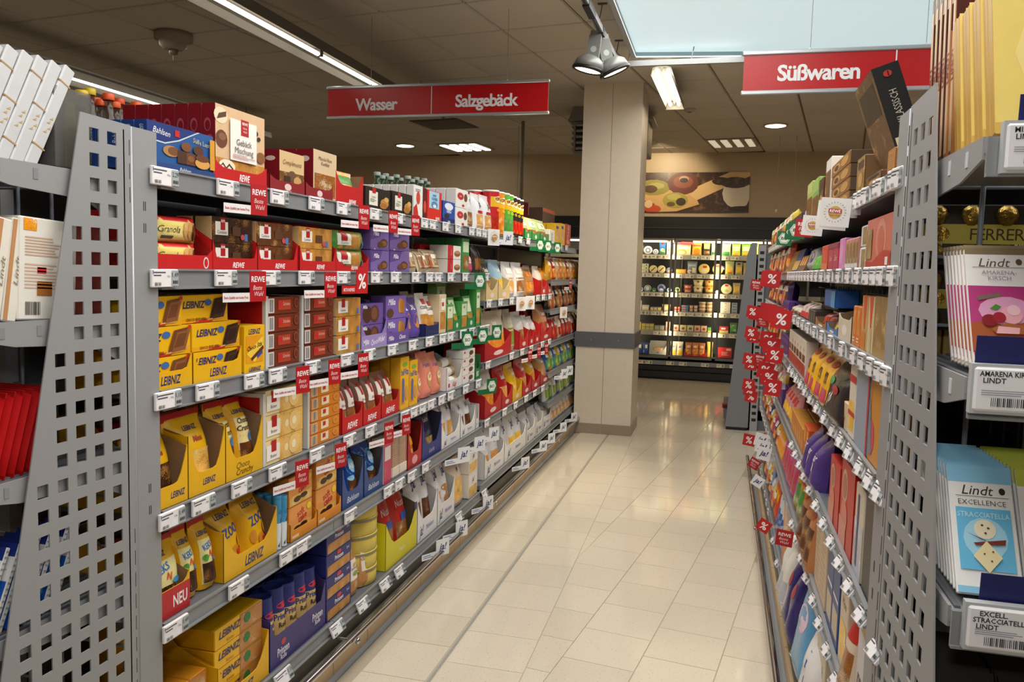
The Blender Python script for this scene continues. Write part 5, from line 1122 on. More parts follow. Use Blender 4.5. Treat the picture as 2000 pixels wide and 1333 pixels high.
# ---------------- third bay (between the beige column and the biscuits)
M2, M3, M4, M5 = LZ3[1:]
def bay(items, z, shelf):
    for (k, a, b_, v, col, pic, lab, extra) in items:
        Y, w, h = sl(a, b_, z, v, gap=.0015)
        if k == 't':
            trayL(a, b_, z, v, .06, h * .45, col, (('e', .5, .5, .18, .25, '#e8d0c8'),), '%s tray, %s shelf of the far bay' % (lab, shelf), .26, col, .5, .45)
            bagsL(Y, w, 1, w * .94, z, h * .93, .11, extra, (('r', .1, .1, .9, .5, pic), T_('Snack', .5, .74, .1, '#f4f0e8' , 'bi', .7)), 'pouch in the %s tray, %s shelf of the far bay' % (lab, shelf), None, rows=2)
        elif k == 'b':
            bagsL(Y, w, 1, w, z, h, .1, extra, (('r', .1, .1, .9, .55, pic), ('r', .15, .66, .85, .82, col)), '%s pouch, %s shelf of the far bay' % (lab, shelf), None, rows=2)
        else:
            cartonL(a, b_, z, v, .09, col, (('r', .1, .1, .9, .6, pic), ('r', .12, .68, .88, .9, extra)), '%s carton, %s shelf of the far bay' % (lab, shelf), rows=2)
bay([('t', 949, 972, 501, '#d6bd88', 'gold', 'wood coloured', 'foil#2c2418'), ('t', 973, 995, 502, '#d6bd88', 'cheese', 'wood coloured', 'foil#9cc0d4'), ('b', 996, 1014, 512, '#e8e4dc', 'salt', 'silver white', 'foil#dcdad8'), ('b', 1015, 1034, 513, '#e8e4dc', 'nuts', 'silver white', 'foil#e4e2e0'),
     ('b', 1035, 1055, 522, '#d87a20', 'pasta', 'kraft and orange', 'foil#a87848'), ('t', 1056, 1068, 516, '#c81c1c', 'nuts', 'bright red', 'foil#e8dcd0'), ('t', 1069, 1078, 520, '#c83420', 'pasta', 'orange red', 'foil#e09020')], M2, 'second')
bay([('t', 946, 998, 606, '#b4141c', 'pasta', 'broad red', 'foil#c8b8a0'), ('b', 1000, 1012, 606, '#cfcbb8', 'herb', 'clear', '#c8bfa4'), ('t', 1014, 1032, 606, '#c01a1e', 'nuts', 'narrow red', 'foil#d8d4d4'), ('t', 1033, 1043, 614, '#c01a1e', 'dark', 'narrow red', 'foil#d8d4d4'), ('t', 1044, 1054, 616, '#c01a1e', 'nuts', 'narrow red', 'foil#d8d4d4'), ('t', 1055, 1077, 592, '#c01a1e', 'red', 'wide red', 'foil#b87a50')], M3, 'third')
bay([('t', 946, 979, 722, '#b8141a', 'pasta', 'red and yellow', 'foil#e8e4da'), ('t', 980, 1000, 716, '#b8141a', 'salt', 'plain red', 'foil#b8161c'), ('t', 1001, 1019, 710, '#e0ae20', 'cheese', 'golden yellow', 'foil#e8b420'), ('t', 1020, 1037, 703, '#b8141a', 'salt', 'cherry red', 'foil#c03030'), ('t', 1038, 1054, 700, '#b8141a', 'pasta', 'cherry red', 'foil#d8a020'), ('t', 1055, 1074, 692, '#a81418', 'wafer', 'deep red', 'foil#a87848')], M4, 'fourth')
for i, (a, b_, v, n, pic) in enumerate(((946, 984, 846, 2, 'salt'), (985, 1026, 818, 3, 'cheese'), (1028, 1043, 812, 1, 'herb'), (1046, 1059, 800, 1, 'cheese'), (1060, 1075, 790, 2, 'salt'))):
    Y, w, h = trayL(a, b_, M5, v, .10, h * .5 if False else .16, '#e9e7e6', JT, 'white tray of crisps pouches, bottom shelf of the far bay', .36, '#c4c1bc', .15, .12)
    bagsL(Y, w, n, w / n * .95, M5, h, .11, 'foil#e6e6ea', (T_('ja!', .5, .72, .16, NAVY, 'bi', .8), ('r', .1, .08, .9, .42, pic)), 'white crisps pouch with navy letters, bottom shelf of the far bay', None, rows=3)
# ---------------- last bay, half hidden by the column
cols4 = (('#d8a41c', '#a81818', '#c8b088', '#e07820'), ('#1c1614', '#c03a28', '#1c1614', '#d87820'), ('#a8242c', '#7a1c24', '#c83a34', '#e8d8c0'), ('#2858a0', '#b8b040', '#3a70b8', '#d8b820'), ('#d8d8d8', '#3a7a3c', '#c8c8cc', '#3a4a8a'), ('#e4e2e0', '#dcdad8', '#e4e2e0', '#e4e2e0'), ('#e4e2e0', '#e8e6e4', '#e4e2e0', '#e4e2e0'))
for zi, z in enumerate(LZ4[1:]):
    y = 4.60
    for i in range(10):
        c = cols4[zi][i % 4]; w = .145; h = min(.19, (LZ4[zi] - z) * .8)
        p = bag('pouch', w, .08, round(h, 3), 'foil' + c, (('r', .1, .1, .9, .5, ('pasta', 'nuts', 'red', 'green', 'herb', 'salt')[zi]), ('r', .15, .62, .85, .8, '#f0ead8')), seed=i % 2)
        yy = LY[2] + .02 + (LY[3] - LY[2]) + i * .16 - 0
        put(p, ML(yy - 0, z + .002, XF, .08), 'small snack pouch on level %s of the last bay by the column' % ('two', 'three', 'four', 'five', 'six', 'seven')[zi], 'bag', 'snack pouches of the last left bay level %d' % zi, 'the biscuits', yy)
# ---------------- bottles on the back side of the rack (only their tops show)
for i, (u, v, c) in enumerate(((118, 182, '#e0c020'), (137, 178, '#e0c020'), (150, 196, '#e85a28'), (172, 188, '#e85a28'), (188, 204, '#e85a28'), (199, 197, '#e85a28'), (229, 205, '#e85a28'), (160, 200, '#e85a28'))):
    X = -1.98 - .11 * (i % 3); Y = y_at(u, X, 1.95)
    zt = z_at(v, X, Y); p = bottle('drink_bottle', .042, round(zt - 1.755, 3), paper('#4a3a30', .1, 0, 0, 20, .1, 0, .55), c)
    put(p, Matrix.Translation((X, Y, 1.755)), ('drink bottle with yellow cap' if i < 2 else 'drink bottle with orange cap') + ' on the back side of the left rack', 'bottle', 'capped bottles behind the left rack', 'the white gift boxes', Y)
for i, u in enumerate((716, 727, 735, 743, 756, 765, 778, 787, 797, 804, 812, 819)):
    X = -2.0 - .09 * (i % 3); Y = y_at(u, X, 2.0); zt = z_at(340 + 1.2 * i + (5 if i % 2 else 0), X, Y)
    put(bottle('water_bottle', .045, round(zt - 1.755, 3), paper('#3a5a3c', .1, 0, 0, 20, .1, 0, .7), '#b8c8c0'), Matrix.Translation((X, Y, 1.755)), 'green water bottle with pale cap on the back side of the rack', 'bottle', 'green bottles behind the left rack', 'the camera', Y)
b = MB(); b.box(-2.30, -1.90, 1.75, 8.3, 1.72, 1.752, METAL_D); b.box(-2.32, -1.92, 1.75, 8.3, 0, .2, METAL_D); b.box(-1.93, -1.92, 1.75, 8.3, 0, 1.75, METAL_D); q = link('shelving_unit', b.mesh('shelving_unit')); tag(q, 'back side of the left gondola carrying the bottles', 'shelving')
# ================================================================== GOODS ON THE RIGHT RACK
XG = XR + .010
def sr(u_near, u_far, z, vt, X=XG, gap=.002):
    """slot on a right shelf: u_near (larger column) .. u_far -> (Y of far end, width, height)"""
    a, b_ = y_at(u_near, X, z + .02), y_at(u_far, X, z + .02)
    a, b_ = max(a, 1.742), min(b_, 4.72)
    nx = [q for q in RZ if q > z + .02]; cap = min(nx) - z - .042 if nx else 9
    return b_ - gap, b_ - a - 2 * gap, min(cap, max(.03, z_at(vt, X, a) - z))
RP = 'the right perforated panel'
def itemsR(z, lst, shelf):
    for it in lst:
        k, a, b_, v, col, els, lab = it[:7]; o = it[7] if len(it) > 7 else {}
        Y, w, h = sr(a, b_, z, v); rows = o.get('rows', 2); n = o.get('n', 1)
        if w < .02: continue
        h = o.get('h', h); h = round(min(h, .31), 4); d = o.get('d', .08); X = XG + o.get('in', 0); tl = o.get('tilt', 0)
        L_ = lab + ', %s shelf right' % shelf
        if k == 'c':
            for r in range(rows):
                for i in range(n):
                    put(carton('carton', round(w / n - .003, 4), d, h, col, els if r == 0 else (), o.get('side'), (), True), MR(Y - i * w / n, z, X + r * (d + .004), tl, o.get('yaw', 0)), L_ + ('' if r == 0 else ', row behind'), o.get('cat', 'carton'), 'cartons: ' + lab if n * rows > 1 else None, RP, (Y - i * w / n, r))
        elif k == 's':
            m = o.get('m', 3)
            for i in range(n):
                for q_ in range(m):
                    wd_ = 'lowest' if q_ == 0 else 'topmost' if q_ == m - 1 else 'middle'
                    put(carton('carton', round(w / n - .003, 4), d, round(h / m - .002, 4), col, els, o.get('side'), (), True), MR(Y - i * w / n, z + q_ * h / m, X + rnd.uniform(0, .006)), '%s of stack: %s' % (wd_, L_), 'carton', 'stack: ' + lab, RP, (Y - i * w / n, q_))
        elif k == 'b' or k == 'p':
            for r in range(rows):
                for i in range(n):
                    p = (bag if k == 'b' else pillow)('pouch' if k == 'b' else 'sweet_pack', round(w / n * 1.02, 4), d, h, col, els, seed=(i + r) % 3, bands=o.get('bands', ()))
                    put(p, MR(Y - i * w / n, z + .003 * r, X + r * d * .8, tl or .12, o.get('yaw', 0) + rnd.uniform(-.05, .05)), L_ + ('' if r == 0 else ', row behind'), 'bag', 'packs: ' + lab if n * rows > 1 else None, RP, (Y - i * w / n, r))
        elif k == 't':
            put(tray('display_tray', round(w, 4), .24, h, round(h * o.get('hs', .55), 4), round(h * o.get('lip', .3), 4), col, (('e', .5, .5, .2, .25, '#f0e8e0'),), o.get('inner'), .35, .25), MR(Y, z, X), L_ + ' tray', 'tray', None, RP, (Y,))
            for r in range(2):
                for i in range(n):
                    p = (bag if o.get('shape', 'b') == 'b' else pillow)('pouch', round(w / n * .9, 4), .07, round(h * o.get('fill', .95), 4), o.get('col2', 'foil#c8b090'), els, seed=i % 3)
                    put(p, MR(Y - .004 - i * w / n, z + .004, X + .016 + r * .065, .15), 'pouch in the %s tray, %s shelf right' % (lab, shelf) + ('' if r == 0 else ', row behind'), 'bag', 'pouches in tray: ' + lab, RP, (Y - i * w / n, r))
R1, R2, R3, R4, R5, R6, R7 = RZ
gi = lambda pic, band='#4a2a1a': (('r', 0, 0, 1, 1, pic), ('r', .15, .7, .85, .9, band), ('e', .5, .4, .3, .2, '#c89858'))
# top shelf
itemsR(R1, [('c', 1749, 1733, 285, '#a8743c', (('r', 0, 0, 1, 1, '#b07a40'), ('lines', .2, .2, .8, .9, 8, '#c8904c')), 'orange brown praline carton beside the panel', {'rows': 2, 'd': .1}),
  ('c', 1722, 1692, 352, '#6a4a30', gi('truffle', '#241814'), 'brown truffle carton in a low purple tray', {'d': .05}),
  ('c', 1688, 1672, 300, '#7a5a34', gi('gold'), 'upright dark gold praline carton', {'rows': 2, 'd': .06}),
  ('s', 1655, 1620, 290, '#a87a40', (('r', 0, 0, 1, 1, '#9a6a38'), ('e', .3, .5, .2, .36, '#d0a060'), ('e', .75, .5, .2, .36, '#c89850'), ('e', .3, .5, .12, .22, '#5a3418')), 'gold brown praline carton', {'m': 4, 'd': .12, 'side': '#4a3624'}),
  ('c', 1619, 1609, 304, '#e8e4dc', (('r', 0, 0, 1, .78, 'truffle'),), 'white topped brown gift carton', {'d': .08}),
  ('c', 1607, 1597, 344, '#5a2c1c', gi('dark'), 'dark brown mint carton', {'rows': 2}),
  ('c', 1596, 1585, 344, '#8cb858', (('r', 0, .7, 1, 1, '#a8cc70'), ('r', 0, 0, 1, .6, 'straw')), 'green topped brown stick carton', {'rows': 2}),
  ('c', 1584, 1574, 352, '#b8c868', (('r', 0, .75, 1, 1, '#c8d880'), ('r', 0, 0, 1, .65, 'straw')), 'lime topped brown stick carton', {'rows': 2}),
  ('p', 1573, 1566, 398, 'foil#b8cce0', (), 'pale blue foil pack', {}),
  ('c', 1565, 1534, 414, '#4a2c34', (('r', .1, .1, .9, .9, '#5a3a3c'),), 'dark plum chocolate carton', {'n': 5, 'rows': 1, 'd': .1}),
  ('b', 1532, 1512, 424, 'foil#e8b418', (('r', .1, .1, .9, .5, 'candy'),), 'bright yellow sweets pouch', {'n': 3, 'rows': 1}),
  ('b', 1511, 1500, 440, 'foil#d85a90', (('e', .5, .5, .3, .2, '#f0d0e0'),), 'pink sweets pouch', {'n': 2, 'rows': 1}),
  ('b', 1499, 1491, 440, 'foil#c82430', (('e', .5, .5, .3, .2, '#f0d0a0'),), 'red sweets pouch', {'n': 3, 'rows': 1})], 'top')
# leaning dark truffle box on the top shelf
ed = (('r', 0, 0, 1, 1, 'truffle'), ('r', .1, .6, .9, .9, '#3a2c20'))
b = MB(); b.bbox(0, .22, 0, .055, 0, .235, '#7a5c3c', .003); b.box(.2195, .221, .002, .053, .002, .233, '#16181a'); b.box(0, .22, 0, .055, .2345, .236, '#20262a')
q = MB(); draw(q, (('r', 0, 0, 1, 1, '#121416'), T_('KLASSISCH', .62, .5, .42, '#c0bcb0', '', .3), ('r', .1, .08, .34, .92, '#d8ccae'), T_('EDLE', .26, .7, .2, '#4a3a28', '', .12), T_('TROPFEN', .26, .34, .18, '#4a3a28', '', .18), ('bars', .0, .08, .09, .92, 8, '#e8e8e8'), ('e', .92, .5, .03, .16, '#b83028'), ('r', .895, .45, .945, .5, '#121416')), .235, .055, lambda u, v: (u * .235, 0, v * .055))
q.v = [(.2214 - y, .055 - z, x) for x, y, z in q.v]
q2 = MB(); draw(q2, ed, .22, .235)
put([('truffle_box', b.mesh('truffle_box')), ('spine_print', q.mesh('spine_print')), ('front_print', q2.mesh('front_print'))], MR(2.13, R1 + .014, XG + .04) @ Matrix.Rotation(.34, 4, 'X'), 'black and brown truffle box leaning over the top shelf edge, right rack', 'praline box')
# second shelf
red1 = (('r', 0, 0, 1, 1, '#cc6a58'), ('e', .6, .55, .2, .4, '#d88a74'), ('e', .6, .52, .13, .3, '#c86450'), ('p', ((0, .0), (1, .0), (1, .3), (.7, .34), (.3, .12), (0, .16)), '#b82a22'), ('r', .0, .2, .25, .8, 'gold'), ('r', .82, .05, .92, .2, '#e8e4e0'))
itemsR(R2, [('c', 1741, 1691, 413, '#c8504a', red1, 'large red heart praline carton beside the panel', {'side': '#c81418', 'd': .12}),
  ('s', 1690, 1677, 436, '#dedcd8', (('r', .3, .1, .9, .9, 'gold'),), 'white and gold praline carton', {'m': 2, 'd': .12, 'side': '#c8c6c4'}),
  ('c', 1675, 1650, 462, '#c88a80', (('r', 0, .0, 1, .35, '#e6e2da'), ('r', .1, .2, .9, .85, 'gold')), 'rosy carton with golden pralines', {'n': 4, 'd': .1}),
  ('c', 1648, 1638, 464, '#d88ac0', (('r', .2, .2, .8, .8, '#e0a0cc'),), 'orchid pink carton', {'rows': 2}),
  ('c', 1637, 1617, 472, '#b82050', (T_('Zarte', .5, .45, .2, '#f0e0c8', 'i', .9), ('r', 0, .8, 1, 1, '#8a1844')), 'magenta chocolate carton with pale script', {'n': 2}),
  ('c', 1616, 1604, 478, '#d8402c', (T_('S', .4, .6, .3, '#f0e0c8', 'i', .7), ('r', 0, 0, 1, .3, '#e07a50')), 'orange red chocolate carton', {'n': 1}),
  ('b', 1603, 1582, 484, 'foil#6ec048', (('r', .1, .05, .9, .3, '#58a838'),), 'lime green sweets pouch', {'n': 2}),
  ('p', 1581, 1569, 470, 'foil#b8b4b8', (('e', .5, .5, .3, .2, '#4a4a50'),), 'silver foil pack', {'n': 2, 'tilt': .3}),
  ('c', 1568, 1556, 495, '#7a5a40', (('r', .1, .4, .9, .9, 'fruit'),), 'brown fruit chocolate carton leaning back', {'n': 3, 'tilt': .35, 'd': .02}),
  ('c', 1555, 1545, 500, '#2a4a90', (('r', .1, .1, .9, .5, 'cheese'),), 'blue chocolate tablet leaning back', {'n': 4, 'tilt': .35, 'd': .02, 'h': .12}),
  ('c', 1544, 1531, 503, '#a88030', (('r', .1, .1, .9, .5, 'nuts'),), 'ochre chocolate tablet leaning back', {'n': 5, 'tilt': .35, 'd': .02, 'h': .12}),
  ('c', 1572, 1531, 478, '#4c2c78', (('r', .1, .1, .9, .4, 'purple'),), 'violet tablet case behind the leaning tablets', {'n': 5, 'rows': 1, 'in': .16, 'd': .06})], 'second')
# third shelf
itemsR(R3, [('c', 1731, 1704, 582, '#b89c5c', (('r', 0, 0, 1, 1, 'gold'), ('r', 0, 0, 1, .18, '#a8884c')), 'clear gold praline box beside the panel', {'d': .1}),
  ('c', 1703, 1692, 580, '#d8c49a', (('p', ((.2, 1), (.9, 1), (.7, .45), (.5, .45)), '#d84a18'), ('r', .4, .0, .8, .44, '#c8b888')), 'cream carton with orange cone', {'rows': 2, 'side': '#d8b888'}),
  ('c', 1691, 1680, 578, '#c8a468', (('p', ((.2, 1), (.9, 1), (.7, .4), (.5, .4)), '#d84a18'), ('r', .1, .0, .9, .35, '#d07a2c')), 'tan carton with orange cone', {'rows': 2}),
  ('c', 1679, 1664, 600, '#d87a2c', (('r', .1, .3, .9, .9, 'pasta'), ('lines', .2, .1, .8, .25, 2, '#f4e8d0')), 'orange biscuit carton', {'n': 2}),
  ('t', 1662, 1637, 575, '#d8ccb4', (('r', .1, .2, .9, .6, 'silver'), ('r', .3, .6, .7, .8, '#c83038')), 'cream and red wave', {'col2': 'foil#e4dccc', 'lip': .45}),
  ('t', 1636, 1615, 624, '#3a78b8', (('r', .1, .1, .9, .5, 'cheese'), T_('Nut', .5, .7, .12, '#e0e8f0', 'b', .6)), 'sky blue', {'col2': 'foil#5a9ac8', 'n': 2}),
  ('t', 1614, 1593, 612, '#9a6a34', (('r', .1, .1, .9, .8, 'red'),), 'kraft brown', {'col2': 'foil#8a4038', 'n': 2}),
  ('c', 1592, 1579, 608, '#3a3028', (('r', .2, .2, .8, .8, '#5a5044'),), 'dark slim chocolate carton', {'n': 3}),
  ('b', 1578, 1561, 590, 'foil#d8c8c0', (('r', .1, .05, .9, .4, '#c82a28'), T_('Mini', .5, .65, .12, '#c82028', 'b', .7)), 'white and red candy pouch', {'n': 3}),
  ('b', 1560, 1542, 600, '#e0d4c4', (('r', .1, .1, .9, .4, 'choc'), T_('ol', .5, .72, .16, '#c82028', 'b', .5)), 'cream pouch with red letters', {'n': 3}),
  ('c', 1541, 1510, 590, '#553080', (('r', .05, .05, .95, .45, 'purple'), ('r', .1, .6, .9, .85, '#6a48a0')), 'violet chocolate tablet standing in rows', {'n': 12, 'd': .03})], 'third')
# blue carton on top of the blue trays
b = MB(); b.bbox(0, .26, 0, .07, 0, .055, '#2060b8', .003); b.box(.17, .26, -.001, 0, 0, .05, '#4a98c8')
put([('carton', b.mesh('carton'))], MR(y_at(1604, XG, R3), R3 + .078, XG + .005), 'royal blue open carton on top of the trays, third shelf right', 'carton')
# fourth shelf
itemsR(R4, [('c', 1722, 1694, 745, '#cf8a20', (('r', 0, 0, .12, 1, '#d07818'), ('e', .2, .3, .25, .2, 'candy'), ('p', ((.0, .1), (.3, .1), (.12, .6), (0, .75)), '#7a8494')), 'large orange advent carton with round window', {'rows': 1, 'd': .06, 'side': '#d89a28'}),
  ('c', 1692, 1668, 722, '#8a96a8', (('r', 0, 0, 1, 1, '#98a2b4'), ('r', .9, 0, 1, 1, '#c83030')), 'grey blue carton back with red edge', {'rows': 1, 'd': .02}),
  ('c', 1667, 1655, 716, '#e4d8c8', (('r', .1, .1, .9, .5, 'cheese'), ('r', 0, .75, 1, .85, '#c82a28'), ('r', 0, .3, 1, .36, '#c82a28')), 'cream carton with red ribbons', {'rows': 2}),
  ('c', 1654, 1634, 790, '#dcc49c', (('e', .4, .5, .22, .18, '#c08a4c'), ('e', .7, .4, .12, .1, '#b05a3a')), 'beige almond carton', {'rows': 1, 'd': .1}),
  ('b', 1652, 1616, 706, 'foil#1a1618', (T_('Toff', .5, .36, .16, '#e8dcc8', 'bi', .8, .3), ('e', .4, .6, .14, .06, '#3a8a3c'), ('e', .66, .5, .12, .07, '#a02a2c')), 'big black toffee pouch', {'n': 1, 'd': .13, 'in': -.03, 'rows': 1}),
  ('b', 1620, 1580, 694, 'foil#eab010', (T_('m', .5, .6, .3, '#4a2414', 'b', .6), ('r', .2, .1, .8, .35, 'candy'), ('e', .6, .82, .25, .06, '#c03020')), 'yellow chocolate lentil pouch', {'n': 4, 'd': .09, 'in': -.025}),
  ('c', 1618, 1578, 790, '#d09a20', (('r', .2, .2, .8, .8, '#8a6a3a'),), 'golden low carton with window', {'n': 4, 'd': .06, 'rows': 1, 'h': .07}),
  ('p', 1580, 1572, 690, 'foil#c8307a', (('r', .1, .1, .9, .4, 'candy'),), 'magenta sweets pack', {'n': 2}),
  ('c', 1571, 1540, 668, '#e2d6c4', (('r', 0, 0, 1, .35, 'red'), ('r', .1, .4, .9, .6, 'choc'), T_('Ange', .5, .75, .1, '#c03030', 'i', .7)), 'cream chocolate carton with red foot', {'n': 6, 'd': .05}),
  ('c', 1539, 1508, 662, '#523078', (('r', .05, .05, .95, .45, 'purple'), ('r', .1, .6, .9, .85, '#7a58a8')), 'violet chocolate tablet standing in rows', {'n': 12, 'd': .03})], 'fourth')
# fifth shelf
cris = (('r', 0, 0, 1, 1, '#c82a20'), ('e', .3, .7, .22, .2, '#d8b090'), ('e', .3, .7, .17, .15, '#b86a50'), ('e', .35, .35, .25, .2, '#d87a64'), ('r', 0, 0, .55, .3, '#d88a78'))
criss = '#c01a16'
itemsR(R5, [('c', 1702, 1682, 972, '#1c1412', (('r', .1, .1, .9, .9, '#2c201c'),), 'black flat praline carton', {'rows': 1, 'd': .14}),
  ('c', 1680, 1664, 965, '#d8ccb8', (('r', 0, .0, 1, .6, 'silver'), ('r', .3, .1, .5, .9, NAVY)), 'clear box with navy band', {'rows': 1, 'd': .1}),
  ('c', 1662, 1638, 928, '#c02420', cris, 'tall red domino biscuit carton', {'n': 1, 'rows': 2, 'side': criss, 'd': .09}),
  ('c', 1636, 1618, 916, '#c02420', cris, 'tall red domino biscuit carton', {'n': 1, 'rows': 2, 'side': criss, 'd': .09}),
  ('b', 1640, 1600, 880, 'foil#1c2a78', (('r', .3, .3, .6, .5, '#e8d020'),), 'shiny dark blue star pouch', {'n': 2, 'd': .12, 'in': .04}),
  ('b', 1600, 1578, 860, 'foil#4a3480', (T_('Star', .5, .6, .14, '#e0d8e8', 'bi', .8), ('e', .4, .4, .2, .1, '#c8b8d8')), 'shiny violet star pouch', {'n': 3, 'd': .1, 'in': -.03}),
  ('c', 1577, 1568, 842, '#d0541c', (('r', .2, .5, .8, .9, '#e8a828'),), 'orange red carton', {'n': 2}),
  ('c', 1567, 1545, 840, '#c88a30', (('r', .1, .1, .9, .9, 'pasta'),), 'caramel wafer carton', {'n': 6, 'd': .06}),
  ('b', 1544, 1528, 770, 'foil#e09a98', (('r', .1, .1, .9, .4, 'cheese'), ('r', .2, .6, .8, .8, '#c83028')), 'pale pink wafer pouch', {'n': 5}),
  ('c', 1527, 1506, 760, '#4c2c78', (('r', .05, .05, .95, .45, 'purple'),), 'violet chocolate tablet standing in rows', {'n': 12, 'd': .03})], 'fifth')
# sixth shelf
itemsR(R6, [('c', 1690, 1668, 1050, '#d8d4da', (('r', 0, .85, 1, 1, '#c8a050'), T_('me', .5, .4, .3, '#6a4028', 'i', .8)), 'lilac white carton with brown script', {'rows': 1, 'd': .12, 'side': '#c8ccd8'}),
  ('b', 1666, 1652, 1062, '#dcc8b0', (('r', .1, .1, .9, .5, 'nuts'), ('r', .1, .6, .9, .75, '#c02a24')), 'cream nut pouch with red band', {'n': 1, 'in': -.03}),
  ('c', 1650, 1636, 1040, '#d8c8b0', (T_('Mon', .5, .7, .1, '#8a4030', 'i', .8), ('r', .1, .1, .9, .5, 'cheese')), 'cream chocolate carton with red script', {'n': 1}),
  ('c', 1634, 1612, 1010, '#2c4a88', (('r', .1, .1, .9, .4, '#c8b8a0'), ('r', .1, .5, .9, .54, '#e8e8e8')), 'dark blue flat carton', {'n': 2, 'd': .1}),
  ('c', 1610, 1590, 985, '#d0b898', (('lines', .1, .1, .9, .9, 9, '#c0a484'),), 'beige carton end', {'n': 2, 'd': .1}),
  ('b', 1588, 1566, 940, '#b87a4c', (('r', .1, .1, .9, .6, 'choc'), T_('Toff', .5, .75, .1, '#c82820', 'bi', .8)), 'brown toffee pouch', {'n': 3, 'in': -.03}),
  ('b', 1564, 1546, 900, '#c8901c', (('r', .1, .1, .9, .5, 'green'), ('r', .1, .6, .9, .8, '#c82820')), 'golden green sweets pouch', {'n': 3}),
  ('b', 1544, 1524, 870, 'foil#d85a98', (('r', .1, .1, .9, .5, 'candy'),), 'bright pink sweets pouch', {'n': 6}),
  ('b', 1523, 1505, 800, 'foil#e0a020', (('r', .1, .1, .9, .5, 'fruit'),), 'yellow sweets pouch', {'n': 7})], 'sixth')
# bottom shelf
ch_ = MB()
itemsR(R7, [('c', 1676, 1618, 1180, '#cdbfa8', (('lines', .04, .04, .96, .96, 24, '#bfae94'),), 'large beige flat gift carton on its side', {'rows': 1, 'd': .3, 'side': '#6a5238'}),
  ('b', 1616, 1604, 1160, '#b88a60', (('r', .1, .1, .9, .6, 'wafer'), ('r', .1, .65, .9, .8, '#3a78b0')), 'clear wafer pouch with blue band', {'n': 1}),
  ('c', 1602, 1588, 1110, '#dcd0b8', (T_('Schok', .5, .7, .1, '#4a3424', 'i', .8), ('r', .1, .1, .9, .5, 'cheese')), 'cream chocolate carton', {'n': 1}),
  ('b', 1600, 1578, 1050, '#e4e2e0', tuple(('p', ((0, .1 + .17 * k), (.5, .2 + .17 * k), (1, .1 + .17 * k), (1, .18 + .17 * k), (.5, .28 + .17 * k), (0, .18 + .17 * k)), '#2c6ab0') for k in range(5)), 'blue and white zigzag pouch', {'n': 1, 'd': .13, 'in': -.055}),
  ('b', 1576, 1562, 1040, 'foil#5aa0d0', (('e', .5, .6, .3, .15, '#e8c8e0'),), 'iridescent blue pouch', {'n': 1, 'in': -.045}),
  ('b', 1560, 1548, 1080, 'foil#28206c', (('e', .5, .6, .2, .1, '#a8303c'),), 'shiny violet blue chocolate pouch', {'n': 2, 'd': .12, 'in': -.05}),
  ('b', 1547, 1538, 1020, '#e4e0d8', (('r', .1, .1, .9, .4, 'silver'),), 'crumpled white pouch', {'n': 2, 'd': .12, 'in': -.055}),
  ('c', 1537, 1526, 980, '#c89058', (('r', .1, .1, .9, .5, 'pasta'),), 'tan sweets carton', {'n': 4}),
  ('b', 1525, 1512, 900, '#d8dce8', (T_('ja!', .5, .7, .14, NAVY, 'bi', .7), ('r', .1, .1, .9, .4, 'blue')), 'white pouch with navy letters', {'n': 5}),
  ('b', 1511, 1496, 850, 'foil#d84a28', (('e', .5, .5, .3, .2, '#f0c020'),), 'orange red sweets pouch', {'n': 6})], 'bottom')
# far bay of the right rack
pal = {0: ('#d8c040', '#c03050', '#6a8a3a', '#d8a060'), 1: ('#c8481c', '#4c2c78', '#d8942c', '#8a2a30'), 2: ('#4c2c78', '#e0a828', '#c03020', '#3a2a5a'), 3: ('#5a9a3c', '#c02a28', '#d0c040', '#4c2c78'), 4: ('#c8a030', '#3a4a90', '#c83a58', '#7a4a2a'), 5: ('#d84a3c', '#e0b030', '#3a3a7a', '#c03a68'), 6: ('#d83a28', '#e0c030', '#c8c8d0', '#3a58a0')}
for zi, z in enumerate(RZ2):
    for i in range(13):
        c = pal[zi][i % 4]; h = (.16, .17, .15, .16, .15, .14, .17)[zi]
        p = (bag if i % 3 else pillow)('sweets_pouch', .132, .07, h, 'foil' + c, (('r', .1, .1, .9, .45, ('candy', 'fruit', 'choc', 'pasta')[(i + zi) % 4]), ('r', .15, .6, .85, .8, ('#f0e8d0', '#f0d040', '#e8e8f0')[i % 3])), seed=i % 3)
        put(p, MR(4.74 + i * .138, z + .002, XG, .1), 'small sweets pouch on level %s of the far right bay' % ('one', 'two', 'three', 'four', 'five', 'six', 'seven')[zi], 'bag', 'sweets pouches of the far right bay level %d' % zi, 'the violet tablets', i)

# ================================================================== END PANEL AT THE FAR END AND CROSS RACK
t = empty('end_panel', (.15, 8.30, 0)); tag(t, 'plain grey tapered end panel standing beyond the right rack', 'rack panel')
b = MB(); 
xl = lambda v, u: 0
b.prism([(-.07, .03), (.15, .03), (.15, 1.86), (.10, 1.86), (.06, 1.74)], 'y', -.012, .012, paper('#85888d', .35, .2, 0, 200, .04)); part('panel', b, t)
b = MB(); b.box(-.06, .14, -.01, .01, 0, .03, BLACK); part('foot', b, t)
b = MB(); b.box(.165, .235, -.02, .03, 0, 1.84, METAL)
b.box(.12, .165, .04, .06, 0, 1.7, METAL_D); part('upright', b, t)
b = MB(); b.box(.18, .22, -.0215, -.0195, 0, .03, BLACK); me = b.mesh('slot')
for i in range(26): link('slot', me, t, Matrix.Translation((0, 0, .1 + i * .066)))
b = MB(); b.bbox(-.065, .03, .05, .12, 0, .045, '#8a1c18', .004); p = [('carton', b.mesh('carton'))]; b = MB(); b.box(-.055, .02, .048, .0495, .01, .03, '#2a1410'); p.append(('front_print', b.mesh('front_print'))); put(p, Matrix.Translation((.11, 8.32, .20)), 'small dark red carton low behind the plain grey end panel', 'carton')
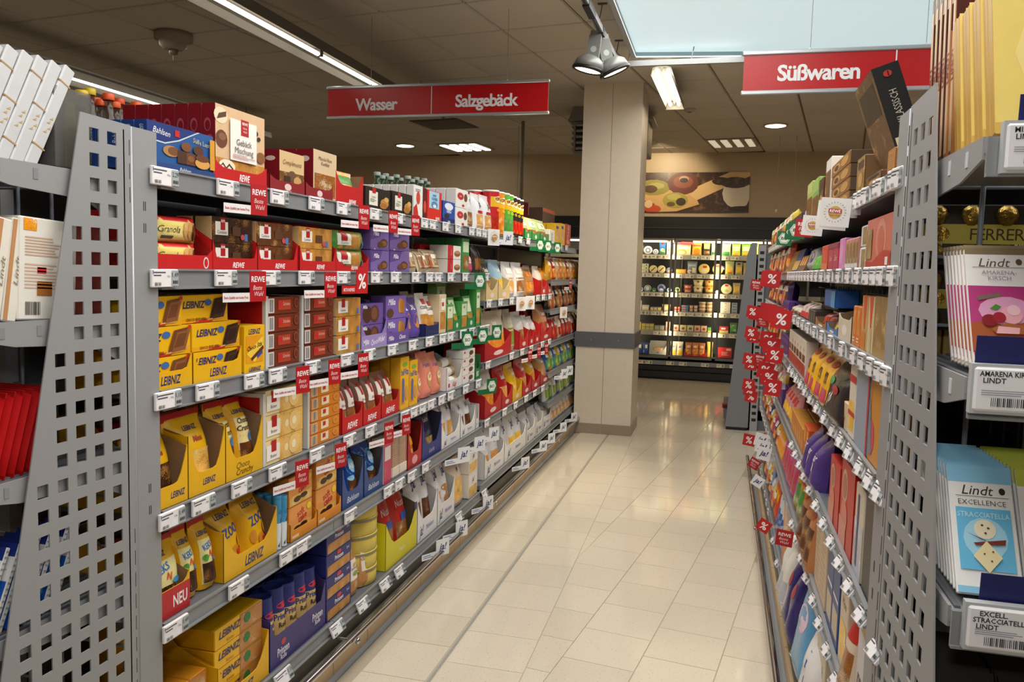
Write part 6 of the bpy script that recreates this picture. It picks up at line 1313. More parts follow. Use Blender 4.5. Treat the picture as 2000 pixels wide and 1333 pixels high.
b = MB(); b.box(.06, .6, 8.34, 9.2, .1, .2, METAL_D); b.box(.25, .6, 8.34, 9.2, 0, 1.75, METAL_D); tag(link('shelving_unit', b.mesh('shelving_unit')), 'dark cross rack behind the plain grey end panel', 'shelving')
# ================================================================== CHILLER WITH GLASS DOORS
YC = 11.95
t = empty('chiller_cabinet', (-.4, YC, 0)); tag(t, 'long black glass-door chiller with cheese along the back wall', 'chiller')
DK = paper('#0b0b0c', .4); ALU = paper('#77746c', .35, .5, 0, 40, .05)
X0, X1 = -3.6, 3.2; O = -.4
b = MB(); b.box(X0, X1, .62, .64, .1, 2.05, DK); b.box(X0, X0 + .02, 0, .62, 0, 2.3, DK); b.box(X1 - .02, X1, 0, .62, 0, 2.3, DK); part('body', b, t)
b = MB(); b.box(X0, X1, -.02, .64, 2.05, 2.36, DK); b.box(X0, X1, -.035, -.02, 2.19, 2.21, '#2c2824'); part('header', b, t)
b = MB(); b.box(X0, X1, .02, .62, .0, .27, DK); b.box(X0, X1, -.03, .02, .03, .12, '#1c1c1d'); b.box(X0, X1, -.02, .02, .135, .2, '#1e1e20'); part('plinth', b, t)
b = MB(); b.box(X0, X1, -.03, -.02, .215, .275, RAIL); part('price_rail', b, t)
SZ = (.345, .70, .99, 1.265, 1.545, 1.815)
for z in SZ:
    b = MB(); b.box(X0, X1, .12, .6, z - .02, z, '#1d1d1d'); s_ = part('shelf', b, t)
    if z > .4:
        b = MB(); b.box(X0, X1, .10, .12, z - .062, z + .006, '#a8a294'); part('price_rail', b, s_)
b = MB(); b.box(X0, X1, .16, .2, 2.0, 2.03, glow('#ffe9b8', 4)); part('lamp_tube', b, t)
b = MB()
for x in (-.80, 0.0): b.tube((x - .22, .58, .3), (x - .22, .58, 2.0), .025, ALU, 10)
part('shelf_post', b, t)
lamp('chiller_lamp', 'AREA', (-.4, YC + .06, 1.99), 12, (1, .86, .58), 6.4, .06, (math.radians(30), 0, 0))
for x in (-1.94, -1.34, -.717, -.092, .54): lamp('chiller_lamp', 'AREA', (x, YC + .035, 1.15), 4.5, (1, .84, .55), .05, 1.6, (math.radians(90), 0, 0))  # unseen lights along the door posts, added to brighten the dim lower shelves
doors = [(-2.56, -1.94), (-1.93, -1.345), (-1.335, -.735), (-.70, -.115), (-.07, .53), (.55, 1.15)]
for i, (a, c) in enumerate(doors):
    b = MB(); f = .028; fc = ALU
    b.box(a - O - .4 * 0, a - O + f, -.02, .02, .31, 2.05, fc)
    b.v = []; b.f = []; b.m = []; b.sm = []
    A, C_ = a - O, c - O
    b.box(A, A + f, -.02, .015, .31, 2.05, fc); b.box(C_ - f, C_, -.02, .015, .31, 2.05, fc); b.box(A + f, C_ - f, -.02, .015, 2.02, 2.05, fc); b.box(A + f, C_ - f, -.02, .015, .31, .345, fc)
    d = part('door', b, t)
    b = MB(); b.box(A + f, C_ - f, -.005, .0, .345, 2.02, paper('#8a908e', .02, 0, 0, 5, .01, 0, .04)); part('pane', b, d)
    hx = (C_ - .09) if i % 2 == 0 else (A + .07)
    b = MB(); b.tube((hx, -.05, .98), (hx, -.05, 1.33), .009, ALU, 8); b.tube((hx, -.05, 1.0), (hx, -.01, 1.0), .006, ALU, 6); b.tube((hx, -.05, 1.31), (hx, -.01, 1.31), .006, ALU, 6); part('handle', b, d)
def F_(u, z, Y=YC + .15): return x_at(u, Y, z)
def round_cheese(r, d, col, els):
    b = MB(); b.lathe([(.001, 0), (r * .9, .0), (r, d * .2), (r, d * .8), (r * .92, d), (.001, d)], 18, col, (r, 0, r), 'y'); q = MB(); draw(q, els, 2 * r, 2 * r)
    return [('round_cheese', b.mesh('round_cheese')), ('front_print', q.mesh('front_print'))]
def tub(r, h, col, els):
    b = MB(); b.lathe([(r * .8, 0), (r, h * .85), (r * 1.04, h * .86), (r * 1.04, h), (.001, h)], 16, col, (r, r, 0)); q = MB(); draw(q, els, 2 * r, h, lambda u, v: (r + r * .96 * math.sin((u - .5) * 2), r - r * (.83 + .19 * v) * math.cos((u - .5) * 2), v * h), 0, 5); return [('tub', b.mesh('tub')), ('front_print', q.mesh('front_print'))]
LV = ('bottom', 'fifth', 'fourth', 'third', 'second', 'top')
nn = {}
def ch(lv, u0, u1, h, kind, col, els, lab, cat, n=1, m=1):
    z = SZ[lv]; x0, x1 = F_(u0, z + .05), F_(u1, z + .05); w = (x1 - x0) / n
    for i in range(n):
        for k in range(m):
            hh = h / m
            if kind == 'r': p = round_cheese(round(min(w, hh) / 2 * .98, 4), .05, col, els)
            elif kind == 'tub': p = tub(round(w / 2 * .95, 4), round(hh, 4), col, els)
            elif kind == 'bag': p = bag('cheese_pouch', round(w * .97, 4), .05, round(hh, 4), col, els)
            elif kind == 'tray': p = tray('display_tray', round(w, 4), .2, hh, hh * .8, hh * .35, col, els, '#c8c4bc', .3, .25)
            else: p = carton('cheese_pack', round(w * .96, 4), .06, round(hh * .97, 4), col, els)
            st = '' if m == 1 else (', lower layer' if k == 0 else ', upper layer' if k == m - 1 else ', middle layer')
            put(p, MF(x0 + i * w, YC + .15, z + k * hh), lab + ', %s chiller shelf' % LV[lv] + st, cat, ('chiller ' + lab) if n * m > 1 else None, 'the column', (x0 + i * w, k))
cream = (('e', .5, .5, .42, .42, '#f4ecd4'), ('e', .5, .5, .3, .3, '#e8d8a8'))
w_b = (('e', .5, .5, .4, .4, '#e8e8f0'), ('e', .5, .5, .28, .28, '#4a4a78'), ('e', .5, .5, .18, .18, '#f0f0f4'))
ch(5, 1249, 1256, .13, 'bag', '#e8d8b0', (('r', .1, .2, .9, .8, '#f0e0b0'),), 'beige pouch beside the column', 'cheese')
ch(5, 1257, 1275, .13, 'r', '#e4e4ea', w_b, 'blue ringed white round cheese', 'cheese', 1); ch(5, 1275, 1287, .085, 'r', '#e4e4ea', w_b, 'small blue ringed white round cheese', 'cheese', 1)
ch(5, 1287, 1301, .21, 'bag', '#2a78c0', (('e', .5, .78, .2, .06, '#c83028'), ('r', .1, .05, .9, .4, 'green'), ('e', .5, .34, .3, .12, '#f0e8c0')), 'blue cheese pouch', 'cheese')
ch(5, 1302, 1311, .25, 'c', '#f0e8d8', (('e', .5, .85, .2, .05, '#c05a30'), ('e', .5, .3, .25, .07, '#e09a60')), 'tall cream carton', 'cheese'); ch(5, 1315, 1319, .24, 'c', '#e8e0c8', (('lines', .1, .1, .9, .9, 6, '#d8c8a0'),), 'narrow cream carton', 'cheese')
ch(5, 1319, 1350, .19, 'c', '#f2dca8', (('r', .25, .5, .85, .98, '#f4ecd8'), ('e', .4, .25, .36, .24, '#f4b050'), ('e', .4, .2, .25, .14, '#f8e0b0'), ('r', .5, .9, .58, 1, '#c83028')), 'wide cream and orange cheese pack', 'cheese')
ch(5, 1351, 1371, .215, 'bag', '#f0b428', (('r', .1, .74, .9, .86, '#f4d060'), ('r', .1, .62, .9, .7, '#d83820'), ('e', .5, .3, .35, .2, '#f08a10')), 'yellow grated cheese pouch', 'cheese'); ch(5, 1373, 1388, .2, 'bag', '#3a3420', (('r', .1, .5, .9, .88, '#f0d880'), ('r', .1, .08, .9, .34, 'nuts')), 'black and yellow cheese pouch', 'cheese')
ch(5, 1389, 1400, .22, 'bag', '#d8e8c8', (('r', .1, .8, .9, .95, '#2a7a3a'), ('r', .1, .3, .9, .6, '#f4ecc0'), ('r', .1, .1, .9, .25, '#2a8a48')), 'white green cheese pouch', 'cheese')
for a, b_, c in ((1409, 1428, '#d8e4c0'), (1429, 1447, '#a8c84a'), (1448, 1466, '#8ab83c'), (1467, 1482, '#a8c040')):
    ch(5, a, b_, .225, 'bag', c, (('r', .08, .78, .92, .95, '#3a8a3c'), ('r', .1, .34, .9, .62, '#f4e8a8'), ('r', .1, .05, .9, .28, '#4a9a4a' if a < 1420 else 'cheese')), 'green grated cheese pouch', 'cheese')
b = MB(); b.box(0, .09, 0, .004, 0, .1, '#4a3a52'); b.box(.09, .27, 0, .004, 0, .1, '#a81020'); q = MB(); draw(q, (T_('Geprüfte Qualität', .66, .62, .14, '#f0d0d0', '', .5), T_('frisch und lecker', .66, .4, .14, '#f0d0d0', '', .5)), .27, .1)
put([('shelf_card', b.mesh('shelf_card')), ('lettering', q.mesh('lettering'))], MF(F_(1317, 2.0), YC + .1, 1.97), 'red and violet card hanging at the top of the chiller', 'card')
ch(4, 1248, 1267, .14, 'c', '#c8cca8', (('r', .1, .3, .9, .7, '#e8e0c0'), ('e', .5, .5, .2, .2, '#4a6a3a')), 'small pale green cheese cube', 'cheese', 2, 3)
ch(4, 1268, 1300, .125, 'r', '#ecd898', (('e', .5, .5, .44, .44, '#f0dca0'), ('p', ((.2, .3), (.3, .22), (.8, .7), (.7, .78)), '#5a4a2a')), 'yellow round cheese with dark band', 'cheese', 2); ch(4, 1301, 1313, .09, 'r', '#b8b0b8', (('e', .5, .5, .4, .4, '#5a78a8'), ('e', .5, .4, .25, .2, '#e8a880')), 'blue lidded round pack', 'cheese')
ch(4, 1317, 1341, .07, 'c', '#d89a30', (('r', .1, .2, .9, .8, '#f0b848'),), 'low orange cheese wedge', 'cheese'); ch(4, 1342, 1352, .11, 'r', '#d8b888', cream, 'small tan round cheese', 'cheese'); ch(4, 1342, 1362, .185, 'bag', '#8a94a0', (('r', .1, .6, .9, .9, '#b8c8d0'), ('r', .1, .1, .6, .4, '#5a6a9a'), ('r', .5, .1, .9, .5, '#e8e0b8')), 'grey blue cheese pouch', 'cheese')
ch(4, 1364, 1390, .16, 'r', '#f0d070', (('e', .5, .5, .46, .46, '#f4d878'), ('r', .4, .6, .75, .8, '#c83828'), ('e', .5, .3, .25, .18, '#f8ecc8')), 'large yellow round cheese with red label', 'cheese'); ch(4, 1391, 1415, .16, 'r', '#f0c858', (('e', .5, .5, .46, .46, '#e8c070'), ('p', ((.1, .7), (.9, .7), (.8, .9), (.2, .9)), '#c83838')), 'round golden cheese with red rim', 'cheese')
ch(4, 1416, 1434, .2, 'bag', '#c8d088', (('r', .1, .1, .9, .6, 'cheese'), ('r', .3, .12, .8, .2, '#d86030')), 'pale green sliced cheese pack', 'cheese'); ch(4, 1436, 1450, .19, 'bag', '#b8b080', (('r', .1, .2, .9, .6, 'cheese'), ('e', .5, .85, .2, .07, '#8a2a28')), 'olive sliced cheese pack', 'cheese'); ch(4, 1451, 1470, .18, 'bag', '#c8b070', (('r', .1, .2, .9, .6, 'cheese'),), 'tan sliced cheese pack', 'cheese')
for a, b_, c1, c2 in ((1247, 1257, '#3a4a8a', '#d8e0f0'), (1258, 1272, '#e0d8c8', '#5a8a98'), (1273, 1282, '#3a6a3a', '#5a9a48'), (1283, 1301, '#4a4a7a', '#8a98c8'), (1302, 1312, '#5a7a98', '#a8c8d8')):
    ch(3, a, b_, .11 if b_ - a < 14 else .13, 'r', c1, (('e', .5, .5, .44, .44, c2), ('e', .5, .55, .28, .28, c1), ('e', .5, .35, .2, .12, '#e8e8e8')), 'round cheese portion tub', 'cheese', 1, 1)
ch(3, 1317, 1334, .09, 'r', '#3a6a4a', (('e', .5, .5, .42, .42, '#c8c090'), ('e', .5, .6, .3, .2, '#2a6a3c')), 'green round cheese', 'cheese'); ch(3, 1335, 1352, .12, 'tub', '#c85a3a', (('r', .1, .3, .9, .8, '#e0a890'),), 'red cheese tub', 'cheese', 1, 2)
ch(3, 1353, 1374, .2, 'tub', '#e4dc98', (('r', .1, .3, .9, .8, '#f0e8c0'), ('r', .4, .6, .6, .9, '#b82028')), 'pale yellow cheese tub', 'cheese', 1, 2); ch(3, 1375, 1396, .2, 'tub', '#f0a838', (('r', .1, .3, .9, .8, '#f4c878'), ('r', .4, .6, .6, .9, '#b82028')), 'orange cheese tub', 'cheese', 1, 2)
ch(3, 1397, 1405, .09, 'r', '#e8c898', cream, 'half hidden round cheese', 'cheese'); ch(3, 1408, 1430, .165, 'r', '#f0dc98', (('e', .5, .5, .46, .46, '#f4e4b0'), ('r', .35, .75, .65, .92, '#c83028'), ('e', .5, .35, .2, .14, '#c8d070')), 'large pale round cheese behind glass', 'cheese'); ch(3, 1431, 1446, .17, 'bag', '#c8b078', (('r', .1, .2, .9, .7, 'cheese'),), 'tan cheese slices pack', 'cheese')
ch(2, 1246, 1253, .15, 'c', '#e0d8c8', (('lines', .2, .2, .8, .8, 5, '#6a5a4a'),), 'white carton tilted', 'cheese'); ch(2, 1254, 1268, .085, 'c', '#cfc4a4', (('r', .1, .3, .9, .7, '#e8e4d4'),), 'beige cheese wedge', 'cheese'); ch(2, 1270, 1292, .06, 'c', '#7a94a8', (('r', .1, .2, .9, .8, 'cheese'),), 'blue cheese triangle', 'cheese', 3); ch(2, 1293, 1310, .10, 'bag', '#c8a878', (('r', .1, .2, .9, .7, '#e0c8a0'),), 'tan cheese pouch', 'cheese')
ch(2, 1315, 1329, .075, 'c', '#c84a38', (('r', .1, .3, .9, .7, '#e8b8a0'),), 'red butter pack', 'dairy pack', 1, 2); ch(2, 1331, 1345, .10, 'c', '#5a7a9a', (('r', .05, .4, .6, .9, '#d89080'),), 'blue red dairy pack', 'dairy pack', 1, 3); ch(2, 1346, 1363, .10, 'tub', '#c89a80', (('r', .1, .3, .9, .8, '#e8c8b0'),), 'pinkish dairy tub', 'dairy tub', 2, 2); ch(2, 1364, 1394, .155, 'tub', '#d8c8a8', (('r', .1, .2, .9, .7, '#b07a50'), ('r', .1, .72, .9, .85, '#f0e0c0')), 'cream salad tub', 'dairy tub', 2, 3)
ch(2, 1407, 1427, .165, 'c', '#ece4cc', (('r', .4, .4, .6, .6, '#8a8a5a'),), 'flat white cheese pack', 'cheese', 1, 4); ch(2, 1429, 1440, .16, 'c', '#a8b4b8', (('r', .1, .3, .9, .7, '#5a7a80'),), 'flat grey blue pack', 'cheese', 1, 4)
ch(1, 1245, 1252, .12, 'c', '#d8b850', (('r', .1, .1, .9, .6, '#f0d880'),), 'yellow butter block', 'butter'); ch(1, 1253, 1277, .1, 'c', '#a8a058', (('r', .1, .2, .9, .8, '#c8b868'),), 'olive gold butter block', 'butter', 3, 2); ch(1, 1278, 1298, .08, 'c', '#7a7868', (('r', .1, .2, .9, .8, '#9a9480'),), 'grey spread pack', 'spread', 2); ch(1, 1300, 1309, .14, 'c', '#c8a088', (('r', .2, .1, .8, .4, '#d86848'),), 'pinkish tall pack', 'spread')
for a, b_, c in ((1314, 1326, '#d8a890'), (1328, 1341, '#c8bc88'), (1342, 1355, '#c8c890'), (1356, 1368, '#e0a880'), (1369, 1381, '#e0b088')): ch(1, a, b_, .1, 'c', c, (('e', .5, .5, .25, .2, '#7a4a3a'), ('r', 0, 0, 1, .12, '#a83a30')), 'square spread pack of the row', 'spread', 1, 1)
ch(1, 1382, 1392, .08, 'c', '#4a9a40', (('r', .1, .05, .9, .4, '#e0c850'),), 'green margarine pack', 'spread'); ch(1, 1405, 1423, .105, 'c', '#b82a38', (('r', 0, 0, 1, .4, '#e0c060'), ('r', .2, .55, .7, .8, '#f0d8d8')), 'red and yellow spread pack', 'spread'); ch(1, 1425, 1440, .16, 'bag', '#4a6a38', (('r', .1, .2, .9, .8, 'green'),), 'dark green herb pouch', 'spread')
ch(0, 1243, 1267, .17, 'bag', '#3a4a80', (('r', .1, .1, .9, .5, 'blue'), ('r', .4, .5, .8, .8, '#e8e8f0')), 'blue and white cheese pouch', 'cheese', 2); ch(0, 1268, 1302, .19, 'tray', '#b4b2ac', (T_('ja!', .5, .5, .4, '#3a4a88', 'bi', .3),), 'grey white display carton', 'tray'); ch(0, 1275, 1296, .1, 'bag', '#c88a3a', (('r', .1, .1, .9, .9, 'pasta'),), 'orange cheese pouch in the grey white carton', 'cheese')
ch(0, 1309, 1334, .205, 'bag', '#e0d8c0', (('r', .1, .05, .9, .4, 'cheese'), T_('ja!', .5, .65, .14, '#3a4a88', 'bi', .7)), 'cream grated cheese pouch', 'cheese', 2); ch(0, 1336, 1380, .09, 'tray', '#b01c1c', (('e', .5, .5, .1, .3, '#d86a50'),), 'red low display carton', 'tray'); ch(0, 1338, 1377, .2, 'bag', '#b8682c', (('r', .1, .1, .9, .5, 'pasta'), ('e', .5, .7, .3, .1, '#e8c090')), 'amber grated cheese pouch', 'cheese', 3, 1); ch(0, 1380, 1392, .22, 'bag', '#e0b850', (('r', .1, .4, .9, .8, 'cheese'),), 'yellow cheese pouch at door frame', 'cheese')
ch(0, 1402, 1430, .155, 'c', '#b81c1c', (('lines', .25, .2, .8, .6, 3, '#e0a090'), ('r', .6, .7, .95, .9, '#d8a090')), 'bright red carton behind the right door', 'carton')
# price tags on the chiller shelves
b = MB(); b.box(0, .11, 0, .004, 0, .05, '#f0e8d4'); q = MB(); draw(q, (('r', .68, .15, .92, .85, '#8a8674'), ('lines', .08, .4, .6, .85, 2, '#6a645a')), .11, .05); ctag = [('price_tag', b.mesh('price_tag')), ('display', q.mesh('display'))]
for lv, us in enumerate(((1246, 1259, 1301, 1326, 1369, 1399, 1425), (1276, 1299, 1326, 1354, 1382, 1401, 1424), (1245, 1252, 1272, 1291, 1313, 1328, 1344, 1360, 1376, 1403, 1427), (1246, 1257, 1269, 1282, 1302, 1315, 1332, 1351, 1373, 1404, 1427), (1248, 1263, 1274, 1297, 1317, 1339, 1361, 1386, 1406, 1428), (1249, 1257, 1272, 1284, 1299, 1318, 1351, 1369, 1386, 1407, 1427))):
    for u in us:
        z = SZ[lv] - .058 if lv else .217; Y = YC + .094 if lv else YC - .036
        put(ctag, MF(x_at(u, Y, z), Y, z), 'price tag on the %s chiller shelf edge' % LV[lv], 'price tag', 'chiller price tags level %d' % lv, 'the column', u)

# ================================================================== POSTER, BANNER, POLE, VENT UNITS
def F2(u, v, Y=YC - .02): return x_at(u, Y, EYE + .8), 0
wood = picture('#5a3c28', '#3a2416', '#7a5638', 14)
x0, z0, w, h = -1.70, 2.425, 1.99, .562
els = [('r', 0, 0, 1, 1, wood), ('p', ((.2, .55), (.38, .6), (.62, .45), (.66, .2), (.5, .02), (.36, .0), (.24, .2)), '#d8ae70'), ('p', ((.56, .52), (.64, .3), (1.0, .9), (1.0, 1.0), (.86, 1.0)), '#e4c088'), ('e', .33, .62, .12, .2, '#98903a'), ('e', .35, .66, .06, .08, '#b8b060'), ('e', .31, .58, .05, .1, '#5a3a18'),
  ('e', .54, .72, .11, .28, '#6a2414'), ('e', .54, .76, .07, .16, '#944a2c'), ('e', .545, .83, .035, .08, '#c8a090'), ('e', .545, .8, .03, .06, '#2a0c08'), ('e', .49, .30, .09, .2, '#aaa044'), ('e', .48, .38, .05, .08, '#c0b860'), ('e', .53, .26, .035, .1, '#3a2410'), ('e', .46, .2, .03, .06, '#6a4a20'),
  ('e', .25, .15, .1, .14, '#a82a18'), ('e', .33, .08, .06, .1, '#c84a28'), ('e', .2, .26, .05, .1, '#c83a20'), ('e', .3, .2, .03, .1, '#e8c8a0', .4), ('e', .92, .48, .105, .38, '#ece0cc'), ('e', .9, .74, .1, .14, wood), ('e', .8, .78, .06, .1, wood), ('e', .96, .1, .1, .06, '#3a2414')]
b = MB(); b.box(0, w, 0, .02, 0, h, '#2a2018'); q = MB(); draw(q, els, w, h, None, -.0005)
q.v = [(min(max(x, 0), w), y, min(max(z, 0), h)) for x, y, z in q.v]
put([('food_picture', b.mesh('food_picture')), ('printed_face', q.mesh('printed_face'))], MF(x0, YC - .025, z0), 'wide framed picture of olives and a wooden spoon above the chiller', 'picture')
b = MB(); b.tube((0, 0, 0), (0, 0, 3.26), .02, '#7c756a', 10); q = MB(); q.lathe([(.06, 0), (.06, .01), (.02, .02)], 14, '#7c756a')
X_, Y_ = x_at(1018, 9.3, 2.4), 9.3
p = [('ceiling_pole', b.mesh('ceiling_pole')), ('foot_plate', q.mesh('foot_plate'))]; put(p, Matrix.Translation((X_, Y_, 0)), 'slim grey floor-to-ceiling pole beyond the left rack', 'pole')
xa, xb = x_at(986, 9.5, 2.3), x_at(1031, 9.5, 2.2)
b = MB(); b.prism([(0, 0), (xb - xa, -.03), (xb - xa, .36), (0, .42)], 'y', 0, .006, '#9a141a'); q = MB(); draw(q, (('e', .26, .55, .1, .26, '#c8a890'), ('e', .26, .6, .06, .12, '#9a5a44'), ('p', ((.3, .42), (.9, .38), (.9, .41), (.3, .46)), '#d8b8a0'), ('e', .75, .4, .12, .18, '#b86a50')), xb - xa, .36)
put([('banner', b.mesh('banner')), ('printed_emblem', q.mesh('printed_emblem'))], MF(xa, 9.5, 1.98), 'dark red hanging banner with round pale emblem behind the pole', 'banner')
b = MB(); b.tube((0, .02, -.4), (0, .02, .9), .002, '#6a6258', 5); part('wire', b, bpy.data.objects['banner'], Matrix.Translation(((xb - xa) / 2, 0, .37)))
def vent(X, Y, z, w, h, label):
    b = MB(); b.bbox(-w / 2, w / 2, 0, .5, 0, h, '#8f8a82', .01); b.prism([(-w / 2 - .06, h), (w / 2 + .06, h), (w / 2 + .0, h + .14), (-w / 2 - .0, h + .14)], 'y', -.04, .54, '#86817a'); pr = [('fan_heater', b.mesh('fan_heater'))]
    q = MB()
    for i in range(5): q.prism([(-.03, .04 + i * h / 5.6), (0, .05 + i * h / 5.6), (0, .075 + i * h / 5.6), (-.03, .06 + i * h / 5.6)], 'x', -w / 2 + .03, w / 2 - .03, '#a8a49c')
    pr.append(('louvres', q.mesh('louvres')))
    q = MB()
    for i in range(5): q.prism([(-w / 2 - .03, .04 + i * h / 5.6), (-w / 2, .05 + i * h / 5.6), (-w / 2, .075 + i * h / 5.6), (-w / 2 - .03, .06 + i * h / 5.6)], 'y', .04, .46, '#a8a49c')
    pr.append(('side_louvres', q.mesh('side_louvres')))
    q = MB(); q.box(-w / 2 + .02, w / 2 - .02, -.002, 0, .03, h - .03, '#1c1a18'); q.box(-w / 2 - .002, -w / 2, .03, .47, .03, h - .03, '#1c1a18'); pr.append(('dark_opening', q.mesh('dark_opening')))
    put(pr, Matrix.Translation((X, Y, z)), label, 'heater')
vent(-1.22, 8.6, 2.78, .78, .34, 'grey louvred fan heater under the ceiling behind the column')

# ================================================================== SIGNS, LAMPS AND FITTINGS ON THE CEILING
def sign(label, x0, x1, Y, z0, z1, texts, split, wires, tiltx=0):
    w, h = x1 - x0, z1 - z0
    t = empty('aisle_sign', (x0, Y, z0)); tag(t, label, 'sign')
    b = MB(); b.box(0, w, -.004, .004, .012, h - .012, paper('#b00d13', .3, 0, 0, 20, .02)); pn = part('red_panel', b, t)
    q = MB()
    for txt, cx, cz, hh, mw in texts: draw(q, (T_(txt, cx, cz, hh, '#e2e2e4', 'bhc', mw),), w, h, None, -.0045)
    part('lettering', q, pn)
    q = MB(); q.box(split * w - .003, split * w + .003, -.0055, -.004, .014, h - .014, '#d8d8d8'); part('dividing_line', q, pn)
    for z in (0, h - .014):
        q = MB(); q.bbox(-.008, w + .008, -.012, .012, z, z + .02, paper('#b4b8bc', .3, .6, 0, 20, .03), .004); part('clamp_rail', q, t)
    for x in wires:
        q = MB(); q.tube((x, 0, h), (x, 0, 3.262 - z0), .0016, '#8a8a88', 5); q.lathe([(.006, 0), (.006, .012)], 6, '#c8c8c8', (x, 0, h)); part('hanging_wire', q, t)
sign('long red hanging sign with two white words left of the column', -2.78, -1.18, 5.35, 2.568, 2.79, (('Wasser', .233, .44, .36, .2), ('Salzgebäck', .735, .47, .36, .31)), .488, (.33, 1.315))
sign('red hanging sign with one white word right of the column', .045, .93, 4.15, 2.403, 2.603, (('Süßwaren', .385, .5, .36, .50),), .765, (.30, .8))
# fluorescent light lines over the left aisles
def light_line(label, X, z, ys):
    t = empty('light_line', (X, ys[0], z)); tag(t, label, 'ceiling lamp')
    L_ = ys[-1] - ys[0]
    b = MB(); b.prism([(-.13, -.03), (-.12, .03), (-.05, .07), (.05, .07), (.12, .03), (.13, -.03), (.125, -.03), (.115, .02), (.045, .055), (-.045, .055), (-.115, .02), (-.125, -.03)], 'y', -.02, L_ + .02, paper('#5e584c', .5, .2, 0, 30, .05)); part('reflector', b, t)
    b = MB(); b.box(-.03, .03, -.02, L_ + .02, .04, .09, '#6b655c'); part('housing', b, t)
    for a, c in zip(ys[:-1], ys[1:]):
        b = MB(); b.tube((0, a - ys[0] + .02, .0), (0, c - ys[0] - .02, .0), .015, glow('#fff6e6', 9), 10); part('fluorescent_tube', b, t)
        b = MB()
        for y in (a + .012, c - .012): b.box(-.02, .02, y - ys[0] - .01, y - ys[0] + .01, -.012, .05, '#4a4640')
        part('lamp_holder', b, t)
    for y in (.3, L_ - .3):
        b = MB(); b.tube((0, y, .09), (0, y, 3.262 - z), .003, '#6a655c', 5); part('suspension', b, t)
light_line('long fluorescent light line hanging over the aisle behind the left rack', -2.81, 3.0, (2.4, 3.80, 5.27, 6.72, 7.52))
light_line('second fluorescent light line further left, mostly behind the boxes', -5.21, 3.0, (4.2, 5.55, 6.95, 8.4))
# luminaire louvres in the far ceiling
def grid_lamp(X, Y, lab, g, col):
    t = empty('recessed_lamp', (X, Y, 3.256), -A78); tag(t, lab, 'ceiling lamp')
    b = MB(); b.box(-.31, .31, -.31, .31, -.006, .004, '#a39680'); part('frame', b, t)
    for i in range(4): b = MB(); b.box(-.27 + .15 * i, -.19 + .15 * i, -.28, .28, -.016, -.006, glow(col, g)); part('light_tube', b, t)
grid_lamp(-3.62, 11.1, 'square recessed lamp with four bright tubes above the left back', 5, '#fff4dc')
grid_lamp(.03, 11.05, 'square recessed lamp with four dim tubes above the chiller', .55, '#e8dcc0')
def downlight(X, Y, r, g, lab):
    b = MB(); b.lathe([(r * .2, 3.262), (r, 3.262), (r, 3.252), (r * .85, 3.249), (.001, 3.249)], 20, '#c8c0b0', (X, Y, 0)); q = MB(); q.lathe([(.001, 3.244), (r * .6, 3.242), (r * .82, 3.249)], 20, glow('#fff0d8', g), (X, Y, 0), caps=False)
    put([('downlight', b.mesh('downlight')), ('lens', q.mesh('lens'))], Matrix(), lab, 'ceiling lamp')
downlight(-4.46, 10.9, .15, 7, 'round bright downlight above the far left, beyond the sign'); downlight(.49, 9.85, .14, 7, 'round bright downlight right of the twin tube lamp')
b = MB(); b.lathe([(.06, 3.264), (.06, 3.25), (.045, 3.235), (.001, 3.235)], 16, '#b8b0a0', (-.43, 8.83, 0)); q = MB(); q.lathe([(.02, 3.236), (.02, 3.225), (.001, 3.225)], 10, '#8a8478', (-.43, 8.83, 0)); put([('smoke_detector', b.mesh('smoke_detector')), ('sensor_cap', q.mesh('sensor_cap'))], Matrix(), 'small round smoke detector near the twin tube lamp', 'smoke detector')
b = MB(); b.lathe([(.001, 3.14), (.07, 3.14), (.1, 3.17), (.105, 3.2), (.14, 3.21), (.14, 3.262)], 20, '#a09684', (-4.14, 5.47, 0)); q = MB(); q.lathe([(.001, 3.10), (.03, 3.105), (.035, 3.14)], 12, '#8a8070', (-4.14, 5.47, 0)); q.tube((-4.14, 5.47, 3.10), (-4.14, 5.47, 3.06), .005, '#8a8070', 6); put([('sensor', b.mesh('sensor')), ('sensor_cap', q.mesh('sensor_cap'))], Matrix(), 'round ceiling sensor at upper left, before the light line', 'ceiling sensor')
b = MB(); b.box(-.31, .31, -.31, .31, 0, .008, '#4c4338'); q = MB(); q.box(-.28, .28, -.28, .28, -.003, 0, '#40382f'); put([('ceiling_hatch', b.mesh('ceiling_hatch')), ('lid', q.mesh('lid'))], Matrix.Translation((-3.33, 9.37, 3.255)) @ Matrix.Rotation(-A78, 4, 'Z'), 'dark square ceiling hatch behind the long sign', 'hatch')
# twin tube pendant
t = empty('twin_tube_lamp', (-.545, 7.2, 3.14)); tag(t, 'bright twin tube lamp in a white reflector beside the column', 'ceiling lamp')
Lw = 1.15; t.rotation_euler = (0, 0, math.radians(-1.3)); t.scale = (.72, 1.15, .8)
b = MB(); b.prism([(-.12, -.04), (-.1, .04), (-.03, .06), (.03, .06), (.1, .04), (.12, -.04), (.112, -.04), (.095, .03), (.02, .045), (0, -.01), (-.02, .045), (-.095, .03), (-.112, -.04)], 'y', -.45, .7, paper('#8c8674', .5, .0, 0, 30, .03)); part('reflector', b, t)
for x in (-.055, .055): b = MB(); b.tube((x, -.42, .0), (x, .66, .0), .022, glow('#fff8e8', 7), 10); part('fluorescent_tube', b, t)
b = MB(); b.box(-.12, .12, .7, .705, -.05, .05, '#cfc8b4'); part('end_cap', b, t)
b = MB(); b.tube((0, .1, .06), (0, .1, .15), .003, '#8a8a88', 5); b.lathe([(.05, .140), (.06, .154)], 12, '#c8c0b0', (0, .1, 0)); part('suspension', b, t)
